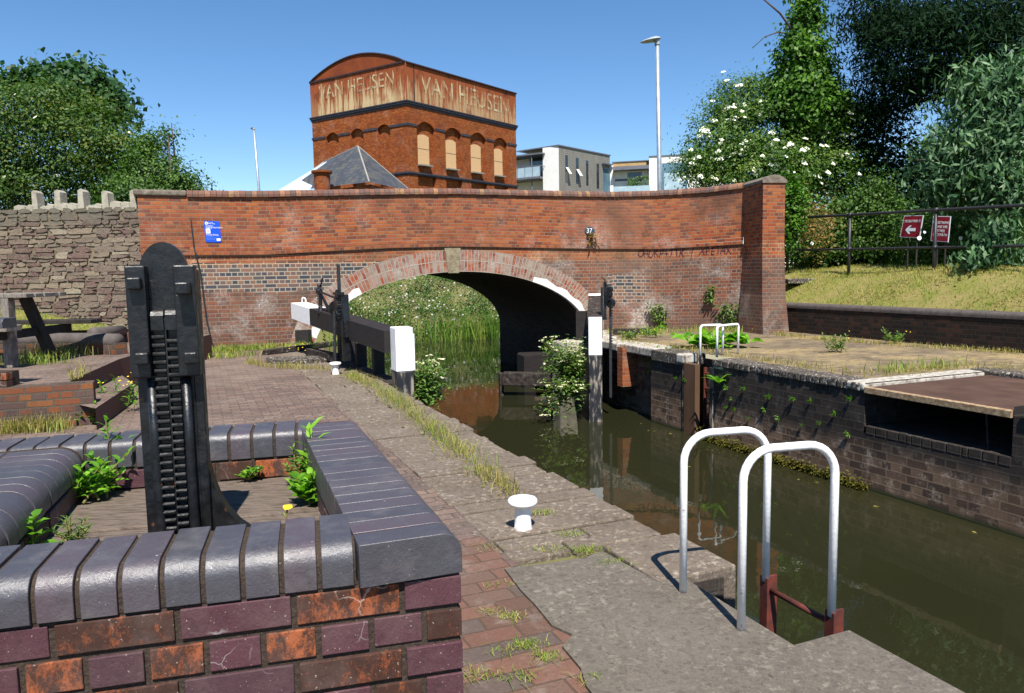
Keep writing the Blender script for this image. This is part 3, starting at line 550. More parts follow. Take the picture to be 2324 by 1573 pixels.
while t < L0 - 0.02:                                                     # rough coping
    w = min(rg.uniform(0.1, 0.16), L0 - t)
    if not (C0 - 0.02 < t + w and t < C1): b.boxv(P(t, SR - 0.02 + rg.gauss(0, 0.007), -0.115), DV * (w - 0.008), NV * 0.42, ZV * (0.12 + rg.uniform(-0.012, 0.004)))
    t += w
for t0, t1 in ((10.9, 11.9), ): b.boxv(P(t0, SR - 0.035, -0.2), DV * (t1 - t0), NV * 0.5, ZV * 0.205)
b.build('coping', M['quay_coping'], rw, bevel=0.02, seg=3)
b = MB(); rg = random.Random(9)
b.boxv(P(C1 - 0.005, SR - 0.02, -0.1), DV * 0.3, NV * 2.3, ZV * 0.1); b.boxv(P(L0 - 0.28, SR - 0.01, -0.16), DV * 0.27, NV * 0.2, ZV * 0.158); b.boxv(P(L1 + 0.01, SR - 0.05, -0.16), DV * 0.22, NV * 0.3, ZV * 0.166)
t = 11.92
while t < 16.5:
    w = rg.uniform(0.35, 0.8); b.boxv(P(t, SR + 0.06 + rg.gauss(0, 0.02) + max(0, t - 14) * 0.4, -0.16), DV * (w - 0.01), NV * 0.6, ZV * 0.17); t += w
b.build('limed_coping', M['white_stone'], rw, bevel=0.03, seg=3)
b = MB()
b.boxv(P(C0 - 0.6, SR + 2.36, -0.13), DV * (C1 - C0 + 0.9), NV * 0.3, ZV * 0.135); b.build('back_coping', M['quay_coping'], rw, bevel=0.03)
b = MB()
ps = []
b.poly([P(G0, SR + 0.30, -2.2), P(14.2, SR + 0.34, -2.2), P(14.2, SR + 0.34, -0.05), P(G0, SR + 0.30, -0.05)])
b.poly([P(14.2, SR + 0.34, -2.2), P(16.62, 9.06, -2.2), P(16.62, 9.06, 0.0), P(14.2, SR + 0.34, 0.0)])
b.build('recess_face', M['rubble'], rw)
b = MB(); b.boxv(P(12.95, SR - 0.02, -0.85), DV * 0.2, NV * 0.36, ZV * 0.8); b.build('brick_pilaster', M['parapet'], rw)
b = MB(); b.boxv(P(L1 - 0.30, SR - 0.02, -2.0), DV * 0.33, NV * 0.1, ZV * 1.86); b.build('fender_plate', M['steel_brown'], rw, bevel=0.006)
b = MB(); b.boxv(P(L0 - 0.04, SR - 0.02, -2.0), DV * 0.1, NV * 0.3, ZV * 1.86); b.boxv(P(L1 + 0.03, SR - 0.015, -2.0), DV * 0.06, NV * 0.3, ZV * 1.86); b.build('corner_edging', M['post_lower'], rw, bevel=0.01)
# rusty cover plate over the culvert
cp = thing('culvert_cover', 'rusty brown steel cover plate over the square culvert opening', 'cover plate', P(6, 9, -0.1))
b = MB(); b.boxv(P(C0 + 0.01, SR + 0.05, -0.085), DV * (C1 - C0 - 0.02), NV * 2.28, ZV * 0.03); b.build('plate', M['rust_plate'], cp)
b = MB(); b.boxv(P(C0 + 0.01, SR - 0.03, -0.125), DV * (C1 - C0 - 0.02), NV * 0.085, ZV * 0.078); b.build('flaking_edge', M['rust_edge'], cp, bevel=0.006)
b = MB(); b.tube([P(C0 + 0.34, SR + 0.06, -0.1), P(C0 + 0.31, SR + 0.08, CZ0)], 0.011, 8); b.build('strut', M['moss'] if False else M['old_timber'], cp)
# far quay
b = MB()
b.poly([P(-6, SR + 0.38, 0.0), P(C0, SR + 0.38, 0.0), P(C0, SR + 2.64, 0.0), P(C1 + 0.28, SR + 2.64, 0.0), P(C1 + 0.28, SR + 0.38, 0), P(12, SR + 0.38, 0.0), P(14.3, SR + 0.7, 0.0), P(16.8, 9.6, 0.0), P(16.8, 13.2, 0.0), P(-6, 13.2, 0.0)])
tag(b.build('quay', M['quay']), kind='structure')

# ------------------------------------------------------------------ the brick bridge
BT = 16.6
A_ = at(1688, 500, Y=18.0); B_ = at(1731, 500, Y=17.0); C_ = at(1781, 500, Y=17.12)
def bez(p0, p1, p2, p3, k): return p0 * (1 - k) ** 3 + p1 * 3 * k * (1 - k) ** 2 + p2 * 3 * k * k * (1 - k) + p3 * k ** 3
path = [P(BT, -0.05 + 0.155 * i) for i in range(60)]                     # straight, s = -0.05 .. 9.1
q0, q3 = path[-1], Vector((A_.x, A_.y, 0)); q1 = q0 + NV * 1.5; q2 = q3 - (NV * 0.62 - DV * 0.95).normalized() * 1.2
path += [bez(q0, q1, q2, q3, k / 16) for k in range(1, 17)]
LEN = [0.0]
for i in range(1, len(path)): LEN.append(LEN[-1] + (path[i] - path[i - 1]).length)
LT = LEN[-1]
def wp(L, off=0.0, z=0.0):
    """point on the bridge face at length L, off metres in front of it"""
    i = 0
    while i < len(path) - 2 and LEN[i + 1] < L: i += 1
    k = (L - LEN[i]) / (LEN[i + 1] - LEN[i]); p = path[i].lerp(path[i + 1], k); d = (path[i + 1] - path[i]).normalized()
    return p + Vector((d.y, -d.x, 0)) * off + ZV * z
def lerp_tab(x, tab):
    if x <= tab[0][0]: return tab[0][1]
    for (a, va), (c, vc) in zip(tab, tab[1:]):
        if x <= c: return va + (vc - va) * (x - a) / (c - a)
    return tab[-1][1]
def zstr(L): return lerp_tab(L, [(0, 1.95), (1.4, 1.95), (2.8, 2.02), (4.1, 2.08), (5.7, 2.11), (7.2, 2.08), (9.4, 2.04), (11, 2.01), (LT, 2.07)])
def zcop(L): return lerp_tab(L, [(0, 3.115), (1.4, 3.14), (2.8, 3.20), (4.2, 3.26), (5.7, 3.305), (7.2, 3.31), (9.4, 3.32), (11, 3.33), (12.2, 3.34), (LT, 3.385)])
AC, AZ, AA, AB, RT = 5.70, -0.15, 3.38, 1.68, 0.5
def arch(th, off=0.0):
    """arch curve at angle th (0 right spring, pi left spring) in (s, z), off metres outside"""
    x, z = AA * math.cos(th), AB * math.sin(th); nx, nz = math.cos(th) / AA, math.sin(th) / AB; l = math.hypot(nx, nz)
    return AC + x + nx / l * off, AZ + z + nz / l * off
br = thing('brick_bridge', 'humped red brick canal bridge with one low arch and a curved parapet', 'bridge', P(BT, AC, 0))
def strip(b, z0f, z1f, off0=0.0, off1=None, L0=0.0, L1=None, step=0.155):
    L1 = LT if L1 is None else L1; off1 = off0 if off1 is None else off1; n = max(2, int((L1 - L0) / step))
    for i in range(n):
        a, c = L0 + (L1 - L0) * i / n, L0 + (L1 - L0) * (i + 1) / n
        za0, za1, zc0, zc1 = z0f(a), z1f(a), z0f(c), z1f(c)
        b.poly([wp(a, off0, za0), wp(c, off0, zc0), wp(c, off1, zc1), wp(a, off1, za1)], [(a, za0 - zstr(a)), (c, zc0 - zstr(c)), (c, zc1 - zstr(c)), (a, za1 - zstr(a))])
b = MB(); strip(b, lambda L: zstr(L) + 0.16, lambda L: zcop(L) + 0.01); 
# left end panel, set back a little
ZL = lambda z: z
def lp(k, off=-0.06, z=0.0): return P(BT - off, -0.05 - k, z)
b.poly([lp(0.9, -0.06, 2.11), lp(0, -0.06, 2.11), lp(0, -0.06, 3.13), lp(0.9, -0.06, 3.13)], [(-0.9, 0.16), (0, 0.16), (0, 1.18), (-0.9, 1.18)])
b.poly([lp(0, -0.06, 2.11), lp(0, 0.0, 2.11), lp(0, 0.0, 3.13), lp(0, -0.06, 3.13)])
# pier block at the right end
D_ = C_ + (A_ - B_).normalized() * 1.3; PB = [Vector((q.x, q.y, 0)) for q in (A_, B_, C_, D_)]
def pier_ring(z0, z1, gro0=0.0, gro1=0.0, bb=None):
    bb = bb or b; u = 0.0; cen = (PB[1] + PB[2]) / 2
    for i in range(3):
        p, q = PB[i], PB[i + 1]; l = (q - p).length; d = (q - p).normalized(); n = Vector((d.y, -d.x, 0))
        g = lambda pt, gr: pt + (pt - Vector((D_.x, D_.y, 0)).lerp(PB[0], 0.5)).normalized() * gr
        bb.poly([g(p, gro0) + ZV * z0, g(q, gro0) + ZV * z0, g(q, gro1) + ZV * z1, g(p, gro1) + ZV * z1], [(u, z0 - 2.04), (u + l, z0 - 2.04), (u + l, z1 - 2.04), (u, z1 - 2.04)]); u += l
pier_ring(2.06, 3.39)
b.build('parapet', M['parapet'], br)
# string course: two courses, each a little prouder
b = MB()
for (d0, d1, o) in ((0.0, 0.075, 0.045), (0.082, 0.155, 0.022)):
    strip(b, lambda L: zstr(L) + d0, lambda L: zstr(L) + d1, o, o)
    strip(b, lambda L: zstr(L) + d1, lambda L: zstr(L) + d1 + 0.004, o, -0.001); strip(b, lambda L: zstr(L) + d0 - 0.001, lambda L: zstr(L) + d0, 0.0, o)
    b.boxv(P(BT + 0.06 - o, -0.95, 1.95 + d0), NV * 0.9, DV * (0.02 + o), ZV * (d1 - d0))
b.build('string_course', M['parapet'], br)
# spandrel with the arch opening
b = MB()
def low(s):
    x = abs(s - AC)
    best = -0.2
    for k in range(0, 91):
        pass
    return best
ext = [arch(math.pi * k / 120, RT) for k in range(121)]
def ext_z(s):
    for (s0, z0), (s1, z1) in zip(ext, ext[1:]):
        if s1 <= s <= s0: return z0 + (z1 - z0) * (s - s0) / (s1 - s0 + 1e-9)
    return None
n = 140; S0, S1 = -0.05, 9.72
for i in range(n):
    a, c = S0 + (S1 - S0) * i / n, S0 + (S1 - S0) * (i + 1) / n; la, lc = a + 0.05, c + 0.05
    ea, ec = ext_z(a), ext_z(c); za = -0.6 if ea is None else min(ea, zstr(la)); zc_ = -0.6 if ec is None else min(ec, zstr(lc))
    if ea is None or ec is None: za = zc_ = -0.6
    b.poly([wp(la, 0, za), wp(lc, 0, zc_), wp(lc, 0, zstr(lc)), wp(la, 0, zstr(la))], [(la, za), (lc, zc_), (lc, zstr(lc)), (la, zstr(la))])
strip(b, lambda L: -0.6, zstr, 0.0, L0=S1 + 0.05)
b.poly([lp(0.9, -0.06, -0.3), lp(0, -0.06, -0.3), lp(0, -0.06, 1.95), lp(0.9, -0.06, 1.95)], [(-0.9, -0.3), (0, -0.3), (0, 1.95), (-0.9, 1.95)]); b.poly([lp(0, -0.06, -0.3), lp(0, 0, -0.3), lp(0, 0, 1.95), lp(0, -0.06, 1.95)])
pier_ring(0.9, 2.06, 0.07, 0.0); pier_ring(-0.3, 0.9, 0.26, 0.07)
b.build('spandrel', M['spandrel'], br)
# arch ring
b = MB(); th0, th1 = R(2), R(178); N_ = 90; arc = 0.0; thk = lambda k: th0 + (th1 - th0) * k / N_
for k in range(N_):
    a, c = thk(k), thk(k + 1); i0, i1 = arch(a), arch(c); o0, o1 = arch(a, RT), arch(c, RT); l = math.hypot((o0[0] + i0[0] - o1[0] - i1[0]) / 2, (o0[1] + i0[1] - o1[1] - i1[1]) / 2)
    f = 0.02
    b.poly([P(BT - f, i0[0], i0[1]), P(BT - f, i1[0], i1[1]), P(BT - f, o1[0], o1[1]), P(BT - f, o0[0], o0[1])], [(0, arc), (0, arc + l), (0.5, arc + l), (0.5, arc)])
    b.poly([P(BT - f, o0[0], o0[1]), P(BT - f, o1[0], o1[1]), P(BT + 0.01, o1[0], o1[1]), P(BT + 0.01, o0[0], o0[1])]); arc += l
b.build('arch_ring', M['arch'], br)
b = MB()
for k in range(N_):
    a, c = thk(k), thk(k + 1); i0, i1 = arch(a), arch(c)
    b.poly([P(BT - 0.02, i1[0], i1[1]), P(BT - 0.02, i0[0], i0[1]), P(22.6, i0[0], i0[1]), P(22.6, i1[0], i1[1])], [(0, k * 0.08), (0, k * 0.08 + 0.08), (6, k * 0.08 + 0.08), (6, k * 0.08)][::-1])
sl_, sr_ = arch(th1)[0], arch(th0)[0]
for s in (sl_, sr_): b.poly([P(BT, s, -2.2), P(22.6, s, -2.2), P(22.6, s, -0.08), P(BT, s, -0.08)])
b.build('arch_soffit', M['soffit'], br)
b = MB()                                                                  # abutments under the springings, back of the bridge, road deck
b.boxv(P(BT + 0.01, sr_ + 0.002, -2.2), DV * 5.9, NV * 2.5, ZV * 2.1); b.boxv(P(BT + 0.01, sl_ - 2.4, -2.2), DV * 5.9, NV * 2.398, ZV * 2.1)
for k in range(N_):
    o0, o1 = arch(thk(k)), arch(thk(k + 1)); b.poly([P(22.6, o1[0], o1[1]), P(22.6, o0[0], o0[1]), P(22.6, o0[0], 3.3), P(22.6, o1[0], 3.3)])
b.poly([P(22.6, -0.9, -0.5), P(22.6, sl_, -0.5), P(22.6, sl_, 3.2), P(22.6, -0.9, 3.2)]); b.poly([P(22.6, sr_, -0.5), P(22.6, 13, -0.5), P(22.6, 13, 3.2), P(22.6, sr_, 3.2)])
b.poly([P(17.0, -0.9, 2.2), P(17.0, 10, 2.2), P(22.5, 10, 2.2), P(22.5, -0.9, 2.2)])
b.build('abutment', M['spandrel'], br)
for ta, tb in ((R(12), R(57)), (R(133), R(170))):                          # whitewashed arris low on both sides of the arch
    b = MB()
    for k in range(14):
        a, c = ta + (tb - ta) * k / 14, ta + (tb - ta) * (k + 1) / 14; w0 = 0.15 + 0.03 * math.sin(k * 1.7); w1 = 0.15 + 0.03 * math.sin((k + 1) * 1.7); i0, i1, o0, o1 = arch(a), arch(c), arch(a, w0), arch(c, w1); f = 0.023
        b.poly([P(BT - f, *i0), P(BT - f, *i1), P(BT - f, *o1), P(BT - f, *o0)]); j0, j1 = arch(a, -0.003), arch(c, -0.003); b.poly([P(BT - f, *j1), P(BT - f, *j0), P(BT + 0.1, *j0), P(BT + 0.1, *j1)])
    b.build('whitewashed_edge', M['whitewash'], br)
b = MB(); b.prism([P(BT - 0.055, 5.40, 1.50), P(BT - 0.055, 5.66, 1.50), P(BT - 0.055, 5.71, 2.075), P(BT - 0.055, 5.32, 2.075)], DV * 0.3); b.build('keystone', M['keystone'], br, bevel=0.015)
# coping of bull-nosed bricks, capping stones at both ends
b = MB(); rg = random.Random(4); L = 0.0
prof = [(0.055, 0.0), (0.055, 0.055), (0.03, 0.105), (-0.03, 0.135), (-0.22, 0.14), (-0.36, 0.1), (-0.36, 0.0)]
def cope(b, L0, L1, dz=0.0):
    ra = [wp(L0, o, zcop(L0) + z + dz) for o, z in prof]; rb = [wp(L1, o, zcop(L1) + z + dz) for o, z in prof]; b.cur = rg.random()
    for k in range(len(prof)):
        j = (k + 1) % len(prof); b.poly([ra[k], rb[k], rb[j], ra[j]])
    b.poly(ra[::-1]); b.poly(rb); b.cur = None
while L < LT - 0.02:
    w = min(0.112, LT - L); cope(b, L, L + w - 0.007, rg.uniform(-0.004, 0.004)); L += w
b.build('coping_bricks', M['coping'], br)
b = MB()
b.boxv(P(BT + 0.01, -1.02, 3.125), NV * 0.97, DV * 0.36, ZV * 0.125)
b.build('end_cap', M['capstone'], br, bevel=0.04, seg=3)
b = MB(); ctr = (PB[0] + PB[1] + PB[2] + PB[3]) / 4
dx_ = (PB[2] - PB[1]).normalized(); dy_ = (PB[0] - PB[1]).normalized(); w_ = (PB[2] - PB[1]).length; n = 12
for i in range(n):                                                       # barrel-topped cap stone of the pier
    a0, a1 = i / n, (i + 1) / n; h = lambda a: 3.40 + 0.165 * math.sin(math.pi * min(max(a * 0.92 + 0.04, 0), 1)) ** 0.6
    p0 = PB[1] + dx_ * (a0 * (w_ + 0.06) - 0.03) - dy_ * 0.03; p1 = PB[1] + dx_ * (a1 * (w_ + 0.06) - 0.03) - dy_ * 0.03; e = dy_ * 1.15
    b.poly([p0 + ZV * h(a0), p1 + ZV * h(a1), p1 + e + ZV * h(a1), p0 + e + ZV * h(a0)]); b.poly([p0 + ZV * 3.385, p1 + ZV * 3.385, p1 + ZV * h(a1), p0 + ZV * h(a0)]); b.poly([p1 + e + ZV * 3.385, p0 + e + ZV * 3.385, p0 + e + ZV * h(a0), p1 + e + ZV * h(a1)])
for a in (0, 1):
    p = PB[1] + dx_ * (a * (w_ + 0.06) - 0.03) - dy_ * 0.03; e = dy_ * 1.15; b.poly([p + ZV * 3.385, p + e + ZV * 3.385, p + e + ZV * h(a), p + ZV * h(a)])
b.build('pier_cap', M['capstone'], br)
# cable in the corner of the left panel
b = MB(); b.tube([P(BT + 0.04, -0.02, 3.1), P(BT - 0.02, 0.03, 2.1), P(BT - 0.075, 0.05, 2.0), P(BT - 0.03, 0.12, 1.6), P(BT - 0.02, 0.19, 0.6), P(BT - 0.02, 0.28, 0.06)], 0.018, 6); b.build('cable', M['black_steel'], br)
# graffiti, letter by letter along the curved wall
def L_at_u(u, v):
    r = ray(u, v); best = min(range(400), key=lambda i: abs(wp(LT * i / 399).x / max(wp(LT * i / 399).y, 0.1) - r.x / r.y)); return LT * best / 399
g0, g1 = L_at_u(1455, 578), L_at_u(1652, 578); msg = 'OHUKP+TTK | XPETAX'
for i, ch in enumerate(msg):
    if ch == ' ': continue
    L = g0 + (g1 - g0) * i / (len(msg) - 1); a, c = wp(L - 0.02, 0.004), wp(L + 0.02, 0.004); xd = (c - a).normalized()
    text_mesh('graffiti', ch, 0.27, wp(L, 0.006, zstr(L) - 0.115 - 0.012 * (i % 3)), xd, ZV + xd * (0.2 - 0.25 * (i % 2)), M['graffiti'], br, 0.001, sx=0.75)

# ------------------------------------------------------------------ signs on the bridge
sg = thing('angling_sign', 'small blue angling association sign screwed to the left of the parapet', 'sign', at(482, 549, t=BT - 0.02))
sc_ = at(482.5, 526, t=BT - 0.015); k_ = sc_.y / FPX; sw, sh = 33 * k_, 47 * k_; X_ = (NV - ZV * 0.02).normalized(); Y_ = (ZV + NV * -0.04).normalized()
def rrect(c, w, h, r, x, y, n=5):
    o = []
    for cx, cy, a0 in ((w / 2 - r, h / 2 - r, 0), (-w / 2 + r, h / 2 - r, 90), (-w / 2 + r, -h / 2 + r, 180), (w / 2 - r, -h / 2 + r, 270)):
        for i in range(n): a = R(a0 + 90 * i / (n - 1)); o.append(c + x * (cx + r * math.cos(a)) + y * (cy + r * math.sin(a)))
    return o
b = MB(); b.prism(rrect(sc_, sw, sh, 0.035, X_, Y_), DV * 0.012); b.build('panel', M['sign_blue'], sg)
fr = sc_ - DV * 0.003
def spt(x, y): return fr + X_ * (x * sw) + Y_ * (y * sh)
b = MB(); b.prism([spt(-0.34, 0.40) + X_ * 0.029 * math.cos(a) + Y_ * 0.029 * math.sin(a) for a in [i * math.pi / 10 for i in range(20)]], DV * 0.002); b.build('logo_disc', M['sign_white'], sg)
b = MB(); b.prism([spt(-0.34, 0.40) - DV * 0.002 + X_ * x + Y_ * y for x, y in ((-0.014, -0.008), (0.014, -0.008), (0.006, 0.01), (-0.004, 0.012))], DV * 0.002); b.build('logo_mark', M['sign_blue'], sg)
for body, size, x, y, mm in (('Canal &', 0.034, -0.23, 0.425, 'sign_white'), ('River Trust', 0.034, -0.23, 0.38, 'sign_white'), ('Taunton', 0.05, -0.42, 0.28, 'sign_white'), ('Angling Association', 0.05, -0.42, 0.205, 'sign_white'), ('Private fishing', 0.05, -0.42, -0.145, 'sign_white'), ('Members only', 0.027, -0.42, -0.22, 'sign_faint'), ('Day tickets available', 0.027, -0.42, -0.30, 'sign_faint'), ('Please close gates', 0.027, -0.42, -0.36, 'sign_faint')):
    text_mesh('lettering', body, size, spt(x, y), X_, Y_, M[mm], sg, 0.0008, 'LEFT', sx=0.82)
b = MB(); b.prism(rrect(spt(-0.28, 0.03), 0.085, 0.1, 0.008, X_, Y_), DV * 0.002); b.prism(rrect(spt(0.33, -0.37), 0.075, 0.05, 0.008, X_, Y_), DV * 0.002); b.build('white_panel', M['sign_white'], sg)
b = MB(); c0 = spt(-0.28, 0.03) - DV * 0.002; b.prism([c0 + X_ * x + Y_ * y for x, y in ((-0.012, -0.03), (0.0, -0.03), (0.003, -0.005), (0.012, 0.0), (0.004, 0.012), (0.006, 0.03), (-0.004, 0.03), (-0.008, 0.0))], DV * 0.0015); b.build('angler_symbol', M['black_steel'], sg)
nl = L_at_u(1339, 524); nc = wp(nl, 0.0, 0); nz = at(1339, 524, t=BT).z; xd = (wp(nl + 0.02) - wp(nl - 0.02)).normalized(); fo = Vector((xd.y, -xd.x, 0))
ns = thing('bridge_number_plate', 'small dark oval number plate bearing 37 on the parapet', 'number plate', nc + fo * 0.02 + ZV * (nz - 0.1))
pc = nc + fo * 0.012 + ZV * nz; b = MB(); b.prism([pc + xd * 0.135 * math.cos(a) + ZV * 0.098 * math.sin(a) for a in [i * math.pi / 14 for i in range(28)]], fo * 0.014); b.build('plate', M['plate'], ns, bevel=0.003)
text_mesh('number', '37', 0.165, pc + fo * 0.016 - xd * 0.015, xd, ZV, M['sign_white'], ns, 0.001)
# ------------------------------------------------------------------ lock gates
def seg_at_u(a, b_, u):
    r = ray(u, 700); q = r.x / r.y; k = (q * a.y - a.x) / ((b_.x - a.x) - q * (b_.y - a.y)); return k
def beam(b, p, q, w0, w1, h0, h1, k0=0.0, k1=1.0):
    """tapered timber whose top centre line runs p..q"""
    d = (q - p); sd_ = Vector((d.y, -d.x, 0)).normalized(); o = []
    for k in (k0, k1):
        c = p + d * k; w = w0 + (w1 - w0) * k; h = h0 + (h1 - h0) * k; o.append([c - sd_ * w / 2, c + sd_ * w / 2, c + sd_ * w / 2 - ZV * h, c - sd_ * w / 2 - ZV * h])
    a, c = o
    b.poly(a); b.poly(c[::-1])
    for i in range(4): j = (i + 1) % 4; b.poly([a[j], a[i], c[i], c[j]])
lg = thing('lock_gate', 'open left lock gate with a long black balance beam, white tail and post', 'lock gate', P(11, 2.5, -1))
T0, M0 = P(15.0, 1.84, 0.985), P(10.02, 2.49, 0.735)
ss_ = Vector(((M0 - T0).y, -(M0 - T0).x, 0)).normalized()
kw = seg_at_u(T0 + ss_ * 0.155, M0 + ss_ * 0.165, 701.5)
b = MB(); beam(b, T0, M0, 0.31, 0.33, 0.30, 0.30, kw + 0.001, 1.0); b.build('balance_beam', M['black_timber'], lg, bevel=0.02)
b = MB(); beam(b, T0, M0, 0.312, 0.332, 0.302, 0.302, 0.0, kw); b.build('white_beam_end', M['white_wood'], lg, bevel=0.018)
b = MB(); h0 = T0.lerp(M0, 0.05); h1 = T0.lerp(M0, 0.10); b.tube([h0 - ZV * 0.02, h0 + ZV * 0.09, h0.lerp(h1, 0.15) + ZV * 0.115, h0.lerp(h1, 0.85) + ZV * 0.115, h1 + ZV * 0.09, h1 - ZV * 0.02], 0.013, 8); b.build('hand_loop', M['white_paint'], lg, smooth=True)
mp = P(9.86, 2.53)
def post(b, c, w, d, z0, z1, xd=NV): b.boxv(c - xd * w / 2 - Vector((-xd.y, xd.x, 0)) * d / 2 + ZV * z0, xd * w, Vector((-xd.y, xd.x, 0)) * d, ZV * (z1 - z0))
b = MB(); post(b, mp, 0.24, 0.30, 0.2, 0.79); post(b, mp + NV * 0.132 - DV * 0.03, 0.03, 0.2, 0.2, 0.70); b.build('mitre_post_top', M['white_wood'], lg, bevel=0.012)
b = MB(); post(b, mp, 0.23, 0.29, -1.9, 0.198); b.build('mitre_post', M['post_lower'], lg, bevel=0.012)
hp = P(12.95, 2.36)
b = MB(); post(b, hp, 0.28, 0.28, -1.9, 0.62); beam(b, hp + ZV * 0.0, mp + ZV * 0.0, 0.15, 0.15, 1.7, 1.7, 0.03, 0.97)
for k in (0.3, 0.62): c = hp.lerp(mp, k); post(b, c, 0.16, 0.16, -0.2, 0.4)
b.build('gate_leaf', M['black_timber'], lg, bevel=0.01)
b = MB(); b.bar(P(13.0, 2.24, 0.0), P(9.9, 2.50, -0.02), 0.24, 0.09); b.bar(P(14.2, 1.9, 0.09), P(12.6, 2.2, 0.10), 0.16, 0.14); b.build('walkway_plank', M['old_timber'], lg, bevel=0.01)
# paddle gear on the left gate
kg = seg_at_u(T0, M0, 806); gp = T0.lerp(M0, kg); dg = (M0 - T0); dg.z = 0; dg.normalize(); sg2 = -Vector((dg.y, -dg.x, 0)); gl = gp - sg2 * 0.19
b = MB(); yy = gl.y
ztop, zbot = at(800, 600, Y=yy).z, at(812, 868, Y=yy).z
b.bar(gl - sg2 * 0.05 + ZV * (0.9 - gl.z), gl - sg2 * 0.05 - ZV * (gl.z - ztop), 0.04, 0.05, up=dg)
nt = 22
for i in range(nt): z = 0.98 + (ztop - 1.0) * i / nt; b.boxv(gl - sg2 * 0.05 - dg * 0.05 + ZV * (z - gl.z), dg * 0.035, sg2 * 0.035, ZV * 0.012)
b.tube([gl - sg2 * 0.14 + ZV * (0.95 - gl.z), gl - sg2 * 0.16 + ZV * (0.3 - gl.z), gl - sg2 * 0.16 + ZV * (zbot - gl.z)], 0.022, 8)
b.build('paddle_rack', M['black_steel'], lg)
b = MB(); b.bar(gl + dg * 0.07 + ZV * (0.18 - gl.z), gl + dg * 0.07 + ZV * (1.2 - gl.z), 0.12, 0.06, up=dg); b.bar(gl + dg * 0.13 + ZV * (0.55 - gl.z), gl + dg * 0.07 + ZV * (1.12 - gl.z), 0.08, 0.05, up=dg)
for dz, r, o in ((1.03, 0.11, -0.09), (1.18, 0.085, -0.07), (0.9, 0.09, -0.10)):
    c = gl - dg * 0.01 + sg2 * o + ZV * (dz - gl.z); b.lathe([(0, -0.03), (r, -0.03), (r, 0.03), (0, 0.03)], c, 14, axis=sg2)
    for i in range(12): a = i * math.pi / 6; b.box(c + dg * (r * math.cos(a)) + ZV * (r * math.sin(a)), 0.05, 0.028, 0.028, ax=sg2)
b.lathe([(0, -0.05), (0.13, -0.05), (0.13, 0.0), (0, 0.0)], gl - dg * 0.18 + sg2 * -0.04 + ZV * (0.98 - gl.z), 16, axis=dg)
b.boxv(gl - dg * 0.08 - sg2 * 0.13 + ZV * (1.2 - gl.z), dg * 0.2, sg2 * 0.12, ZV * 0.04); b.build('gear_box', M['black_iron'], lg)
ks = seg_at_u(T0, M0, 741); st_ = T0.lerp(M0, ks); zs_ = at(740, 661, Y=st_.y).z
b = MB(); e0 = Vector((st_.x, st_.y, zs_)) - sg2 * 0.1; b.tube([e0 - dg * 0.08, gl + ZV * (1.10 - gl.z)], 0.02, 8)
b.tube([e0 + ZV * 0.02, Vector((e0.x, e0.y, zs_ - 0.25)), st_ + dg * 0.1 - sg2 * 0.14 - ZV * 0.06], [0.035, 0.03, 0.05], 8); b.tube([e0, st_ + dg * 0.16 + ZV * 0.0], [0.02, 0.035], 6)
b.lathe([(0, -0.06), (0.05, -0.045), (0.06, 0), (0.05, 0.045), (0, 0.06)], e0 - dg * 0.06, 12, axis=dg); b.build('windlass_shaft', M['black_iron'], lg)
b = MB(); b.lathe([(0, -0.04), (0.035, -0.03), (0.045, 0), (0.035, 0.03), (0, 0.04)], e0 + ZV * 0.1 - dg * 0.02, 10); b.tube([e0 + ZV * 0.1, e0 + ZV * 0.13 + dg * 0.10, e0 + ZV * 0.22 + dg * 0.16, e0 + ZV * 0.24 + dg * 0.22], 0.014, 8); b.build('crank_handle', M['black_steel'], lg)
b = MB(); rg = random.Random(2)
for i in range(16): c = e0 + ZV * (-0.06 - i * 0.03) - dg * (0.02 - 0.05 * i / 16) - sg2 * 0.04; b.box(c, 0.024, 0.012, 0.022, rz=i * 1.57)
b.build('chain', M['black_steel'], lg)

rgt = thing('lock_gate', 'open lock gate on the right beside flowering waterside plant, white post foremost', 'lock gate', P(13, 7.2, -1))
m2 = P(12.5, 6.98); t2 = P(15.85, 8.84, 0.95); bh = P(12.66, 7.06, 0.60)
vw = Vector((m2.x, m2.y, 0)).normalized(); vs = Vector((vw.y, -vw.x, 0))
b = MB(); post(b, m2, 0.255, 0.26, -0.10, 0.615, vs); b.build('mitre_post_top', M['white_wood'], rgt, bevel=0.012)
b = MB(); post(b, m2, 0.25, 0.255, -1.9, -0.102, vs); b.build('mitre_post', M['post_lower'], rgt, bevel=0.012)
b = MB(); beam(b, bh, t2, 0.30, 0.28, 0.40, 0.30, 0.0, 0.9); b.build('balance_beam', M['old_timber'], rgt, bevel=0.02)
b = MB(); beam(b, bh, t2, 0.302, 0.282, 0.402, 0.302, 0.901, 1.0); b.build('white_beam_end', M['white_wood'], rgt, bevel=0.018)
h2 = P(14.9, 7.98)
b = MB(); beam(b, m2 + ZV * -0.1, h2 + ZV * -0.1, 0.16, 0.16, 1.7, 1.7, 0.05, 1.0); post(b, h2, 0.26, 0.26, -1.9, 0.6, vs); b.build('gate_leaf', M['black_timber'], rgt)
b = MB(); g2 = at(1384, 690, Y=14.75); g2 = Vector((g2.x, g2.y, 0)); zt = at(1384, 655, Y=14.75).z; zbm = at(1386, 800, Y=14.75).z
b.bar(g2 + vs * 0.01 + ZV * (zbm - 0.9), g2 + vs * 0.01 + ZV * zt, 0.05, 0.05, up=vw)
for i in range(20): b.boxv(g2 + vs * 0.03 + ZV * (zbm + 0.05 + i * 0.055), vs * 0.03, vw * 0.04, ZV * 0.02)
b.build('paddle_rack', M['black_steel'], rgt)
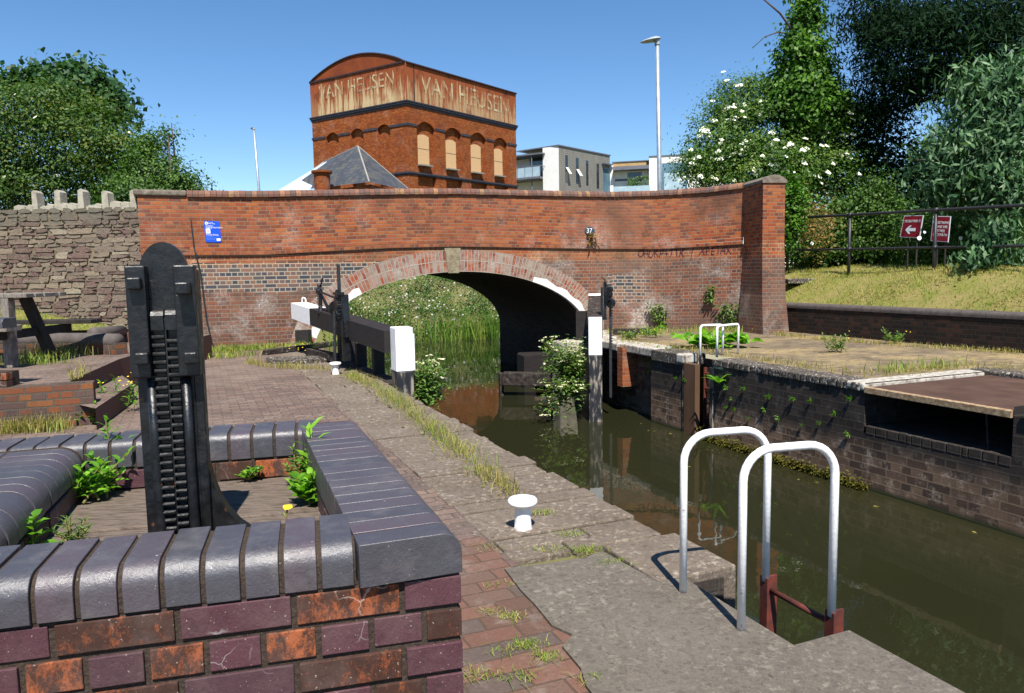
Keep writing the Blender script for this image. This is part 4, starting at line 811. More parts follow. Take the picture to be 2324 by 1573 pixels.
b = MB(); za = at(1368, 640, Y=14.75).z; zc2 = at(1368, 722, Y=14.75).z
for u, w in ((1366, 0.05), (1373, 0.06)): c = at(u, 690, Y=14.7); b.bar(Vector((c.x, c.y, zc2)), Vector((c.x, c.y, za - (0.1 if u < 1370 else 0.0))), w, 0.05, up=vw)
for u, v, r in ((1381, 668, 0.07), (1386, 688, 0.085), (1379, 680, 0.06), (1384, 657, 0.045)):
    c = at(u, v, Y=14.65); b.lathe([(0, -0.05), (r, -0.05), (r, 0.05), (0, 0.05)], c, 12, axis=vs * 0.7 + vw * 0.7)
    for i in range(10): a = i * math.pi / 5; b.box(c + vs * (r * 0.75 * math.cos(a)) + ZV * (r * math.sin(a)), 0.035, 0.035, 0.03, ax=vs)
b.boxv(at(1362, 726, Y=14.7) - vw * 0.05, vs * 0.13, vw * 0.16, ZV * 0.05); b.build('gear_box', M['black_iron'], rgt)
b = MB(); b.tube([at(1381, 655, Y=14.65), at(1376, 645, Y=14.65), at(1372, 634, Y=14.65), at(1365, 629, Y=14.65)], [0.018, 0.016, 0.014, 0.012], 8); b.build('crank_handle', M['black_steel'], rgt)

# timbers and stones about the gates
b = MB(); q0, q1 = P(16.15, 6.55), P(15.2, 8.0); b.bar(Vector((q0.x, q0.y, -0.98)), Vector((q1.x, q1.y, -1.0)), 0.3, 0.3); b.boxv(q0 + ZV * -1.9 - NV * 0.08, NV * 0.1, DV * 0.12, ZV * 1.05)
tag(b.build('fender_timber', M['old_timber'], bevel=0.02), 'black rotting timber fender lying just above the water under the arch', 'timber')
b = MB()                                                                  # rounded abutment nose with a pale ledge
cn = P(17.6, 8.45); nose = [(-1.05, -0.75), (-1.0, -0.2), (-0.75, 0.25), (0.3, 0.4), (0.7, -0.75)]
b.prism([cn + NV * x + DV * y + ZV * -2.0 for x, y in nose], ZV * 1.42); o1 = b.build('nose', M['black_timber'], None, bevel=0.06, seg=3)
an = thing('abutment_nose', 'dark rounded brick nosing at the foot of the arch with a pale ledge', 'abutment', P(17.6, 8.4, -1)); attach(o1, an, False)
b = MB(); b.prism([cn + NV * x + DV * y + ZV * -1.22 for x, y in ((-0.95, -1.15), (-0.75, -0.8), (0.35, -0.78), (0.35, -1.2), (-0.2, -1.25))], ZV * 0.09); b.build('ledge', M['lock_coping'], an, bevel=0.03)
b = MB(); b.boxv(P(14.75, 7.35, -1.9), DV * 0.45, NV * 0.62, ZV * 1.85); tag(b.build('stone_stub', M['cope_stone'], bevel=0.06, seg=3), 'lichened grey stone stub half hidden by the umbel plant near the right gate', 'stone')
rp = at(690, 784, z=0.0)
b = MB(); b.prism([rp + NV * x + DV * y for x, y in ((-0.19, -0.12), (0.08, -0.16), (0.19, 0.0), (0.14, 0.16), (-0.16, 0.16))], ZV * 0.34)
o = b.build('guard_stone', M['black_timber'], bevel=0.045, seg=3); tag(o, 'tarred black guard stone at the left foot of the arch', 'guard stone')
b = MB(); b.bar(at(600, 800, z=0.05), at(790, 776, z=0.06), 0.16, 0.1); tag(b.build('ground_timber', M['old_timber'], bevel=0.015), 'dark timber baulk lying on the ground below the balance beam', 'timber')
b = MB(); b.bar(at(1392, 752, z=0.08), at(1468, 751, z=0.08), 0.14, 0.12); tag(b.build('ground_timber', M['old_timber'], bevel=0.015), 'short dark timber baulk lying beside the right-hand gate gear', 'timber')
qc = at(668, 826, z=0.0); b = MB(); n = 22; rg = random.Random(6)             # low curved mound of lichened setts
for i in range(n):
    a0 = math.pi * (0.02 + 0.96 * i / n); a1 = math.pi * (0.02 + 0.96 * (i + 0.93) / n); X1 = Vector((1, -0.04, 0)); Y1 = Vector((0.04, 1, 0)); r0, r1 = 0.30, 0.62; e = lambda a, r: qc + X1 * (r * math.cos(a)) * 1.02 + Y1 * (0.5 - r * math.sin(a) * 0.95)
    zt = 0.07 + rg.uniform(-0.01, 0.02); b.prism([e(a0, r0) + ZV * -0.05, e(a0, r1), e(a1, r1), e(a1, r0)], ZV * zt)
b.prism([qc + Vector((0.40 * math.cos(a), 0.5 + 0.34 * math.sin(a) * -1, -0.05)) for a in [math.pi * k / 10 for k in range(11)]], ZV * 0.13)
tag(b.build('stone_quadrant', M['quay_coping'], bevel=0.012), 'low half-round mound of lichened stone setts in front of the bridge', 'stone mound')

# ------------------------------------------------------------------ ladders and bollards
def loop(b, pa, pb, zt, za, zb_, r=0.0175, rr=0.14):
    d = (pb - pa); d.z = 0; l = d.length; d.normalize(); pts = [pa + ZV * za]; a0 = Vector((pa.x, pa.y, 0)); n = 7
    pts.append(a0 + ZV * (zt - rr - 0.06))
    for i in range(n + 1): a = math.pi / 2 * i / n; pts.append(a0 + d * (rr - rr * math.cos(a)) + ZV * (zt - rr + rr * math.sin(a)))
    for i in range(n + 1): a = math.pi / 2 * i / n; pts.append(a0 + d * (l - rr + rr * math.sin(a)) + ZV * (zt - rr + rr * math.cos(a)))
    pts.append(a0 + d * l + ZV * zb_); b.tube(pts, r, 14)
la = thing('lock_ladder', 'rusty lock ladder with two white hoop handrails close to the viewer', 'ladder', P(2.55, 2.3, 0))
b = MB(); pa, pb = P(2.77, 2.0), P(2.70, 2.42); loop(b, pa, pb, at(1630, 975, Y=3.42).z, 0.0, 0.02, rr=0.13); b.lathe([(0.03, 0), (0.022, 0.012), (0, 0.012)], pa, 12); b.build('hoop_rail', M['white_paint'], la, smooth=True)
b = MB(); pa2, pb2 = P(2.37, 2.0), P(2.30, 2.42); loop(b, pa2, pb2, at(1785, 1011, Y=3.03).z, 0.0, 0.02, rr=0.13); b.lathe([(0.03, 0), (0.022, 0.012), (0, 0.012)], pa2, 12); b.build('hoop_rail', M['white_paint'], la, smooth=True)
for p in (pb, pb2):
    b = MB(); b.boxv(p + ZV * -1.9 - DV * 0.006 - NV * 0.005, DV * 0.012, NV * 0.07, ZV * 1.94); b.boxv(p + ZV * -1.9 - DV * 0.025 - NV * 0.012, DV * 0.05, NV * 0.012, ZV * 1.94); b.build('stile', M['ladder_rust'], la)
for i in range(6):
    b = MB(); z = -0.03 - 0.25 * i; b.tube([pb + NV * 0.03 + ZV * z, pb2 + NV * 0.03 + ZV * z], 0.014, 10); b.build('rung', M['ladder_rust'], la, smooth=True)
lb = thing('lock_ladder', 'distant ladder in the far lock wall with two white square handrails', 'ladder', P(10.5, 8.0, 0))
f1, f2 = at(1589, 815, s=8.0), at(1627, 800, s=8.12); k1, k2 = at(1640, 806, z=0), at(1675, 803, z=0); zt2 = at(1630, 741, Y=12.6).z
for nm, p, q, z0 in (('hoop_rail', f1, k1, at(1588, 832, s=8.0).z), ('hoop_rail', f2, k2, 0.0)):
    p = Vector((p.x, p.y, 0)); q = Vector((q.x, q.y, 0)); b = MB(); loop(b, p, q, zt2 - (0.0 if nm == 'x' else 0), z0, 0.0, r=0.021, rr=0.06); b.build(nm, M['white_paint'], lb, smooth=True)
lx0, lx1 = P(L0 + 0.14, SR + 0.17), P(L1 - 0.30, SR + 0.17)
for p in (lx0, lx1): b = MB(); b.boxv(p + ZV * -1.8, DV * 0.025, NV * 0.06, ZV * 1.6); b.build('stile', M['ladder_rust'], lb)
for i in range(6): b = MB(); z = -0.3 - 0.26 * i; b.tube([lx0 + ZV * z + NV * 0.03, lx1 + ZV * z + NV * 0.03], 0.018, 8); b.build('rung', M['ladder_rust'], lb)
bo = thing('mooring_bollard', 'white mushroom-headed mooring bollard on the near lock edge', 'bollard', at(1187, 1203, z=0.0), 'white bollards on the left lock edge')
b = MB(); b.lathe([(0.06, -0.01), (0.058, 0.008), (0.05, 0.02), (0.048, 0.06), (0.047, 0.14), (0.05, 0.155), (0.0, 0.158)], (0, 0, 0), 28); b.build('stem', M['white_paint'], bo, local=True, smooth=True)
b = MB(); b.lathe([(0.0, 0.148), (0.045, 0.148), (0.078, 0.153), (0.087, 0.166), (0.086, 0.181), (0.078, 0.191), (0.045, 0.197), (0.0, 0.199)], (0, 0, 0), 28); b.build('cap', M['white_paint'], bo, local=True, smooth=True)
dup(bo, at(762, 851, z=0.0), 0.4, 'smaller-looking white mushroom bollard in dry grass near the left gate')

# ------------------------------------------------------------------ the brick planter round the ground paddle
K0 = Vector((-0.13, 1.70, 0)); E2 = Vector((-0.966, -0.259, 0)).normalized(); E1 = Vector((-0.352, 0.936, 0)).normalized()
I2 = Vector((-E2.y * -1, 0, 0)); I2 = Vector((E2.y, -E2.x, 0)); I2 = I2 if I2.y > 0 else -I2            # inward from the near wall
O1 = Vector((E1.y, -E1.x, 0))                                                                          # outward (right) from the right wall
PT, PC, WTH = 0.90, 0.80, 0.215
pl = thing('brick_planter', 'raised box of purple and orange brick with blue bullnose coping around the paddle post', 'planter', K0)
rg = random.Random(12)
def course(b, p0, d, nrm, z, length, ws, cols, h=0.0665, dep=0.1, start=0):
    """one course of separate bricks whose faces lie on the line p0 + d*x, looking along nrm"""
    x = 0.0; i = start
    while x < length:
        w = ws[min(i, len(ws) - 1)] if i < len(ws) else ws[-1]; w = min(w, length - x + 0.02); c = cols[i % len(cols)]
        b.cur = rg.uniform(0.02, 0.47) if c == 'P' else rg.uniform(0.6, 0.98)
        jx = rg.uniform(-0.0015, 0.0015); jn = rg.uniform(-0.003, 0.003)
        b.boxv(p0 + d * x + nrm * (jn - dep) + ZV * (z + jx), d * (w - 0.013), nrm * dep, ZV * h); x += w; i += 1
    b.cur = None
b = MB(); rows = [([0.145, 0.24], 'POPOPOPO'), ([0.095, 0.122, 0.118], 'OPPOPOPOPPO'), ([0.145, 0.24], 'POPOPPO'), ([0.1, 0.118], 'POPPOPOPOP'), ([0.145, 0.24], 'OPPOPO'), ([0.1, 0.12], 'PPOPPOP')]
for i in range(10):
    ws, cs = rows[i % 6]; course(b, K0, E2, -I2, PC - 0.08 * (i + 1) + 0.005, 1.75, ws, cs)
    course(b, K0 + E1 * 0.112, E1, O1, PC - 0.08 * (i + 1) + 0.005, 1.48, [0.24] if i % 2 else [0.115], cs)
b.build('face_bricks', M['planter_brick'], pl, bevel=0.002)
b = MB()                                                                  # mortar behind the faces
b.boxv(K0 + I2 * 0.007 + E2 * 0.007, E2 * 1.75, I2 * (WTH - 0.02), ZV * (PC + 0.002)); b.boxv(K0 - O1 * 0.007 + E1 * 0.03, E1 * 1.46, -O1 * (WTH + 0.01), ZV * (PC + 0.001))
RIN = K0 - O1 * 0.235; FARL = 1.42
LIN0, LIN1 = Vector((-1.30, 1.84, 0)), Vector((-1.575, 2.70, 0)); EL = (LIN1 - LIN0).normalized(); OL = Vector((EL.y, -EL.x, 0))     # left wall, OL points into the box
b.boxv(LIN1 + EL * 0.4 - OL * 0.008, -EL * 1.8, -OL * 0.5, ZV * (PC + 0.002))
FR = at(706, 974, z=PT); FL_ = at(190, 1008, z=PT); EF = (FL_ - FR); EF.z = 0; EF.normalize(); IF = Vector((EF.y, -EF.x, 0)); IF = IF if IF.y < 0 else -IF; FR.z = 0
b.boxv(FR - EF * 0.2 - IF * 0.008, EF * 2.6, -IF * 0.2, ZV * (PC + 0.001)); mc_ = b
b = MB()                                                                  # inner faces seen over the rim
course(b, FR - EF * 0.1, EF, IF, PC - 0.078, 1.1, [0.12, 0.205, 0.135, 0.2], 'POOOPO', h=0.068); course(b, RIN + E1 * 0.2, E1, -O1, PC - 0.078, 1.0, [0.24], 'POP'); course(b, LIN0 - EL * 0.3, EL, OL, PC - 0.078, 1.25, [0.24], 'PPO')
b.build('inner_bricks', M['planter_brick'], pl, bevel=0.003)
def cope_run(b, p0, d, nrm, length, width, pitch=0.081, gap=0.011, rad=0.048, z0=PC, h=0.1, jit=0.002, over=0.0):
    """rounded coping bricks laid on edge along d, the round edge facing nrm"""
    n = int(length / pitch)
    for i in range(n):
        b.cur = rg.random(); o = p0 + d * (i * pitch) + nrm * rg.uniform(-jit, jit) + ZV * rg.uniform(-jit, jit); w = d * (pitch - gap)
        pr = [(over, z0), (over, z0 + h - rad)] + [(over - rad + rad * math.cos(a), z0 + h - rad + rad * math.sin(a)) for a in [R(9 * q) for q in range(1, 11)]] + [(-width, z0 + h), (-width, z0)]
        A = [o + nrm * x + ZV * z for x, z in pr]; Bq = [q + w for q in A]; m_ = len(pr)
        for k in range(m_): j = (k + 1) % m_; b.poly([A[k], Bq[k], Bq[j], A[j]])
        b.poly(A); b.poly(Bq[::-1])
    b.cur = None
cope_run(mc_, K0 + E2 * 0.24, E2, -I2, 1.5, WTH - 0.01, pitch=1.5, gap=0.0, over=-0.005, h=0.093, jit=0); cope_run(mc_, K0 + E1 * 0.012, E1, O1, 1.47, 0.228, pitch=1.47, gap=0, over=-0.002, h=0.097, jit=0)
cope_run(mc_, FR - EF * 0.02, EF, IF, 2.3, 0.19, pitch=2.3, gap=0, rad=0.03, over=-0.006, h=0.094, jit=0); cope_run(mc_, LIN0 - EL * 0.6, EL, OL, 1.5, 0.5, pitch=1.5, gap=0, rad=0.075, over=-0.004, h=0.096, jit=0); mc_.rnd = [None] * len(mc_.rnd); mc_.build('mortar_core', M['gritty_mortar'], pl)
b = MB(); cope_run(b, K0 + E2 * 0.245, E2, -I2, 1.5, WTH, over=0.004)
cope_run(b, K0 + E1 * 0.0 - E1 * 0.0, E1, O1, 1.5, 0.235, gap=0.004, jit=0.001, over=0.004)
cope_run(b, FR - EF * 0.02, EF, IF, 2.3, 0.2, pitch=0.083, rad=0.03)
cope_run(b, LIN0 - EL * 0.6, EL, OL, 1.52, 0.225, gap=0.005, rad=0.075); cope_run(b, LIN0 - EL * 0.6 - OL * 0.235, EL, OL, 1.52, 0.3, gap=0.005, rad=0.004)
b.build('bullnose_coping', M['bullnose'], pl, smooth=28, bevel=0.0015, merge=True)
b = MB(); DK = 0.722
o_ = K0 + I2 * (WTH - 0.02) - O1 * 0.2; up_ = (FR - RIN)
for x0, x1, dz in ((0.0, 0.33, -0.01), (0.338, 0.66, 0.0), (0.668, 0.98, 0.004), (0.988, 1.3, -0.006)):
    b.boxv(o_ + E1 * x0 + ZV * (DK - 0.06 + dz) + E2 * -0.02, E1 * (x1 - x0), E2 * 1.6, ZV * 0.06)
b.build('deck_boards', M['deck'], pl, bevel=0.006, uvd=E2)
# cast-iron ground paddle post
gx = -E2; gn = -I2; GP = Vector((-0.968, 2.10, DK)); GS = 0.00128
pg = thing('paddle_post', 'tarred cast-iron ground paddle post with twin toothed racks in the brick box', 'paddle gear', GP)
def g_(x, y, z): return GP + gx * (x * 0.87) + gn * y + ZV * z
ox = 0.0
b = MB(); out = [(-0.072, 0.0), (0.072, 0.0), (0.072, 0.79)] + [(0.072 * math.cos(R(a)), 0.79 + 0.088 * math.sin(R(a))) for a in range(12, 169, 12)] + [(-0.072, 0.79)]
b.prism([g_(x, 0.0, z) for x, z in out], -gn * 0.035); b.build('back_plate', M['black_iron'], pg, bevel=0.006)
for x0, x1 in ((-0.103, -0.045), (0.036, 0.1)):
    b = MB(); b.boxv(g_(x0, 0.0, 0.505), gx * (0.87 * (x1 - x0)), gn * 0.048, ZV * 0.308); b.build('side_plate', M['black_iron'], pg, bevel=0.004)
for x, z, d in ((-0.075, 0.765, 0.03), (-0.066, 0.562, 0.03), (0.066, 0.75, 0.06), (0.075, 0.558, 0.03)):
    b = MB(); b.boxv(g_(x - 0.017, 0.048, z - 0.016), gx * 0.034, gn * d, ZV * 0.032); b.build('bolt', M['black_iron'], pg, bevel=0.004)
for x0, x1, off, tp in ((-0.041, -0.004, 0.0, 0.69), (0.002, 0.034, 0.0125, 0.692)):
    b = MB(); b.boxv(g_(x0 + 0.002, 0.004, -0.02), gx * (0.87 * (x1 - x0 - 0.004)), gn * 0.006, ZV * 0.66); b.prism([g_(x0, y, z) for y, z in ((0.0, 0.635), (0.03, 0.635), (0.03, tp - 0.015), (0.022, tp - 0.004), (0.01, tp), (0.0, tp))], gx * (0.87 * (x1 - x0)))
    for i in range(27):
        z = 0.615 - off - i * 0.0238; pr = [(0.008, z - 0.007), (0.024, z - 0.0065), (0.029, z - 0.002), (0.029, z + 0.002), (0.024, z + 0.006), (0.008, z + 0.007)]; b.prism([g_(x0, y, zz) for y, zz in pr], gx * (0.87 * (x1 - x0)))
    b.build('toothed_rack', M['black_iron'], pg, bevel=0.0015)
b = MB(); b.boxv(g_(-0.003, 0.0, -0.02), gx * 0.004, gn * 0.022, ZV * 0.69); b.build('rack_divider', M['black_iron'], pg)
for x0, x1, b0 in ((-0.052, -0.046, -0.03), (0.05, 0.052, 0.05)):
    b = MB(); b.tube([g_(x0, 0.018, 0.50), g_(x0, 0.020, 0.3), g_(x0, 0.020, 0.12), g_(x0 + 0.004, 0.026, 0.04), g_(x0 - 0.004, 0.035, -0.02)], [0.013, 0.013, 0.0135, 0.015, 0.018], 12); b.build('guide_rod', M['black_iron'], pg, smooth=True)
b = MB(); b.boxv(g_(-0.098, -0.06, -0.02), gx * 0.03, gn * 0.058, ZV * 0.56); b.boxv(g_(-0.098, -0.06, -0.02), gx * 0.17, gn * 0.02, ZV * 0.52); b.boxv(g_(0.07, -0.06, -0.02), gx * 0.026, gn * 0.06, ZV * 0.82); b.boxv(g_(-0.098, -0.1, 0.54), gx * 0.024, gn * 0.1, ZV * 0.26); b.build('side_cheek', M['black_iron'], pg, bevel=0.004)
b = MB(); fl = [(0.098, 0.0), (0.26, 0.0), (0.22, 0.022), (0.185, 0.048), (0.15, 0.09), (0.125, 0.135), (0.108, 0.185), (0.098, 0.23)]
b.prism([g_(x, -0.02, z) for x, z in fl], -gn * 0.06); b.boxv(g_(-0.14, -0.12, -0.012), gx * 0.46, gn * 0.15, ZV * 0.018); b.build('flared_foot', M['black_iron'], pg, bevel=0.006)
# ------------------------------------------------------------------ left side: stone wall, bank, platform, steps, table
sw_ = thing('stone_wall', 'tall rubble stone wall left of the bridge topped by uneven upright stones', 'wall', (-11, 16.2, 0))
W0, W1 = Vector((-7.22, 15.1, 0)), Vector((-26.0, 16.3, 0)); dW = (W1 - W0).normalized(); nW = Vector((-dW.y, dW.x, 0)); nW = nW if nW.y < 0 else -nW
b = MB(); rg = random.Random(21); Lw = (W1 - W0).length; b.boxv(W0 - ZV * 0.3 + nW * -0.5, dW * Lw, nW * 0.47, ZV * 3.18); b.build('mortar_core', plain('pale_old_mortar', hx('#857863'), hx('#5c5245'), 9, 0.95, 0.01, 0.1, bsc=40), sw_)
b = MB(); z = -0.1
while z < 2.86:                                                            # roughly coursed rubble, every stone its own block
    hc = rg.uniform(0.055, 0.15); hc = min(hc, 2.93 - z); x = rg.uniform(-0.1, 0)
    while x < 5.6:
        w = rg.uniform(0.1, 0.42) * (1.25 if hc > 0.1 else 0.9); x0 = max(x, 0.0); sub_ = 2 if hc > 0.12 and rg.random() < 0.4 else 1
        for q in range(sub_):
            h_ = hc / sub_; z0 = z + q * h_; gp = rg.uniform(0.004, 0.02); j = lambda a: rg.uniform(-a, a) * min(1.6, hc * 14); b.cur = rg.random(); d0 = rg.uniform(-0.014, 0.012); wj = w * rg.uniform(0.85, 1.0)
            pts = [(x0 + gp + j(0.012), z0 + gp + j(0.012)), (x0 + wj * rg.uniform(0.3, 0.7), z0 + gp * 0.2 + j(0.01)), (x0 + wj - gp + j(0.014), z0 + gp + j(0.014)), (x0 + wj - gp * 0.4 + j(0.02), z0 + h_ * rg.uniform(0.4, 0.6)), (x0 + wj - gp + j(0.03), z0 + h_ - gp + j(0.012)), (x0 + wj * rg.uniform(0.3, 0.7), z0 + h_ - gp * 0.2 + j(0.012)), (x0 + gp + j(0.03), z0 + h_ - gp + j(0.012)), (x0 + gp * 0.5 + j(0.01), z0 + h_ * rg.uniform(0.4, 0.6))]
            b.prism([W0 + dW * px_ + ZV * pz_ + nW * (-0.06) for px_, pz_ in pts], nW * (0.06 + d0))
        x = x0 + w
    z += hc
b.cur = None; b.build('rubble_stones', M['stonework'], sw_, bevel=0.014)
x = 0.0; i = 0
while x < 2.75:
    tall = i % 3 == 1; w = rg.uniform(0.11, 0.17) if tall else rg.uniform(0.13, 0.27); h = rg.uniform(0.28, 0.40) if tall else rg.uniform(0.07, 0.16); b = MB(); tl = rg.uniform(-0.03, 0.03)
    c = W0 + dW * x + ZV * 2.88 + nW * -0.24; b.prism([c, c + dW * w, c + dW * (w * 0.92 + tl) + ZV * h, c + dW * (w * 0.55 + tl) + ZV * (h + 0.03), c + dW * (w * 0.1 + tl) + ZV * (h * 0.95)], nW * 0.22); b.build('cope_stone', M['cope_stone'], sw_, bevel=0.03, seg=3); x += w * 1.03; i += 1
# grass bank below the wall
def zb_l(X, Y):
    k = min(max((Y - 11.3) / 3.7, 0), 1); hi = 0.5 + 0.5 * min(max((-7.9 - X) / 2.6, 0), 1); return 0.62 * (1 - k) + hi * k
b = MB(); n, m_ = 24, 12
def bl(i, j): X = -7.7 - 14.0 * i / n; y0 = 11.35 + 0.5 * max(0, (X + 9)) * 1.0; y0 = lerp_tab(-X, [(7.7, 14.9), (8.6, 12.6), (9.4, 11.6), (22, 11.3)]); Y = y0 + (16.5 - y0) * j / m_; return Vector((X, Y, zb_l(X, Y)))
for i in range(n):
    for j in range(m_): b.poly([bl(i, j), bl(i + 1, j), bl(i + 1, j + 1), bl(i, j + 1)])
tag(b.build('grass_bank', M['grass_soil'], smooth=True, merge=True), kind='structure')
# raised brick platform with two steps
PZ = 0.44
fp = at(211, 868, z=PZ); f0 = at(0, 882, z=PZ); df = (f0 - fp).normalized(); fl_ = fp + df * 5
q1_, q2_ = at(153, 866, z=PZ), at(273, 814, z=PZ); ds = (q2_ - q1_).normalized()
r1_, r2_ = at(216, 927, z=0.22), at(303, 870, z=0.22)
pf = thing('brick_platform', 'raised brick platform with two steps down to the towpath on the left', 'platform', (fp.x, fp.y, 0))
bk = [fl_ + Vector((0, 6, 0)), Vector((-7.7, 14.2, PZ))]
b = MB(); b.poly([fl_, fp - df * -0.0, q1_ + (fp - q1_) * 0.02, q2_, Vector((q2_.x - 0.4, 14.0, PZ)), Vector((-16, 14.0, PZ))]); tread = [Vector((q.x, q.y, 0.22)) for q in (q1_, r1_)] 
b.poly([Vector((q1_.x, q1_.y, 0.22)), r1_, r2_, Vector((q2_.x, q2_.y, 0.22))]); b.build('paved_top', M['paving'], pf)
b = MB()
def wall_q(b, p, q, z0, z1): b.poly([Vector((p.x, p.y, z0)), Vector((q.x, q.y, z0)), Vector((q.x, q.y, z1)), Vector((p.x, p.y, z1))])
wall_q(b, q1_, q2_, 0.2, PZ); wall_q(b, r1_, r2_, 0.0, 0.22); wall_q(b, q2_, Vector((q2_.x - 0.4, 14.0, 0)), 0, PZ); wall_q(b, r2_, Vector((q2_.x, q2_.y, 0)), 0, 0.22); b.build('step_risers', M['planter_brick'] if False else M['coping'], pf)
nf = Vector((-df.y, df.x, 0)); nf = nf if nf.y < 0 else -nf
b = MB(); b.boxv(Vector((fp.x, fp.y, -0.05)), df * 4.5, -nf * 0.2, ZV * (PZ + 0.05)); b.build('front_wall', M['platform_brick'], pf, bevel=0.006)
# low kerb wall with round coping behind the platform, little pier at its end
kb = thing('kerb_wall', 'low brick kerb wall with dark round coping edging the left grass', 'kerb wall', (-9, 11, 0.4))
kp = [at(u, v, z=PZ) for u, v in ((-260, 812), (-60, 806), (75, 803), (190, 803), (262, 806))]
b = MB(); KH = 0.16
for a, c in zip(kp, kp[1:]): d = c - a; nn = Vector((d.y, -d.x, 0)).normalized(); b.boxv(a - ZV * 0.1, d, -nn * 0.2, ZV * (KH + 0.1))
b.build('brick_face', M['platform_brick'], kb)
b = MB(); b.tube([p + ZV * (KH + 0.03) + Vector((0.0, 0.1, 0)) for p in kp], 0.105, 14); b.tube([kp[3] + ZV * (KH + 0.1) + Vector((0, 0.3, 0)), at(276, 752, z=0.62)], 0.1, 14); b.build('round_coping', M['kerb_coping'], kb, smooth=True)
pe = at(276, 836, z=0.0); b = MB(); b.boxv(Vector((pe.x - 0.13, pe.y, 0)), Vector((0.5, 0, 0)), Vector((0, 0.28, 0)), ZV * 0.6); b.build('end_pier', M['coping'], kb, bevel=0.01)
pk = at(6, 881, z=PZ); b = MB()
for i in range(2): course(b, pk + Vector((0.02, 0.03, -PZ)), Vector((-1, 0.03, 0)), Vector((0, -1, 0)), PZ + 0.075 * i, 1.2, [0.12, 0.235], 'OPPO', h=0.066)
o = b.build('face_bricks', M['planter_brick'], None, bevel=0.003); sp_ = thing('brick_planter', 'low brick planter corner with blue coping at the left edge on the platform', 'planter', pk); attach(o, sp_, False)
b = MB(); b.boxv(pk + Vector((0.01, 0.05, 0.0)), Vector((-1.2, 0.036, 0)), Vector((0, 0.2, 0)), ZV * 0.15); b.build('mortar_core', M['gritty_mortar'], sp_)
b = MB(); cope_run(b, pk + Vector((0.03, 0.03, 0)), Vector((-1, 0.03, 0)), Vector((0, -1, 0)), 1.2, 0.22, z0=PZ + 0.152, h=0.1); b.build('bullnose_coping', M['bullnose'], sp_, bevel=0.003, merge=True)
# picnic table
pt_ = thing('picnic_table', 'weathered timber picnic table cut off by the left edge, on the platform', 'picnic table', at(27, 834, z=PZ))
fl1 = at(27, 834, z=PZ); Y0 = fl1.y; xl = fl1.x
b = MB(); ztb = at(50, 675, Y=Y0 + 0.2).z
for i in range(5): b.boxv(Vector((xl - 2.0, Y0 - 0.05 + i * 0.165, ztb)), Vector((2.0 + 0.28 + 0.01 * (i % 3), 0, 0)), Vector((0, 0.15, 0)), ZV * 0.05)
b.build('table_top', M['picnic'], pt_, bevel=0.006)
b = MB(); zs2 = at(40, 752, Y=Y0 - 0.25).z
for i in range(2): b.boxv(Vector((xl - 2.0, Y0 - 0.34 + i * 0.15, zs2)), Vector((2.0 + 0.2, 0, 0)), Vector((0, 0.14, 0)), ZV * 0.07)
b.build('bench_seat', M['picnic'], pt_, bevel=0.006)
b = MB()
for i in range(2): b.boxv(Vector((xl - 2.0, Y0 + 1.05 + i * 0.15, zs2)), Vector((2.0 + 0.42, 0, 0)), Vector((0, 0.14, 0)), ZV * 0.055)
b.build('bench_seat', M['picnic_dark'], pt_, bevel=0.006)
for yb, yt, mm in ((Y0, Y0 + 0.02, 'picnic'), (Y0 + 0.75, Y0 + 0.45, 'picnic_dark')):
    b = MB(); b.bar(Vector((xl + (0.0 if yb == Y0 else 0.06), yb, PZ)), Vector((xl + (0 if yb == Y0 else -0.06), yt, ztb)), 0.13, 0.1, up=Vector((1, 0, 0))); b.build('leg', M[mm], pt_, bevel=0.005)
b = MB(); b.bar(Vector((xl - 0.02, Y0 - 0.3, zs2 - 0.06)), Vector((xl - 0.02, Y0 + 1.3, zs2 - 0.06)), 0.06, 0.11); b.build('cross_brace', M['picnic_dark'], pt_, bevel=0.005)
b = MB(); b.boxv(Vector((xl - 0.17, Y0 - 0.09, ztb - 0.16)), Vector((0.09, 0, 0)), Vector((0, 0.012, 0)), ZV * 0.13); b.build('table_plate', M['galv'], pt_)

# ------------------------------------------------------------------ right side: retaining wall, bank, railing, notices
rt_w = thing('retaining_wall', 'long low dark brick retaining wall with rounded blue coping below the right bank', 'retaining wall', P(8, 12.7, 0))
b = MB(); b.boxv(P(-6, 12.7, -0.2), DV * 20.6, NV * 0.32, ZV * 0.76); b.build('brick_face', M['chamber'] if False else brick('retaining_brick', [hx('#33271f'), hx('#3f2c25'), hx('#2a211d'), hx('#4a3228'), hx('#2f2622')], hx('#3d362f'), bw=0.25, bh=0.085, grime=0.4, grime_col=(0.012, 0.011, 0.01), squash=0.5), rt_w)
b = MB(); rg = random.Random(31); t = -6.0
while t < 14.6:
    w = min(0.115, 14.6 - t); b.cur = rg.random() * 0.4; pr = [(-0.015, 0.562), (-0.015, 0.60)] + [(0.05 - 0.065 * math.cos(R(a)), 0.60 + 0.07 * math.sin(R(a))) for a in (20, 40, 60, 80, 90)] + [(0.3, 0.67), (0.3, 0.562)]
    A = [P(t, 12.7 + x, z) for x, z in pr]; Bq = [q + DV * (w - 0.006) for q in A]; m_ = len(pr)
    for k in range(m_): j = (k + 1) % m_; b.poly([A[k], Bq[k], Bq[j], A[j]])
    b.poly(A); b.poly(Bq[::-1]); t += w
b.cur = None; b.build('round_coping', M['kerb_coping'], rt_w, merge=True)
def zbank(t, s):
    base = lerp_tab(s, [(12.95, 0.62), (13.5, 0.98), (14.1, 1.32), (14.8, 1.42), (16, 1.45), (40, 1.6)]); return base + 0.04 * math.sin(t * 1.7 + s) + 0.03 * math.sin(t * 0.9 - s * 2.3)
b = MB(); n, m_ = 46, 24
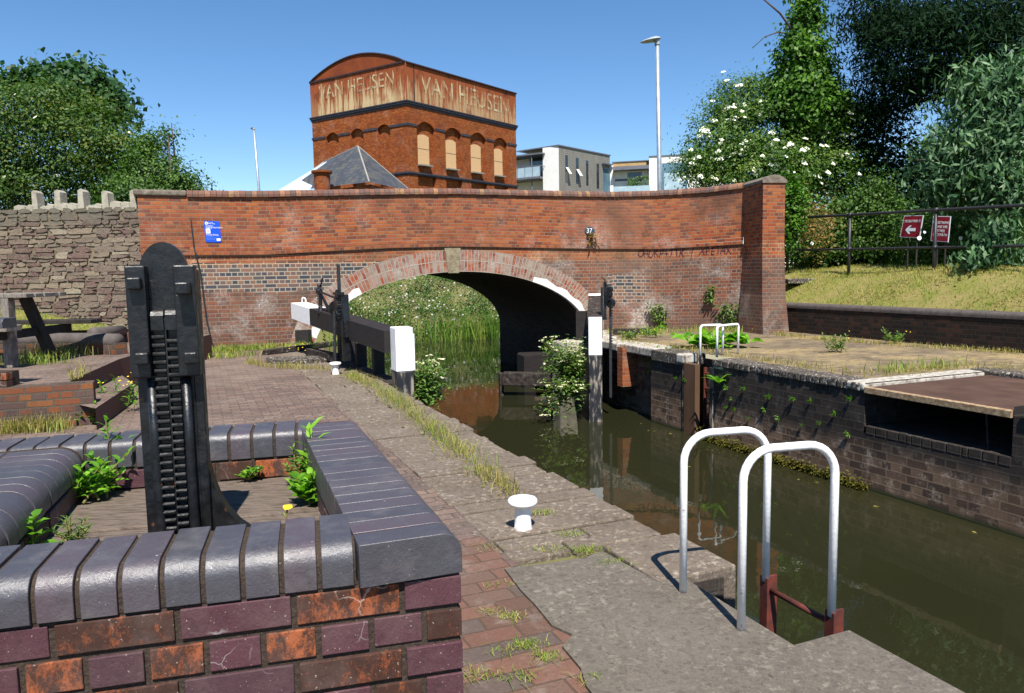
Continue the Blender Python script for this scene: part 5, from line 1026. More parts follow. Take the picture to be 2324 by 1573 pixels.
def bp(i, j): t = -8 + 38 * i / n; s = 12.95 + 22 * (j / m_) ** 2.2; return P(t, s, zbank(t, s))
for i in range(n):
    for j in range(m_): b.poly([bp(i, j), bp(i + 1, j), bp(i + 1, j + 1), bp(i, j + 1)])
tag(b.build('right_bank', M['grass_soil'], smooth=True, merge=True), kind='structure')
b = MB(); c = at(1836, 634, s=13.75); b.boxv(Vector((c.x - 0.5, c.y, c.z - 0.1)), Vector((1.0, 0.1, 0)), Vector((-0.05, 0.4, 0)), ZV * 0.12); tag(b.build('stone_step', M['quay_coping'], bevel=0.02), 'dark stone step set in the grass just right of the bridge pier', 'step')
rl = thing('bank_railing', 'black two-bar tubular railing along the top of the right bank', 'railing', P(12, 14.3, 1.4))
ts_ = [15.35, 13.34, 11.11, 8.9, 6.7, 4.5, 2.3]; zt_ = lambda t: 2.70 + (t - 13.3) * 0.032; zm_ = lambda t: zt_(t) - 0.80 + (t - 13.3) * -0.03 * 0.4
b = MB(); b.tube([P(t, 14.3, zt_(t)) for t in ts_], 0.034, 10); b.build('top_rail', M['black_steel'], rl, smooth=True)
b = MB(); b.tube([P(t, 14.3, zm_(t)) for t in ts_], 0.028, 10); b.build('mid_rail', M['black_steel'], rl, smooth=True)
for t in ts_: b = MB(); b.tube([P(t, 14.3, 1.0), P(t, 14.3, zt_(t))], 0.035, 10); b.lathe([(0.0, -0.05), (0.05, -0.05), (0.058, 0), (0.05, 0.05), (0, 0.05)], P(t, 14.3, zt_(t)), 10, axis=DV); b.lathe([(0.0, -0.05), (0.045, -0.05), (0.05, 0), (0.045, 0.05), (0, 0.05)], P(t, 14.3, zm_(t)), 10, axis=DV); b.build('post', M['black_steel'], rl, smooth=True)
def notice(name, label, quad, s, lines, arrow=False):
    c = [at(u, v, s=s) for u, v in quad]; o = thing(name, label, 'notice', (c[2] + c[3]) / 2); xd = (c[1] - c[0]).normalized(); yd = (c[0] - c[3]).normalized(); nd_ = xd.cross(yd).normalized()
    b = MB(); b.prism(c, -nd_ * 0.012); b.build('panel', M['sign_white'], o)
    k = lambda x, y: c[3].lerp(c[2], x).lerp(c[0].lerp(c[1], x), y) + nd_ * 0.003
    b = MB(); b.poly([k(0.035, 0.025), k(0.965, 0.025), k(0.965, 0.975), k(0.035, 0.975)]); b.build('red_field', M['sign_red'], o)
    h = (c[0] - c[3]).length
    for body, x, y, size in lines: text_mesh('lettering', body, size * h, k(x, y) + nd_ * 0.002, xd, yd, M['sign_white'], o, 0.001, sx=0.8)
    if arrow:
        w = (c[1] - c[0]).length; cc = k(0.47, 0.36) + nd_ * 0.002; pp = [(-0.27, 0), (-0.06, 0.19), (0.04, 0.19), (-0.07, 0.07), (0.27, 0.07), (0.27, -0.07), (-0.07, -0.07), (0.04, -0.19), (-0.06, -0.19)]
        b = MB(); b.prism([cc + xd * (x * w) + yd * (y * w) for x, y in pp], nd_ * 0.002); b.build('arrow', M['sign_white'], o)
    for x in (0.3, 0.75): 
        q = k(x, 0.5) - nd_ * 0.03; b = MB(); b.tube([q - ZV * 1.3, q + ZV * h * 0.35], 0.02, 6); b.build('stake', M['picnic_dark'], o)
notice('footpath_notice', 'tilted red notice reading PEDESTRIANS over a white left arrow behind the railing', [(2052, 489.6), (2096, 488.5), (2087, 540.7), (2042, 538)], 14.75, [('PEDESTRIANS', 0.5, 0.74, 0.17)], True)
notice('footpath_notice', 'red text-only notice half behind a railing post, right of the arrow notice', [(2118, 490), (2158, 491), (2152, 550), (2112, 547)], 14.75, [('PEDESTRIANS', 0.5, 0.74, 0.15), ('PLEASE USE', 0.5, 0.58, 0.15), ('OTHER', 0.5, 0.42, 0.15), ('FOOTPATH', 0.5, 0.26, 0.15)])

# ------------------------------------------------------------------ the old brick water tower with its rusted tank
tw = thing('water_tower', 'tall red brick water tower with a rusted lettered iron tank and boarded windows', 'water tower', (-8, 58, 0))
TY = 58.0; kc = at(925, 300, Y=TY); kc = Vector((kc.x, kc.y, 0)); aR, aL = R(38), R(-56); dRt = Vector((math.sin(aR), math.cos(aR), 0)); dLt = Vector((math.sin(aL), math.cos(aL), 0))
def along(d, u): r = ray(u, 300); q = r.x / r.y; return (q * kc.y - kc.x) / (d.x - q * d.y)
LR, LL = along(dRt, 1171), along(dLt, 709)
def fR(u, v): return at(u, v, pl=(kc, dRt))
def fLf(u, v): return at(u, v, pl=(kc, dLt))
def zK(v): return at(925, v, Y=TY).z
ztt, ztb_, zs1, zs2_, = zK(141), zK(229), zK(270), zK(389)
nR = Vector((dRt.y, -dRt.x, 0)); nL = Vector((-dLt.y, dLt.x, 0))
def box_plan(b, z0, z1, off=0.0):
    c = [kc + nR * off + nL * off, kc + dRt * LR + nR * off + dRt * off, kc + dRt * LR + dLt * LL + (dRt + dLt) * off, kc + dLt * LL + nL * off + dLt * off]; n = 4
    for i in range(4): p, q = c[i], c[(i + 1) % 4]; b.poly([p + ZV * z0, q + ZV * z0, q + ZV * z1, p + ZV * z1]) if False else b.poly([q + ZV * z0, p + ZV * z0, p + ZV * z1, q + ZV * z1][::-1])
    b.poly([p + ZV * z1 for p in c]); b.poly([p + ZV * z0 for p in c][::-1])
# recessed arched bays and windows, right face: columns by picture x
def spanR(u): return along(dRt, u)
def spanL(u): return along(dLt, u)
b = MB(); rec = 0.28
def facade(b, d, nrm, length, bays, zspring_bot, ztop, holes_top):
    """wall face with round-headed recesses: bays = (x0, x1, spring z)"""
    xs = 0.0; zlo = -1.0
    for x0, x1, zsp in bays:
        b.poly([kc + d * xs + ZV * zlo, kc + d * x0 + ZV * zlo, kc + d * x0 + ZV * ztop, kc + d * xs + ZV * ztop]); rise = (x1 - x0) * 0.24; n = 10
        arcp = [(x0 + (x1 - x0) * i / n, zsp + rise * math.sin(math.pi * i / n) ** 0.8) for i in range(n + 1)]
        for (a, za), (c, zc) in zip(arcp, arcp[1:]):
            b.poly([kc + d * a + ZV * za, kc + d * c + ZV * zc, kc + d * c + ZV * ztop, kc + d * a + ZV * ztop]); b.poly([kc + d * a + ZV * za, kc + d * c + ZV * zc, kc + d * c + ZV * zc - nrm * rec, kc + d * a + ZV * za - nrm * rec])
        for x in (x0, x1): b.poly([kc + d * x + ZV * zlo, kc + d * x + ZV * zsp, kc + d * x + ZV * zsp - nrm * rec, kc + d * x + ZV * zlo - nrm * rec])
        b.poly([kc + d * x0 - nrm * rec + ZV * zlo, kc + d * x1 - nrm * rec + ZV * zlo, kc + d * x1 - nrm * rec + ZV * (zsp + rise), kc + d * x0 - nrm * rec + ZV * (zsp + rise)]); xs = x1
    b.poly([kc + d * xs + ZV * zlo, kc + d * length + ZV * zlo, kc + d * length + ZV * ztop, kc + d * xs + ZV * ztop])
zsp = zK(283)
baysR = [(spanR(a), spanR(c), zsp) for a, c in ((946, 987), (1010, 1047), (1067, 1103), (1120, 1151))]; baysL = [(spanL(a), spanL(c), zsp) for a, c in ((885, 856), (825, 795), (768, 739))]
facade(b, dRt, nR, LR, baysR, 0, ztb_, 0); facade(b, dLt, nL, LL, baysL, 0, ztb_, 0)
kb_ = kc + dRt * LR + dLt * LL
b.poly([kc + dRt * LR - ZV, kb_ - ZV, kb_ + ZV * ztb_, kc + dRt * LR + ZV * ztb_]); b.poly([kb_ - ZV, kc + dLt * LL - ZV, kc + dLt * LL + ZV * ztb_, kb_ + ZV * ztb_]); b.build('brick_walls', M['tower_brick'], tw)
b = MB()
for z0, z1, o in ((ztb_ - 0.30, ztb_ - 0.16, 0.06), (ztb_ - 0.15, ztb_ - 0.02, 0.12), (ztb_ - 0.02, ztb_ + 0.06, 0.16)): box_plan(b, z0, z1, o)
for z0, z1, o in ((zs2_ - 0.22, zs2_ - 0.12, 0.05), (zs2_ - 0.12, zs2_, 0.1)): box_plan(b, z0, z1, o)
def band(b, d, nrm, x0, x1, z0, z1, o): b.boxv(kc + d * x0 + ZV * z0 - nrm * 0.02, d * (x1 - x0), nrm * (o + 0.02), ZV * (z1 - z0))
for d, nrm, bays, ln in ((dRt, nR, baysR, LR), (dLt, nL, baysL, LL)):
    e = -0.05
    for x0, x1, z_ in bays: band(b, d, nrm, e, x0, zsp - 0.02, zsp + 0.16, 0.06); e = x1
    band(b, d, nrm, e, ln + 0.05, zsp - 0.02, zsp + 0.16, 0.06)
b.build('blue_brick_bands', M['blue_brick'], tw)
zwt, zwb, zwm = at(962, 305, pl=(kc, dRt)).z, at(963, 373, pl=(kc, dRt)).z, at(962, 337, pl=(kc, dRt)).z
for (x0, x1, _z), du in zip(baysR, (0, 0, 0, 0)):
    w0, w1 = x0 + (x1 - x0) * 0.16, x0 + (x1 - x0) * 0.78; o_w = kc - nR * (rec - 0.02)
    b = MB(); n = 8; rise = 0.14; arcp = [(w0 + (w1 - w0) * i / n, zwt - 0.1 + rise * math.sin(math.pi * i / n)) for i in range(n + 1)]
    b.prism([o_w + dRt * w0 + ZV * zwb] + [o_w + dRt * w1 + ZV * zwb] + [o_w + dRt * x + ZV * z for x, z in arcp[::-1]], -nR * 0.05); f = b.build('window_board', M['board'], tw)
    b = MB(); b.boxv(o_w + dRt * w0 + ZV * (zwm - 0.015) + nR * 0.002, dRt * (w1 - w0), nR * 0.006, ZV * 0.03); b.build('board_joint', M['tank_edge'], f, local=True)
    b = MB(); b.boxv(o_w + dRt * (w0 - 0.08) + ZV * (zwb - 0.12), dRt * (w1 - w0 + 0.16), nR * 0.34, ZV * 0.11); b.build('window_sill', M['sill'], f, local=True)
# tank
b = MB(); zt0 = ztb_ + 0.06
for d, nrm, ln, pw in ((dRt, nR, LR, 0.62), (dLt, nL, LL, 1.0)):
    n = 24
    for i in range(n): b.cur = pw * (0.25 if (d is dLt and i > 21) else 1.0); b.poly([kc + d * (ln * i / n) + nrm * 0.05 + ZV * zt0, kc + d * (ln * (i + 1) / n) + nrm * 0.05 + ZV * zt0, kc + d * (ln * (i + 1) / n) + nrm * 0.05 + ZV * ztt, kc + d * (ln * i / n) + nrm * 0.05 + ZV * ztt])
b.cur = 0.5; k1_ = kc + dRt * LR; k2_ = kc + dLt * LL; b.poly([k1_ + ZV * zt0, kb_ + ZV * zt0, kb_ + ZV * ztt, k1_ + ZV * ztt]); b.poly([kb_ + ZV * zt0, k2_ + ZV * zt0, k2_ + ZV * ztt, kb_ + ZV * ztt]); b.cur = None
tk = b.build('iron_tank', M['tank'], tw)
b = MB(); b.boxv(kc + dRt * (LR * 0.055) + nR * 0.05 + ZV * zt0, dRt * 0.06, nR * 0.05, ZV * (ztt - zt0)); b.build('seam_strip', M['tank_edge'], tk, local=True); b = MB()
b.tube([kc + dRt * 0.03 + nR * 0.07 + nL * 0.07 + ZV * zt0, kc + nR * 0.07 + nL * 0.07 + ZV * ztt], 0.05, 6); b.build('corner_strip', M['tank'], tk, local=True)
cl = kc + dLt * (LL * 0.5) + nL * 0.075; hz = ztt - zt0
text_mesh('painted_lettering', 'VAN HEUSEN', hz * 0.56, cl + ZV * (zt0 + hz * 0.64), -dLt, ZV, M['tank_letter'], tk, 0.004, sx=LL * 0.88 / (hz * 0.56 * 6.6), local=True)
text_mesh('painted_lettering', 'VAN HEUSEN', hz * 0.72, kc + dRt * (LR * 0.52) + nR * 0.075 + ZV * (zt0 + hz * 0.5), dRt, ZV, M['tank_letter'], tk, 0.004, sx=LR * 0.9 / (hz * 0.72 * 6.6), local=True)
# curved roof over the tank: barrel across the left face, running back along the right face
b = MB(); n = 20; rise = at(818, 124, pl=(kc + dLt * 0, dLt)).z - ztt; prf = [(LL * i / n, ztt + rise * math.sin(math.pi * i / n) ** 0.85) for i in range(n + 1)]; ge = nL * 0.06
for (a, za), (c, zc) in zip(prf, prf[1:]):
    b.poly([kc + dLt * a + ZV * ztt + ge, kc + dLt * c + ZV * ztt + ge, kc + dLt * c + ZV * zc + ge, kc + dLt * a + ZV * za + ge]); b.poly([kc + dLt * a + ZV * za + nL * 0.1, kc + dLt * c + ZV * zc + nL * 0.1, kc + dRt * LR + dLt * c + ZV * zc, kc + dRt * LR + dLt * a + ZV * za])
b.build('barrel_roof', M['tank_roof'], tw)
b = MB(); b.tube([kc + dLt * a + ZV * (z + 0.04) + nL * 0.1 for a, z in prf], 0.075, 6); b.tube([kc + nR * 0.1 + nL * 0.1 + ZV * ztt, kc + dRt * LR + nR * 0.1 + ZV * ztt], 0.085, 6); b.boxv(kc + nL * 0.02 + ZV * (ztt - 0.02), dLt * LL, nL * 0.12, ZV * 0.12); b.build('roof_edge', M['tank_edge'], tw)

# slate-roofed building in front of the tower
hb = thing('slate_roof_house', 'low brick house with a hipped slate roof in front of the tower', 'house', (-9, 45, 0))
HK = 1.45; ap = at(812, 332, Y=32.0 * HK); e1 = at(838, 413, Y=29.5 * HK); e2 = at(932, 425, Y=33.0 * HK); e0 = at(640, 436, Y=33.5 * HK); e2.z = e1.z; 
b = MB(); b.poly([e0, e1, ap, at(735, 368, Y=34.2 * HK)]); b.poly([e1, e2, ap]); b.poly([e2, e2 + Vector((0, 4, 0)), ap]); b.build('slate_roof', M['slate'], hb)
b = MB(); b.tube([ap, e1], 0.05, 6); b.tube([ap, e2], 0.045, 6); b.tube([ap, at(735, 368, Y=34.2 * HK), e0], 0.05, 6); b.build('ridge_flashing', M['lead'], hb)
b = MB(); b.poly([at(628, 434, Y=33.3 * HK), at(700, 436, Y=31.8 * HK), at(742, 366, Y=33.6 * HK), at(735, 369, Y=34.0 * HK)]); b.build('sheet_roof', M['zinc'], hb)
b = MB(); b.prism([Vector((q.x, q.y, 0.2)) for q in (e0 + Vector((0.2, 0.3, 0)), e1 + Vector((0, 0.3, 0)), e2 + Vector((-0.2, 0.2, 0)), e2 + Vector((0, 4, 0)), e0 + Vector((0, 4, 0)))], ZV * (e1.z - 0.3)); b.build('brick_walls', M['tower_brick'], hb)
b = MB(); c1 = at(732, 430, Y=44.4); zc1 = at(732, 388, Y=44.4).z; b.lathe([(0.0, -1.5), (0.46, -1.5), (0.46, zc1 - c1.z - 0.2), (0.6, zc1 - c1.z - 0.12), (0.6, zc1 - c1.z), (0, zc1 - c1.z)], c1, 20); b.build('chimney', M['tower_brick'], hb)

# ------------------------------------------------------------------ apartment block
ap_ = thing('apartment_block', 'modern white and grey apartment block with balconies beyond the bridge', 'apartment block', (5, 86, 0))
AY = 84.0; ka = at(1268, 345, Y=AY); ka = Vector((ka.x, ka.y, 0)); a1_ = R(40); a2_ = R(-56); dA = Vector((math.sin(a1_), math.cos(a1_), 0)); dB = Vector((math.sin(a2_), math.cos(a2_), 0)); nA = Vector((dA.y, -dA.x, 0)); nB = Vector((-dB.y, dB.x, 0))
def uA(u, d, p=None): p = p or ka; r = ray(u, 380); q = r.x / r.y; return (q * p.y - p.x) / (d.x - q * d.y)
zAt = at(1268, 331, Y=AY).z
def panel(b, p, d, x0, x1, z0, z1, nrm, o, th=0.06): b.boxv(p + d * x0 + ZV * z0 + nrm * (o - th), d * (x1 - x0), nrm * th, ZV * (z1 - z0))
xA1 = uA(1384, dA); xB1 = uA(1232, dB)
b = MB(); panel(b, ka, dA, 0, xA1, 0, zAt, nA, 0.0, 0.4); b.build('clad_wall', M['cladding'], ap_)
b = MB(); panel(b, ka, dB, 0.0, xB1, 0, zAt - 0.02, nB, 0.0, 5.0); panel(b, ka - dA * 0.0, dB, xB1, xB1 + 9, 0, zAt - 0.5, nB, -1.6, 1.0); b.build('white_wall', M['render'], ap_)
b = MB(); b.boxv(ka - nB * -0.12 + ZV * zAt + nA * 0.1, dA * (xA1 + 0.2), -nA * 6, ZV * 0.12); zcn = at(1200, 337, pl=(ka, dB)).z - 0.2; b.boxv(ka + dB * (xB1 - 0.3) + ZV * (zAt - 0.75), dB * 9, nB * 0.7, ZV * 0.16); b.boxv(ka + dB * (xB1 - 0.2) + ZV * (zAt - 0.75), dB * 9, nB * -1.7, ZV * 0.16)
b.tube([ka + dB * (uA(1212, dB)) + nB * 0.5 + ZV * 0, ka + dB * (uA(1212, dB)) + nB * 0.5 + ZV * (zAt - 0.7)], 0.07, 6); zbf = at(1210, 408, pl=(ka, dB)).z; b.boxv(ka + dB * xB1 + ZV * zbf, dB * 9, nB * 0.9, ZV * 0.22); b.boxv(ka + dB * xB1 + ZV * zbf, dB * 9, nB * -1.6, ZV * 0.2); b.build('roof_and_floor_edges', M['grey_trim'], ap_)
b = MB(); panel(b, ka, dB, uA(1230, dB), uA(1186, dB), zbf + 0.2, zAt - 1.1, nB, -1.55); wdo = b.build('balcony_window', M['glass'], ap_)
b = MB(); panel(b, ka, dB, uA(1230, dB), uA(1186, dB), zAt - 1.1, zAt - 0.75, nB, -1.5); panel(b, ka, dB, uA(1230, dB), uA(1222, dB), zbf + 0.2, zAt - 1.1, nB, -1.5); b.build('window_frame', M['glass_dark'], wdo, local=True)
b = MB(); zr_ = at(1210, 380, pl=(ka, dB)).z; panel(b, ka, dB, xB1 - 0.2, xB1 + 9, zbf + 0.22, zr_ - 0.05, nB, 0.9, 0.03); b.build('glass_balustrade', M['balcony_glass'], ap_)
b = MB(); b.tube([ka + dB * (xB1 - 0.2) + nB * 0.9 + ZV * zr_, ka + dB * (xB1 + 9) + nB * 0.9 + ZV * zr_], 0.04, 6); b.tube([ka + dB * (xB1 - 0.2) + nB * 0.9 + ZV * zr_, ka + dB * (xB1 - 0.2) + nB * 0.0 + ZV * zr_], 0.04, 6)
for i in range(9): q = ka + dB * (xB1 - 0.2 + i) + nB * 0.92; b.tube([q + ZV * zbf, q + ZV * zr_], 0.03, 6)
b.build('balcony_rail', M['grey_trim'], ap_)
for u0, u1, v0, v1 in ((1283, 1288.5, 352, 414), (1307, 1313, 358, 417), (1330, 1335, 364, 421), (1354, 1359, 371, 428)):
    p0 = at(u0, v0, pl=(ka, dA)); p1 = at(u1, v1, pl=(ka, dA)); x0, x1 = uA(u0, dA), uA(u1, dA); b = MB(); panel(b, ka, dA, x0, x1, p1.z, p0.z, nA, 0.03, 0.05); w = b.build('slit_window', M['glass_dark'], ap_)
    if u0 < 1320:
        b = MB(); zm = p1.z + (p0.z - p1.z) * 0.55; c = ka + dA * x0 + nA * 0.04; b.boxv(c + ZV * zm, dA * (x1 - x0), (nA * 0.5 - ZV * 0.75), nA * 0.05); b.build('open_sash', M['render'], w, local=True)
p0 = at(1376, 385, pl=(ka, dA)); x0, x1 = uA(1375, dA), uA(1386, dA) - 0.1; b = MB(); panel(b, ka, dA, x0 - 0.6, x1, 0, at(1375, 381, pl=(ka, dA)).z, nA, 0.04, 0.05); b.build('tall_window', M['glass'], ap_)
b = MB(); panel(b, ka, dA, uA(1365, dA), xA1, at(1365, 370, pl=(ka, dA)).z - 0.15, at(1365, 370, pl=(ka, dA)).z, nA, 0.5, 0.5); b.build('louvre_canopy', M['grey_trim'], ap_)
# second wing
kw_ = ka + dA * xA1; kw_ = Vector((kw_.x, kw_.y, 0)); d3 = Vector((math.cos(R(14)), -math.sin(R(14)), 0)) if False else Vector((math.sin(R(104)), math.cos(R(104)), 0)); n3 = Vector((d3.y, -d3.x, 0)); n3 = n3 if n3.y < 0 else -n3
def u3(u): return uA(u, d3, kw_)
def z3(u, v): return at(u, v, pl=(kw_, d3)).z
ap2 = thing('apartment_wing', 'lower white apartment wing with tan roof fascia behind the lamp post', 'apartment block', kw_ + d3 * 3)
b = MB(); panel(b, kw_, d3, 0, u3(1474), 0, z3(1430, 384), n3, -0.6, 4.0); panel(b, kw_, d3, 0.0, u3(1392), 0, z3(1390, 372), n3, 0.0, 0.5); b.build('white_wall', M['render'], ap2)
b = MB(); panel(b, kw_, d3, u3(1392), u3(1466), z3(1430, 378), z3(1430, 366), n3, -0.5, 0.3); b.build('tan_fascia', M['timber_clad'], ap2)
b = MB(); panel(b, kw_, d3, u3(1388), u3(1476), z3(1430, 366), z3(1430, 364), n3, -0.4, 4); panel(b, kw_, d3, u3(1393), u3(1474), z3(1430, 387), z3(1430, 379), n3, 1.0, 1.6); panel(b, kw_, d3, u3(1395), u3(1422), z3(1410, 410), z3(1410, 405), n3, -0.55, 0.06); panel(b, kw_, d3, u3(1456), u3(1474), z3(1460, 405), z3(1460, 400), n3, -0.55, 0.06); b.build('canopy_and_bands', M['grey_trim'], ap2)
b = MB(); panel(b, kw_, d3, u3(1423), u3(1456), z3(1440, 440), z3(1440, 390), n3, -0.55, 0.08); b.build('patio_window', M['glass_dark'], ap2)
b = MB(); panel(b, kw_, d3, u3(1395), u3(1476), z3(1440, 440), z3(1440, 424), n3, 1.0, 0.04); b.build('balcony_front', M['balcony_glass'], ap2)
b = MB(); rg = random.Random(14)
V, F = leaf_cards(np.array([kw_ + d3 * (u3(1425) + (u3(1474) - u3(1425)) * random.random()) + n3 * 0.8 + ZV * (z3(1440, 420) + random.uniform(-0.2, 0.9)) for _ in range(160)]), np.tile([0, -1, 0.5], (160, 1)), 0.25, 0.14, RNG); raw_mesh('potted_plants', V, F, M['lf_weed_dull'], ap2, RNG.random(160))
ap3 = thing('apartment_wing', 'white apartment end block with a tall pale window right of the lamp post', 'apartment block', kw_ + d3 * 8)
b = MB(); panel(b, kw_, d3, u3(1474), u3(1640), 0, z3(1490, 357), n3, 0.6, 5.0); b.build('white_wall', M['render'], ap3)
b = MB(); panel(b, kw_, d3, u3(1474) - 0.05, u3(1640), z3(1490, 357), z3(1490, 355), n3, 0.7, 5.0); b.build('roof_edge', M['grey_trim'], ap3)
b = MB(); panel(b, kw_, d3, u3(1503), u3(1560), 0, z3(1510, 372), n3, 0.63, 0.05); w = b.build('tall_window', M['glass'], ap3)
b = MB(); panel(b, kw_, d3, u3(1508), u3(1556), 0, z3(1510, 394), n3, 0.66, 0.03); b.build('blind', M['balcony_glass'], w, local=True)
b = MB(); q = at(1375, 366, Y=92); b.tube([q, q + ZV * 0.9], 0.03, 6); b.tube([q + ZV * 0.7 - NV * 0.3, q + ZV * 0.85 + NV * 0.3], 0.02, 5); b.build('aerial', M['grey_trim'], ap_)

# ------------------------------------------------------------------ street lamps
def lamp(name, label, u0, v0, u1, v1, Y, r, head):
    top = at(u0, v0, Y=Y); bot = at(u1, v1, Y=Y); d = (bot - top).normalized(); o = thing(name, label, 'street lamp', (bot.x, bot.y, 0), 'street lamps beyond the bridge')
    b = MB(); b.tube([bot + d * 2.6, bot, top], [r * 1.15, r, r * 0.8], 12); b.build('pole', M['galv'], o, smooth=True)
    hx_ = at(*head, Y=Y - 0.35); ax = hx_ - top; b = MB(); L_ = ax.length; ax.normalize(); sd_ = Vector((0.35, 0.94, 0)) ; sd_ = (sd_ - ax * sd_.dot(ax)).normalized(); upv = ax.cross(sd_); upv = upv if upv.z > 0 else -upv; wl_ = L_ * 0.22
    prof = [(-0.18, 0.5, 0.02), (-0.10, 0.8, 0.10), (0.1, 1.0, 0.13), (0.45, 1.0, 0.10), (0.8, 0.75, 0.05), (1.0, 0.25, 0.01)]; rings = []
    for x, w, h in prof: c = top + ax * (x * L_) + upv * 0.02; rings.append([c - sd_ * wl_ * w, c + sd_ * wl_ * w, c + sd_ * wl_ * w * 0.7 + upv * h * L_, c - sd_ * wl_ * w * 0.7 + upv * h * L_])
    b.poly(rings[0]); b.poly(rings[-1][::-1])
    for a, c in zip(rings, rings[1:]):
        for i in range(4): j = (i + 1) % 4; b.poly([a[i], c[i], c[j], a[j]])
    b.build('lamp_head', M['lamp_shell'], o, bevel=0.02)
    b = MB(); b.tube([top + d * 0.15, top + upv * 0.05], r * 1.1, 10); b.build('bracket', M['lamp_shell'], o)
    return o
lamp('street_lamp', 'tall galvanised street lamp with angled head beside the flowering elder', 1491.5, 92, 1497.5, 440, 27.0, 0.085, (1455, 97))
lamp('street_lamp', 'thin distant street lamp against the sky left of the tower', 576, 291, 588.5, 440, 70.0, 0.12, (569, 292))
# ------------------------------------------------------------------ trees and shrubs
def tree(name, label, cat, base, blobs, mat, n_clump, per, L, Wd, cr=0.35, seed=1, trunk=None, droop=0.3, shell=0.4, jit=0.7, group=None, limbs=5, flat=0.7, lname='crown', tr=0.16):
    o = thing(name, label, cat, base, group); rng = np.random.default_rng(seed)
    C, Nn, kk, cc, d = crown_points(blobs, n_clump, per, rng, cr, flat, shell)
    V, F = leaf_cards(C, Nn, L, Wd, rng, droop, jit); cl = rng.random(n_clump)
    raw_mesh(lname, V, F, mat, o, np.clip(cl[kk] * 0.75 + rng.random(len(kk)) * 0.25, 0, 1))
    if trunk:
        b = MB(); p = Vector(base); q = Vector(trunk); m_ = p.lerp(q, 0.5) + Vector((0.15, 0.1, 0)); b.tube([p - ZV * 0.3, p.lerp(m_, 0.5), m_, q], [tr, tr * 0.85, tr * 0.7, tr * 0.4], 10)
        for i in range(limbs):
            bl = blobs[i % len(blobs)]; e = Vector(bl[0]) + Vector((rng.normal() * 0.3, rng.normal() * 0.3, rng.normal() * 0.3)); s0 = m_.lerp(q, rng.random()); b.tube([s0, s0.lerp(e, 0.5) + ZV * 0.15, e], [tr * 0.4, tr * 0.25, tr * 0.08], 7)
        b.build('trunk', M['bark'], o, smooth=True)
    return o, cc, d
def discs(name, pts, nrm, r, mat, parent, rng, dome=0.25):
    n = len(pts); nrm = nrm / (np.linalg.norm(nrm, axis=1)[:, None] + 1e-9); a = np.cross(nrm, rng.normal(size=(n, 3))); a /= np.linalg.norm(a, axis=1)[:, None]; c = np.cross(nrm, a); r = np.broadcast_to(r, (n,))[:, None] * rng.uniform(0.6, 1.25, (n, 1)); V = [pts + nrm * r * dome]
    for k in range(7): th = 2 * math.pi * k / 7; V.append(pts + (a * math.cos(th) + c * math.sin(th)) * r * rng.uniform(0.7, 1.15, (n, 1)))
    V = np.stack(V, 1).reshape(-1, 3); i0 = np.arange(n)[:, None] * 8; F = np.concatenate([i0 + np.array([[0, 1 + k, 1 + (k + 1) % 7]]) for k in range(7)], 0); return raw_mesh(name, V, F, mat, parent)
G0z = Vector
tr1, cc, dd = tree('hawthorn_tree', 'broad bronze-green flowering tree behind the stone wall at the left edge', 'tree', (-13, 22.5, 0.3),
    [px_blob(40, 330, 22, 170, 125, 0.8), px_blob(205, 315, 21.5, 100, 85, 0.9), px_blob(280, 370, 21, 70, 75), px_blob(120, 245, 22.5, 100, 55), px_blob(-120, 330, 22, 190, 170), px_blob(130, 440, 22.5, 180, 50)], M['lf_oak'], 900, 64, 0.105, 0.06, 0.40, 3, (-11.5, 22.5, 4.0), shell=0.35, limbs=7, flat=0.42, jit=0.5)
rng = np.random.default_rng(5); sel = rng.choice(len(cc), 60); discs('blossom', cc[sel] + dd[sel] * 0.3, dd[sel] + np.array([0, -0.3, 0.8]), 0.09, M['umbel'], tr1, rng)
tree('sycamore_tree', 'dark bluish broad-leaved tree rising over the bronze-green tree at left', 'tree', (-12, 24.5, 0.3), [px_blob(195, 215, 24, 62, 55), px_blob(245, 240, 23.5, 34, 40), px_blob(110, 182, 25, 40, 14), px_blob(60, 190, 25, 40, 12), px_blob(170, 170, 25, 26, 14)], M['lf_blue'], 170, 36, 0.2, 0.17, 0.34, 4, (-12.2, 24.3, 5.5))
tree('privet_bush', 'yellow-green bush reaching over the wall beside the bridge end', 'bush', (-8.5, 20, 0.3), [px_blob(345, 400, 20, 56, 60), px_blob(405, 425, 20, 38, 34), px_blob(372, 308, 20.2, 16, 14, 1.2), px_blob(340, 330, 20.2, 22, 20), px_blob(435, 440, 20, 18, 20), px_blob(320, 450, 19.5, 80, 36)], M['lf_hedge'], 360, 52, 0.09, 0.05, 0.27, 6, (-9, 20, 2.5), flat=0.5, jit=0.5)
# elder in flower
el, cc, dd = tree('elder_tree', 'rounded elder covered in flat cream flower heads right of the lamp post', 'tree', (8.6, 24.5, 0.5),
    [px_blob(1745, 300, 25, 135, 110, 0.9), px_blob(1635, 330, 24.5, 70, 100, 1.0), px_blob(1590, 385, 24, 48, 55), px_blob(1690, 235, 25, 70, 58), px_blob(1850, 330, 24.5, 90, 110), px_blob(1740, 390, 24, 130, 70), px_blob(1880, 390, 23.5, 60, 60)], M['lf_elder'], 1000, 56, 0.105, 0.05, 0.33, 8, (8.6, 25, 4.2), shell=0.38, limbs=7, flat=0.5, jit=0.5)
rng = np.random.default_rng(9); fr_ = (dd[:, 1] < -0.15) & (dd[:, 2] < 0.9); idx = np.where(fr_)[0]; sel = rng.choice(idx, 230); fp_ = cc[sel] + dd[sel] * 0.2 + rng.normal(size=(230, 3)) * 0.08; fn_ = dd[sel] * 0.6 + np.array([0, -0.55, 0.75]); od = np.argsort(fp_[:, 1])
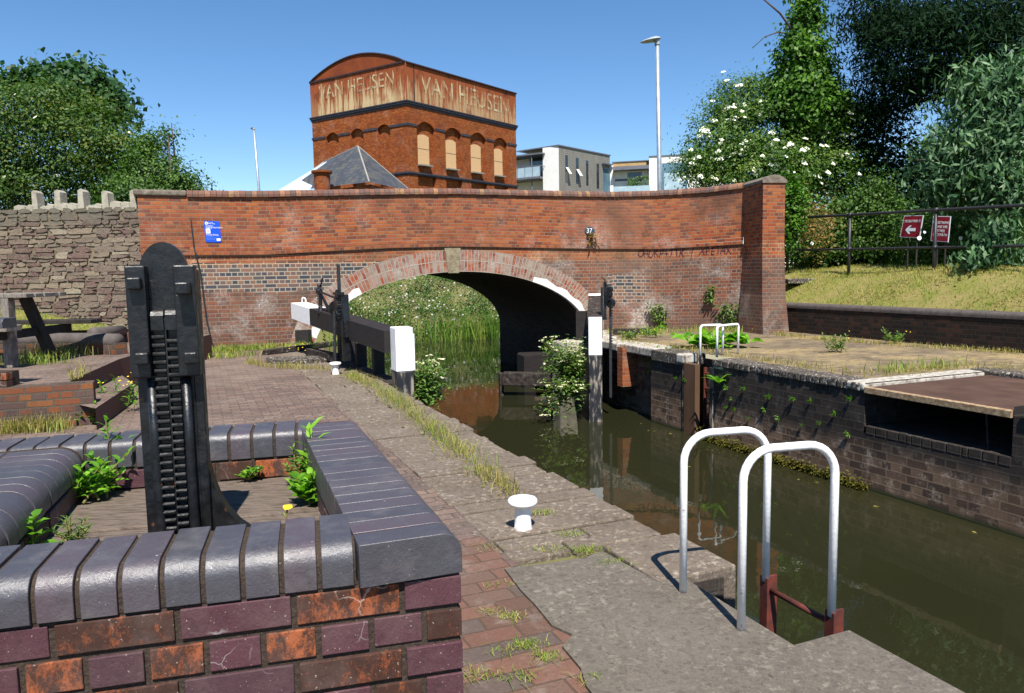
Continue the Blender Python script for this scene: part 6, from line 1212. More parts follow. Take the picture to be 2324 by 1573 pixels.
fh = discs('flower_head', np.zeros((1, 3)), np.array([[0, 0, 1.0]]), 0.115, M['umbel'], None, rng); fh.parent = el
for i, k in enumerate(od[:100]):
    h = fh if i == 0 else fh.copy()
    if i: COL.objects.link(h); h.parent = el
    h.matrix_parent_inverse = Matrix.Translation(-Vector(el.location)); h.location = fp_[k]; h.rotation_euler = Vector(fn_[k]).to_track_quat('Z', 'Y').to_euler(); h.scale = (rng.uniform(0.7, 1.2),) * 3
tag(discs('flower_heads', fp_[od[100:]], fn_[od[100:]], 0.105, M['umbel'], el, rng), kind='stuff')
# ivy-clad trunk with bare twigs
iv, cc, dd = tree('ivy_clad_trunk', 'upright dead trunk smothered in bright ivy rising above the elder', 'tree', (9.3, 24, 0.5),
    [px_blob(1828, 235, 24, 82, 55), px_blob(1824, 185, 24, 70, 45), px_blob(1822, 130, 24, 52, 46), px_blob(1826, 75, 24, 38, 45), px_blob(1832, 20, 24, 30, 42), px_blob(1835, -40, 24, 26, 50), px_blob(1855, 250, 23.8, 70, 60)], M['lf_ivy'], 420, 38, 0.13, 0.11, 0.22, 10, None, shell=0.3, jit=0.5, droop=0.6)
b = MB(); q0 = at(1828, 300, Y=24); b.tube([Vector((q0.x, q0.y, -0.2)), q0, at(1828, 150, Y=24), at(1834, -60, Y=24)], [0.28, 0.24, 0.18, 0.1], 10)
b.tube([at(1826, 100, Y=24), at(1796, 66, Y=23.8), at(1770, 30, Y=23.6), at(1728, -6, Y=23.4)], [0.05, 0.035, 0.03, 0.02], 6); b.tube([at(1800, 75, Y=23.8), at(1762, 74, Y=23.6), at(1735, 84, Y=23.5), at(1709, 108, Y=23.4)], [0.03, 0.02, 0.016, 0.01], 6); b.tube([at(1783, 73, Y=23.7), at(1778, 62, Y=23.7), at(1779, 55, Y=23.7)], [0.015, 0.012, 0.008], 5); b.build('trunk', M['bark'], iv, smooth=True)
# tall tree overhead at the right, its crown shade put into the leaf colour
tree('dark_willow', 'tall dark fine-leaved tree with sky showing through over the right bank', 'tree', (16, 23.5, 1.4),
    [px_blob(2010, 40, 23.0, 100, 80), px_blob(2120, 70, 22.0, 150, 110), px_blob(2280, 40, 21.0, 160, 150), px_blob(1990, 140, 23.5, 75, 60), px_blob(2080, 190, 23.0, 110, 60), px_blob(2230, 170, 21.5, 100, 70), px_blob(2320, 160, 20.5, 80, 90), px_blob(1975, 250, 24.0, 90, 60)], M['lf_shade_dark'], 620, 54, 0.2, 0.045, 0.42, 12, (16, 23.5, 10), shell=0.75, droop=0.7, limbs=9, tr=0.3)
tree('dark_thicket', 'thicket with shade-darkened leaf colour between the elder and the buddleia', 'bush', (12.5, 24, 1.2), [px_blob(1960, 370, 25, 90, 120), px_blob(2050, 420, 24.5, 90, 90), px_blob(2150, 420, 24, 100, 110), px_blob(2260, 420, 23, 110, 120), px_blob(1930, 350, 25, 70, 60), px_blob(1870, 470, 24, 80, 70), px_blob(2020, 500, 24, 120, 70), px_blob(2330, 480, 20, 120, 120), px_blob(1900, 560, 23, 140, 60), px_blob(2100, 580, 23, 160, 60), px_blob(2300, 580, 22, 160, 60)], M['lf_shade_dark'], 800, 40, 0.16, 0.09, 0.4, 13, None, shell=0.3)  # shade of the hollow is painted as very dark leaves
tree('buddleia', 'grey-green drooping long-leaved shrub at the right edge above the railing', 'shrub', (11.5, 16.8, 1.4),
    [px_blob(2250, 290, 17.0, 80, 90), px_blob(2195, 380, 16.8, 70, 80), px_blob(2290, 340, 16.3, 80, 120), px_blob(2135, 355, 17.0, 30, 50), px_blob(2325, 230, 16.2, 55, 90), px_blob(2225, 190, 17.0, 40, 45), px_blob(2300, 440, 16.0, 60, 60), px_blob(2150, 430, 17.0, 36, 36)], M['lf_bud'], 560, 36, 0.22, 0.058, 0.34, 14, (11.6, 16.9, 4), shell=0.35, droop=0.9, jit=0.5)
tree('buddleia', 'low grey-green leafy spray hanging over the railing at far right', 'shrub', (10, 14.7, 1.4), [px_blob(2250, 548, 15.0, 46, 40), px_blob(2215, 590, 14.9, 38, 20), px_blob(2300, 570, 15.2, 50, 60), px_blob(2280, 520, 15.0, 36, 26)], M['lf_bud'], 60, 26, 0.17, 0.06, 0.16, 15, None, droop=0.8, jit=0.5)
hg, cc, dd = tree('bramble_hedge', 'tangled bramble hedge growing along behind the black railing', 'hedge', (9.5, 20, 1.3),
    [px_blob(1840, 575, 21.5, 70, 26), px_blob(1950, 575, 21.5, 90, 26), px_blob(2080, 580, 21, 90, 26), px_blob(2220, 580, 20, 110, 30), px_blob(1840, 520, 21.5, 50, 50), px_blob(1900, 505, 21.5, 75, 55), px_blob(1980, 490, 21, 70, 85), px_blob(2060, 530, 20.5, 80, 55), px_blob(1890, 545, 21, 80, 34), px_blob(2140, 540, 19, 80, 50), px_blob(1805, 470, 20.6, 26, 60), px_blob(1990, 440, 20.5, 35, 50), px_blob(2240, 520, 18, 110, 60)], M['lf_hedge'], 760, 46, 0.09, 0.055, 0.27, 16, None, shell=0.35)
rng = np.random.default_rng(3); V, F = leaf_cards(np.array([at(1850 + rng.normal() * 26, 515 + rng.normal() * 32, Y=19.6 + rng.normal() * 0.2) for _ in range(900)]), np.tile([0, -0.6, 0.6], (900, 1)), 0.09, 0.04, rng); raw_mesh('dead_stems', V, F, M['lf_dry'], hg, rng.random(900))
sel = rng.choice(np.where(dd[:, 1] < 0)[0], 14); [discs('bindweed_flower', np.array([q]), np.array([[0, -1, 0.2]]), 0.05, M['sign_white'], hg, rng) for q in [at(2098, 527, s=14.9), at(2086, 541, s=14.6)] + [tuple(c) for c in cc[sel[:6]] + dd[sel[:6]] * 0.3]]
tree('ivy_patch', 'bright ivy hanging just behind the bridge pier', 'ivy', (7.3, 19, 1.4), [px_blob(1797, 470, 19.5, 22, 70), px_blob(1792, 540, 19.3, 16, 40)], M['lf_ivy'], 70, 30, 0.09, 0.08, 0.18, 17, None)

# bank seen through the arch: brambles in flower, reeds, dark bush
b = MB(); n, m_ = 30, 10
def fb(i, j): t = 31.2 + 7.8 * j / m_; s = -2 + 22 * i / n; return P(t, s, -1.5 + 3.4 * (j / m_) ** 0.7 + 0.15 * math.sin(s * 1.3 + j))
for i in range(n):
    for j in range(m_): b.poly([fb(i, j), fb(i + 1, j), fb(i + 1, j + 1), fb(i, j + 1)])
tag(b.build('far_bank', M['earth'], smooth=True, merge=True), kind='structure')
br2, cc, dd = tree('bramble_bank', 'mass of brambles in pale blossom on the far bank seen through the arch', 'brambles', P(34, 9, -0.5),
    [tuple((tuple(P(t, s + 3.2, z)), (1.5, 1.3, 0.9))) for t, s, z in ((33.5, 4, -0.4), (34, 6, -0.3), (33.5, 8, -0.4), (33.5, 10, -0.3), (33.6, 12, -0.4), (35.5, 5, 0.45), (35.5, 7.5, 0.55), (35.5, 10, 0.5), (35.5, 12.5, 0.4), (37.5, 6, 1.0), (37.5, 9, 1.0), (37, 12, 0.9), (33, 2.5, -0.5), (36, 3, 0.5), (37, 14.5, 0.8), (32.2, 4, -0.9), (32.2, 6, -0.8), (32.2, 8.5, -0.8), (32.2, 11, -0.9), (38, 7, 1.1), (38, 11, 1.0))], M['lf_hedge'], 1300, 38, 0.105, 0.065, 0.36, 20, None, shell=0.3)
rng = np.random.default_rng(31); ok = np.where((dd[:, 2] > -0.1))[0]; sel = rng.choice(ok, 1000); discs('blossom', cc[sel] + dd[sel] * 0.34 + rng.normal(size=(1000, 3)) * 0.25, dd[sel] + np.array([0, -0.6, 0.5]), 0.04, M['pinkwhite'], br2, rng)
rng = np.random.default_rng(32); pts = []
while len(pts) < 1500:
    s = rng.uniform(6.0, 15.5); t = 31.0 + rng.normal() * 0.5 + 0.2 * math.sin(s * 2); dens = math.exp(-((s - 11.8) / 2.0) ** 2) * (0.6 + 0.4 * math.sin(s * 7)) + 0.06
    if rng.random() < dens: pts.append(P(t, s, WZ - 0.1))
V, F = blades(np.array(pts), 1.15, 0.032, rng, 0.3); rd = tag(raw_mesh('reeds', V, F, M['lf_reed'], None, np.tile(rng.random(len(pts)), 2)), kind='stuff')
tree('overhanging_bush', 'dark bush overhanging the water beyond the right side of the arch', 'bush', P(27, 12, -0.5), [tuple((tuple(P(t, s, z)), r)) for t, s, z, r in ((28, 13.0, -0.3, (1.2, 1.2, 1.0)), (26.5, 12.0, -0.7, (1.0, 1.0, 0.8)), (29.5, 14.0, 0.0, (1.5, 1.5, 1.2)), (25, 11.2, -0.9, (0.8, 0.8, 0.5)))], M['lf_elder'], 200, 34, 0.13, 0.08, 0.3, 22, None)
fw_ = thing('far_wall', 'pinkish brick wall end glimpsed above the brambles through the arch', 'wall', at(905, 656, Y=44)); b = MB(); q0, q1 = at(884, 660, Y=44), at(930, 660, Y=44); b.boxv(Vector((q0.x - 3.5, 44, 0)), Vector((q1.x - q0.x + 3.5, 0.3, 0)), Vector((0, 0.3, 0)), ZV * 2.2); b.build('wall_face', M['arch'], fw_)

# ------------------------------------------------------------------ smaller plants
def sprig(b, C, Nn, base, top, rng, n, r0, r1):
    """stem from base to top with leaf centres gathered round it"""
    base, top = Vector(base), Vector(top); mid = base.lerp(top, 0.5) + Vector((rng.normal() * 0.02, rng.normal() * 0.02, 0)); b.tube([base, mid, top], [0.005, 0.004, 0.0025], 6)
    for i in range(n):
        k = (i + 0.5) / n; p = base.lerp(mid, k * 2) if k < 0.5 else mid.lerp(top, k * 2 - 1); th = i * 2.4 + rng.normal() * 0.3; r = r0 + (r1 - r0) * k; d = Vector((math.cos(th), math.sin(th), 0.25)); C.append(p + d * r * 0.5); Nn.append(Vector((d.x * 0.35, d.y * 0.35, 0.9)))
def leaf_dir(C, D, L, Wd, rng, up=0.5):
    """leaves pointing along D (outwards), broad side up; drawn with mid fold and pointed tip"""
    n = len(C); C = np.asarray(C, float); D = np.asarray(D, float); D /= np.linalg.norm(D, axis=1)[:, None]; L = np.broadcast_to(L, (n,))[:, None] * rng.uniform(0.75, 1.25, (n, 1)); Wd = np.broadcast_to(Wd, (n,))[:, None] * rng.uniform(0.8, 1.2, (n, 1)); sd_ = np.cross(D, np.array([0, 0, 1.0]) + rng.normal(size=(n, 3)) * 0.25); sd_ /= np.linalg.norm(sd_, axis=1)[:, None]; nn = np.cross(sd_, D)
    a = C; m1 = C + D * L * 0.3 + nn * L * 0.06; m2 = C + D * L * 0.68 + nn * L * 0.05; e = C + D * L - nn * L * 0.08; up_ = nn * Wd * 0.14
    V = np.stack([a, m1 + sd_ * Wd * 0.5 + up_, m1, m1 - sd_ * Wd * 0.5 + up_, m2 + sd_ * Wd * 0.36 + up_, m2, m2 - sd_ * Wd * 0.36 + up_, e], 1).reshape(-1, 3); i0 = np.arange(n)[:, None] * 8
    F = np.concatenate([i0 + np.array([[0, 1, 2, 2]]), i0 + np.array([[0, 2, 3, 3]]), i0 + np.array([[1, 4, 5, 2]]), i0 + np.array([[2, 5, 6, 3]]), i0 + np.array([[4, 7, 5, 5]]), i0 + np.array([[5, 7, 6, 6]])], 0)
    # triangles given as degenerate quads are split out
    q = F[(F[:, 2] != F[:, 3])]; tr = F[(F[:, 2] == F[:, 3])][:, :3]; T = np.concatenate([tr, q[:, [0, 1, 2]], q[:, [0, 2, 3]]], 0); return V, T, n
def weed(name, label, base, stems, mat, L, Wd, cat='weed', seed=1, per=14, flowers=None, basal=0, bL=None, bW=None, group=None, elev=0.25):
    """stems = list of (foot, tip); leaves set in spirals along them, plus a basal rosette"""
    rng = np.random.default_rng(seed); o = thing(name, label, cat, base, group); C, D, LL_, WW = [], [], [], []; b = MB()
    for foot, tip in stems:
        foot, tip = Vector(foot), Vector(tip); mid = foot.lerp(tip, 0.5) + Vector((rng.normal(), rng.normal(), 0)) * (tip - foot).length * 0.05; b.tube([foot, mid, tip], [0.0045, 0.0038, 0.002], 6)
        for i in range(per):
            k = 0.12 + 0.88 * (i + 0.5) / per; p = foot.lerp(mid, k * 2) if k < 0.5 else mid.lerp(tip, k * 2 - 1); th = i * 2.4 + rng.normal() * 0.3; C.append(p); D.append((math.cos(th), math.sin(th), elev + 0.5 * k)); LL_.append(L * (1.15 - 0.5 * k)); WW.append(Wd * (1.15 - 0.5 * k))
    for i in range(basal): th = i * 2.4; C.append(Vector(base) + Vector((0, 0, 0.01 + 0.002 * i))); D.append((math.cos(th), math.sin(th), 0.25 + 0.5 * (i / basal))); LL_.append(bL); WW.append(bW)
    V, T, n = leaf_dir(C, D, np.array(LL_), np.array(WW), rng); r1 = rng.random(n); raw_mesh('leaves', V, T, mat, o, np.concatenate([r1, r1, r1, r1, r1, r1, r1, r1])[:len(T)] if len(T) == 8 * n else rng.random(len(T)))
    if stems: b.build('stems', M['stem'], o)
    if flowers:
        pts = np.array([f for f in flowers]); discs('flowers', pts, np.tile([0, -0.4, 1.0], (len(pts), 1)), 0.013, M['yellow'], o, rng, 0.3)
    return o
def dk(u, v): return at(u, v, z=DK + 0.004)
def rise(p, dx, dz, dy=0.0): return p + Vector((dx, dy, dz))
p = dk(262, 1098); weed('ragwort', 'tallest leafy ragwort standing in the far left corner of the brick box', p, [(p, rise(p, -0.02, 0.25)), (p, rise(p, 0.04, 0.17)), (p, rise(p, -0.05, 0.15)), (p, rise(p, 0.06, 0.09)), (p, rise(p, 0.0, 0.11))], M['lf_weed'], 0.07, 0.02, 'weed', 2, 24)
p = dk(195, 1135); weed('nettle_clump', 'bushy pale green weeds against the left inner wall of the box', p, [(rise(p, random.uniform(-0.06, 0.08), 0, random.uniform(-0.05, 0.12)), rise(p, random.uniform(-0.09, 0.1), random.uniform(0.06, 0.16), random.uniform(-0.06, 0.14))) for _ in range(15)], M['lf_weed'], 0.055, 0.026, 'weed', 3, 12)
p = dk(75, 1262); weed('maple_seedling', 'bright maple seedling on a thin red stem at the left of the box', p, [(p, rise(p, 0.012, 0.115))], M['lf_weed'], 0.055, 0.042, 'seedling', 4, 12, elev=0.1)
p = dk(165, 1240); weed('ragwort', 'feathery low ragwort against the near wall inside the box', p, [(p, rise(p, 0.0, 0.09)), (p, rise(p, -0.06, 0.05)), (p, rise(p, 0.055, 0.06)), (p, rise(p, 0.03, 0.08, 0.03)), (p, rise(p, -0.035, 0.07, 0.03))], M['lf_weed_dull'], 0.045, 0.006, 'weed', 5, 22)
p = dk(700, 1100); weed('sow_thistle', 'tall sow-thistle with spreading top leaves in the right corner of the box', p, [(p, rise(p, 0.012, 0.215)), (p, rise(p, 0.03, 0.1))], M['lf_weed'], 0.12, 0.03, 'weed', 6, 9, elev=0.5); 
p = dk(675, 1098); weed('groundsel', 'finely cut groundsel beside the sow-thistle', p, [(p, rise(p, -0.01, 0.14)), (p, rise(p, 0.03, 0.11)), (p, rise(p, -0.04, 0.07))], M['lf_weed_dull'], 0.04, 0.013, 'weed', 7, 20)
p = dk(712, 1140); weed('nettle_clump', 'broad bright leaves crowding the right inner wall of the box', p, [(rise(p, random.uniform(-0.03, 0.03), 0, random.uniform(-0.1, 0.14)), rise(p, random.uniform(-0.06, 0.04), random.uniform(0.06, 0.13), random.uniform(-0.1, 0.16))) for _ in range(12)], M['lf_weed'], 0.066, 0.036, 'weed', 8, 10)
p = dk(565, 1088); weed('weed_clump', 'low round clump of small leaves beneath the far orange bricks', p, [(p, rise(p, random.uniform(-0.07, 0.07), random.uniform(0.02, 0.05), random.uniform(-0.03, 0.03))) for _ in range(9)], M['lf_weed'], 0.028, 0.016, 'weed', 9, 10)
p = dk(652, 1195); weed('dandelion', 'small yellow dandelion flower behind the near coping', p, [(p, rise(p, 0.004, 0.06))], M['lf_weed'], 0.02, 0.005, 'flower', 10, 3, flowers=[rise(p, 0.004, 0.062)] * 3 + [rise(p, 0.008, 0.064), rise(p, 0.0, 0.064)])
# weeds by the platform steps
p = at(262, 935, z=0); weed('ragwort', 'yellow-flowered ragwort beside the platform steps', p, [(rise(p, x, 0), rise(p, x * 1.6 + 0.02, h)) for x, h in ((-0.2, 0.28), (-0.1, 0.34), (0.0, 0.4), (0.12, 0.3), (0.2, 0.42))], M['lf_weed'], 0.11, 0.03, 'weed', 11, 18, flowers=[rise(p, random.uniform(-0.2, 0.35), random.uniform(0.3, 0.45)) for _ in range(14)])
p = at(190, 965, z=0); weed('weed_clump', 'green leafy weeds at the foot of the platform wall', p, [(rise(p, x, 0), rise(p, x + random.uniform(-0.05, 0.05), random.uniform(0.12, 0.24))) for x in (-0.25, -0.15, -0.05, 0.08, 0.16)], M['lf_weed'], 0.09, 0.035, 'weed', 12, 12)
p = at(748, 800, z=0.05); weed('ragwort', 'bushy green ragwort growing at the gate below the balance beam', p, [(rise(p, x, 0), rise(p, x * 1.5, h)) for x, h in ((-0.25, 0.3), (-0.1, 0.5), (0.0, 0.62), (0.1, 0.45), (0.22, 0.3))], M['lf_weed'], 0.13, 0.03, 'weed', 13, 20, flowers=[rise(p, random.uniform(-0.7, 0.5), random.uniform(0.02, 0.2), -0.2) for _ in range(26)])
# butterbur by the far ladder, other quay weeds
p = at(1610, 790, z=0.0); weed('butterbur', 'patch of large round bright leaves beside the far ladder', p, [], M['lf_weed'], 0.1, 0.1, 'plant', 14, basal=1, bL=0.3, bW=0.3)
o = bpy.data.objects[p and 'butterbur']; rng = np.random.default_rng(15); C, D = [], []
for _ in range(70): q = p + Vector((rng.uniform(-0.5, 0.75), rng.uniform(-0.25, 0.45), rng.uniform(0.03, 0.22))); C.append(q); th = rng.uniform(0, 6.28); D.append((math.cos(th), math.sin(th), rng.uniform(-0.1, 0.4)))
V, T, n = leaf_dir(C, D, 0.27, 0.25, rng); raw_mesh('broad_leaves', V, T, M['lf_weed'], o, rng.random(len(T)))
for (u, v, w, h, sd_, lab, mm) in ((1478, 766, 0.35, 0.25, 16, 'leafy green weed on the quay near the right gate', 'lf_weed'), (1690, 745, 0.45, 0.45, 17, 'tall grey-green weeds at the foot of the bridge pier', 'lf_weed_dull'), (1430, 772, 0.4, 0.2, 18, 'grassy weed tuft next to the short timber baulk', 'lf_weed_dull'), (1895, 800, 0.3, 0.4, 19, 'sparse upright weed stems on the quay edge', 'lf_weed_dull'), (2030, 780, 0.3, 0.28, 20, 'small thistle on the quay left of the culvert', 'lf_weed_dull'), (2300, 778, 0.5, 0.32, 21, 'green weeds under the retaining wall at the right edge', 'lf_weed'), (1850, 755, 0.35, 0.5, 24, 'thin weeds against the left part of the retaining wall', 'lf_weed')):
    p = at(u, v, z=0.0); rr = random.Random(sd_); weed('quay_weed', lab, p, [(p + Vector((rr.uniform(-w, w) * 0.7, rr.uniform(-0.1, 0.15), 0)), p + Vector((rr.uniform(-w, w), rr.uniform(-0.15, 0.2), h * rr.uniform(0.5, 1.1)))) for _ in range(10)], M[mm], 0.11, 0.035, 'weed', sd_, 12, flowers=[p + Vector((rr.uniform(-w, w), 0, h * rr.uniform(0.5, 1))) for _ in range(4)])
# umbels by the gate posts
def umbel_plant(label, base, region, n, seed, hang=0.0):
    rng = np.random.default_rng(seed); o = thing('water_dropwort', label, 'plant', base); b = MB(); U, UN, C, D = [], [], [], []
    for i in range(n):
        e = region(rng); mid = base.lerp(e, 0.55) + Vector((rng.normal() * 0.05, rng.normal() * 0.05, 0.1)); b.tube([base + Vector((rng.normal() * 0.08, rng.normal() * 0.08, rng.uniform(-0.1, 0.2))), mid, e], [0.008, 0.006, 0.004], 5)
        for _ in range(6):
            dlt = Vector((rng.normal() * 0.035, rng.normal() * 0.035, rng.uniform(-0.005, 0.02))); b.tube([e - ZV * 0.03, e + dlt], 0.0022, 3, caps=False); U.append(e + dlt); UN.append((dlt.x * 4, dlt.y * 4 - 0.3, 0.8))
        for k in range(34): q = base.lerp(mid, rng.random()) if rng.random() < 0.5 else mid.lerp(e, rng.random() * 0.8); C.append(q + Vector((rng.normal() * 0.08, rng.normal() * 0.08, rng.normal() * 0.05))); th = rng.uniform(0, 6.28); D.append((math.cos(th), math.sin(th), rng.uniform(-0.4, 0.4)))
    for _ in range(n * 14): q = region(rng); q = base.lerp(q, rng.uniform(0.5, 1.0)) + Vector((rng.normal() * 0.06, rng.normal() * 0.06, rng.normal() * 0.06)); C.append(q); th = rng.uniform(0, 6.28); D.append((math.cos(th), math.sin(th), rng.uniform(-0.5, 0.3)))
    b.build('stems', M['stem'], o); discs('umbels', np.array(U), np.array(UN), 0.019, M['seedy_umbel'], o, rng, 0.4); V, T, _ = leaf_dir(C, D, 0.10, 0.045, rng); raw_mesh('leaves', V, T, M['lf_weed_dull'], o, rng.random(len(T)))
    return o
bs = at(945, 905, s=2.75); umbel_plant('flowering umbel plant growing from the lock wall beside the left white post', Vector((bs.x, bs.y, -0.6)), lambda r: at(r.uniform(940, 1000), r.uniform(800, 900), Y=10.6 + r.normal() * 0.25), 26, 41)
bs = at(1300, 905, Y=14.8); umbel_plant('large flowering umbel plant trailing into the water beside the right white post', Vector((bs.x, bs.y, -0.9)), lambda r: (at(r.uniform(1225, 1332), r.uniform(765, 850), Y=14.6 + r.normal() * 0.3) if r.random() < 0.62 else at(r.uniform(1215, 1325), r.uniform(860, 950), Y=14.1 + r.normal() * 0.2)), 62, 42)
# plants rooted in the bridge brickwork
for u0, u1, v0, v1, nn, lab, sd_, mm in ((1335, 1352, 530, 560, 40, 'small dry fern sprouting below the bridge number plate', 51, 'lf_dry'), (1470, 1512, 690, 730, 110, 'leafy plant rooted in the bridge wall right of the arch', 52, 'lf_weed_dull'), (1602, 1617, 645, 688, 70, 'narrow fern clump high on the curved bridge wall', 53, 'lf_weed_dull'), (1625, 1672, 690, 745, 130, 'straggling weeds at the shaded foot of the pier', 54, 'lf_weed_dull'), (1495, 1508, 728, 750, 30, 'small green tuft under the leafy bridge-wall plant', 55, 'lf_weed'), (360, 372, 575, 600, 40, 'green tuft where the stone wall meets the bridge', 56, 'lf_weed')):
    rng = np.random.default_rng(sd_); C, D = [], []
    for _ in range(nn):
        u = np.clip(rng.normal((u0 + u1) / 2, (u1 - u0) / 4), u0, u1); v = rng.uniform(v0, v1)
        if u < 500: q = at(u, v, t=BT - 0.02); nd_ = -DV
        else: L = L_at_u(u, v); w = wp(L, 0.03); r = ray(u, v); k = w.y / r.y; q = Vector((w.x, w.y, CAM_H + r.z * k)); nd_ = Vector((0.1, -1, 0))
        C.append(q + nd_ * rng.uniform(0, 0.1)); D.append((rng.normal() * 0.7 + nd_.x * 0.5, nd_.y * 0.6, rng.uniform(-0.7, 0.5)))
    V, T, _ = leaf_dir(C, D, 0.13, 0.045, rng); o = raw_mesh('wall_plant', V, T, M[mm], None, rng.random(len(T))); tag(o, lab, 'wall plant')
# rosettes on the lock wall
rng = np.random.default_rng(61); proto = None
spots = [(1648, 880, 1.0), (1660, 905, 0.6), (1688, 882, 0.9), (1745, 900, 0.9), (1800, 905, 0.9), (1840, 910, 0.8), (1880, 918, 1.0), (1650, 925, 0.8), (1668, 930, 0.8), (1735, 930, 0.7), (1790, 940, 0.8), (1765, 948, 0.7), (1895, 940, 0.9), (1930, 905, 0.8), (1518, 855, 0.9), (1535, 858, 0.8), (1555, 862, 0.7), (1820, 965, 0.6), (2100, 1010, 0.6), (1925, 985, 0.7), (1700, 950, 0.6), (1860, 960, 0.7)]
C, D = [], []
for i in range(15): th = i * 2.4; C.append((rng.normal() * 0.03, 0, rng.normal() * 0.02)); D.append((math.cos(th) + rng.normal() * 0.3, -0.6 - 0.6 * rng.random(), math.sin(th) + 0.3))
V, T, _ = leaf_dir(C, D, 0.11, 0.034, rng)
for i, (u, v, sz) in enumerate(spots[:3] + spots[3::2] + spots[4::4]):
    q = at(u, v, s=SR - 0.012)
    if i == 0: w_o = raw_mesh('wall_rosette', V, T, M['lf_weed'], None, rng.random(len(T)), local=True); tag(w_o, 'small bright rosette weed rooted in the dark lock wall', 'weed', 'rosette weeds on the far lock wall')
    else: w_o = w_o.copy(); COL.objects.link(w_o)
    w_o.location = q; w_o.rotation_euler = (rng.uniform(-0.4, 0.4), rng.uniform(-1, 1), R(-60)); w_o.scale = (sz * 0.6 * rng.uniform(0.7, 1.1), sz * 0.6, sz * 0.6 * rng.uniform(0.7, 1.1))
p = at(1632, 872, s=SR - 0.03); weed('hartstongue_fern', 'yellow-green strap-leaved fern on the lock wall beside the far ladder', p, [], M['lf_weed'], 0.2, 0.05, 'fern', 62, basal=12, bL=0.3, bW=0.06)
p = at(1640, 900, s=SR - 0.02)
rng = np.random.default_rng(63); C, D = [], []
for _ in range(1500):
    t = rng.uniform(6.9, 10.4); z = WZ + abs(rng.normal()) * 0.07; C.append(P(t, SR - 0.02 - rng.random() * 0.10, z)); D.append((rng.normal() - 0.6, rng.normal() - 0.3, rng.normal() * 0.6))
V, T, _ = leaf_dir(C, D, 0.055, 0.03, rng); tag(raw_mesh('moss_fringe', V, T, M['moss'], None, rng.random(len(T))), kind='stuff')
rng = np.random.default_rng(64); C, D = [], []
for _ in range(260): C.append(at(rng.normal(1500, 16), rng.normal(822, 16), s=SR + 0.27)); D.append((rng.normal() - 0.3, -0.5, rng.normal()))
V, T, _ = leaf_dir(C, D, 0.08, 0.045, rng); tag(raw_mesh('wall_plant', V, T, M['lf_weed_dull'], None, rng.random(len(T))), 'brownish plants matted under the limed coping near the right gate', 'wall plant')

# ------------------------------------------------------------------ grass
def grass(name, pts, h, w, mat, seed, lean=0.6):
    rng = np.random.default_rng(seed); V, F = blades(np.array([tuple(p) for p in pts]), h, w, rng, lean); return tag(raw_mesh(name, V, F, mat, None, np.tile(rng.random(len(pts)), 2)), kind='stuff')
rng = np.random.default_rng(71)
def strip_pts(px_path, n, spread, z=0.004):
    o = []; P_ = [at(u, v, z=z) for u, v in px_path]; ln = [0]
    for a, c in zip(P_, P_[1:]): ln.append(ln[-1] + (c - a).length)
    for _ in range(n):
        x = rng.random() * ln[-1]; i = max(k for k in range(len(P_) - 1) if ln[k] <= x); q = P_[i].lerp(P_[i + 1], (x - ln[i]) / (ln[i + 1] - ln[i] + 1e-9)); cl = 0.5 + 0.5 * math.sin(x * 5.1) * math.sin(x * 2.3 + 1)
        if rng.random() < 0.25 + 0.75 * cl: o.append(q + Vector((rng.normal() * spread, rng.normal() * spread, 0)))
    return o
grass('towpath_grass', strip_pts([(790, 852), (850, 880), (905, 915), (960, 960), (1015, 1003), (1060, 1040), (1100, 1075)], 1300, 0.075), 0.12, 0.005, M['lf_straw'], 72, 1.0)
grass('towpath_grass', strip_pts([(790, 852), (850, 880), (905, 915), (960, 960), (1015, 1003), (1060, 1040), (1100, 1075)], 1300, 0.07), 0.11, 0.005, M['lf_green_grass'], 71, 1.0)
grass('towpath_grass', strip_pts([(1090, 1070), (1130, 1100), (1165, 1130)], 260, 0.05) + strip_pts([(640, 832), (700, 838), (760, 840)], 500, 0.1) + strip_pts([(560, 822), (600, 832), (660, 838)], 420, 0.06), 0.10, 0.006, M['lf_straw'], 73, 0.8)
tf = []
for u, v, n, s_ in ((1225, 1165, 120, 0.035), (1330, 1250, 150, 0.03), (1292, 1212, 70, 0.03), (1395, 1278, 90, 0.03), (1245, 1250, 50, 0.03), (1090, 1065, 120, 0.05), (1195, 1462, 120, 0.022), (1238, 1492, 90, 0.018), (1160, 1400, 60, 0.02), (1110, 1390, 30, 0.02), (1085, 1530, 70, 0.025), (1180, 1535, 60, 0.03), (1130, 1330, 25, 0.02), (1112, 1245, 30, 0.03), (1140, 1480, 30, 0.02), (1330, 1545, 30, 0.02)):
    q = at(u, v, z=0.008); tf += [q + Vector((rng.normal() * s_ * 1.6, rng.normal() * s_, 0)) for _ in range(n)]
grass('paving_tufts', tf, 0.026, 0.0035, M['lf_green_grass'], 74, 1.5)
lo_ = strip_pts([(455, 800), (520, 797), (600, 792), (700, 788)], 1500, 0.16) + strip_pts([(470, 812), (560, 808)], 300, 0.2)
grass('wall_foot_grass', lo_, 0.14, 0.012, M['lf_green_grass'], 75, 0.7)
pts = []
while len(pts) < 15000:
    X, Y = rng.uniform(-20, -7.7), rng.uniform(11.4, 16.1); y0 = lerp_tab(-X, [(7.7, 14.9), (8.6, 12.6), (9.4, 11.6), (22, 11.3)])
    if Y > y0: pts.append((X, Y, zb_l(X, Y) - 0.02))
grass('bank_grass', pts, 0.09, 0.013, M['lf_green_grass'], 76, 0.9)
pts = []
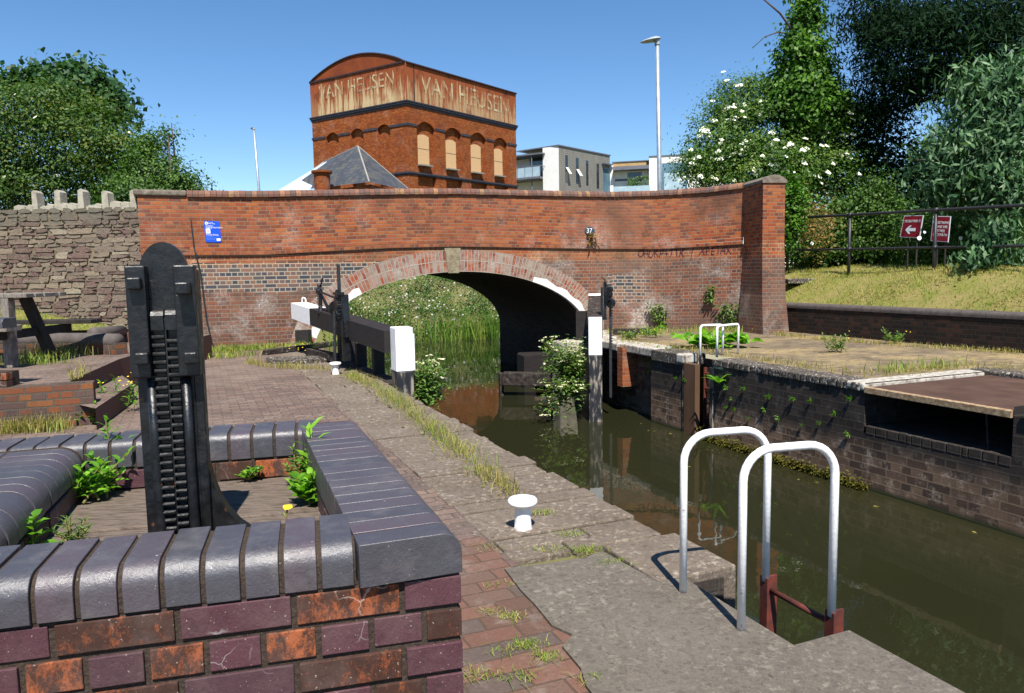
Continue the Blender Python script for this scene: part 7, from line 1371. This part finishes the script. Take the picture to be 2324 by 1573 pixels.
while len(pts) < 30000:
    t = rng.uniform(-1, 19); s = 12.98 + abs(rng.normal()) * 1.6
    if rng.random() < 0.35 + 0.65 * (0.5 + 0.5 * math.sin(t * 2.1 + s * 3)): pts.append(tuple(P(t, s, zbank(t, s) - 0.02)))
grass('bank_grass', pts[:20000], 0.075, 0.012, M['lf_straw'], 77, 1.1); grass('bank_grass', pts[22000:], 0.10, 0.012, M['lf_green_grass'], 78, 0.7)
grass('quay_grass', strip_pts([(1400, 772), (1480, 785), (1570, 795), (1700, 815), (1800, 830), (1950, 850), (2010, 850), (2120, 838), (2240, 832), (2320, 840)], 1300, 0.13) + strip_pts([(1730, 755), (1850, 770), (2000, 782), (2150, 792), (2320, 803)], 1500, 0.10) + strip_pts([(1400, 757), (1500, 754), (1620, 752), (1710, 752)], 700, 0.2), 0.10, 0.009, M['lf_straw'], 79, 0.8)
grass('quay_grass', strip_pts([(1400, 757), (1500, 754), (1620, 752), (1710, 752)], 700, 0.2) + strip_pts([(1990, 845), (2080, 838), (2200, 830)], 260, 0.1), 0.17, 0.011, M['lf_green_grass'], 80, 0.7)
grass('platform_grass', strip_pts([(0, 985), (60, 980), (150, 975)], 420, 0.05) + strip_pts([(75, 805), (140, 806), (230, 803)], 700, 0.16, PZ) + strip_pts([(155, 868), (200, 848)], 60, 0.02, PZ), 0.18, 0.008, M['lf_straw'], 81, 0.6)
grass('platform_grass', [at(75, 826, z=PZ) + Vector((rng.normal() * 0.22, rng.normal() * 0.12, 0)) for _ in range(260)] + [at(rng.uniform(5, 160), rng.uniform(950, 985), z=0) for _ in range(200)], 0.16, 0.008, M['lf_green_grass'], 82, 0.7)

# floating scraps on the water
rng = np.random.default_rng(91); C = []
for _ in range(18):
    t, s = rng.uniform(4, 17), rng.choice([rng.uniform(2.6, 7.6), 7.75 - abs(rng.normal()) * 0.25]); C.append(P(t, s, WZ + 0.004))
V, F = leaf_cards(np.array([tuple(c) for c in C]), np.tile([0, 0, 1.0], (len(C), 1)), 0.07, 0.035, rng, 0.0, 0.05); tag(raw_mesh('floating_leaves', V, F, M['lf_straw'], None, rng.random(len(C))), kind='stuff')
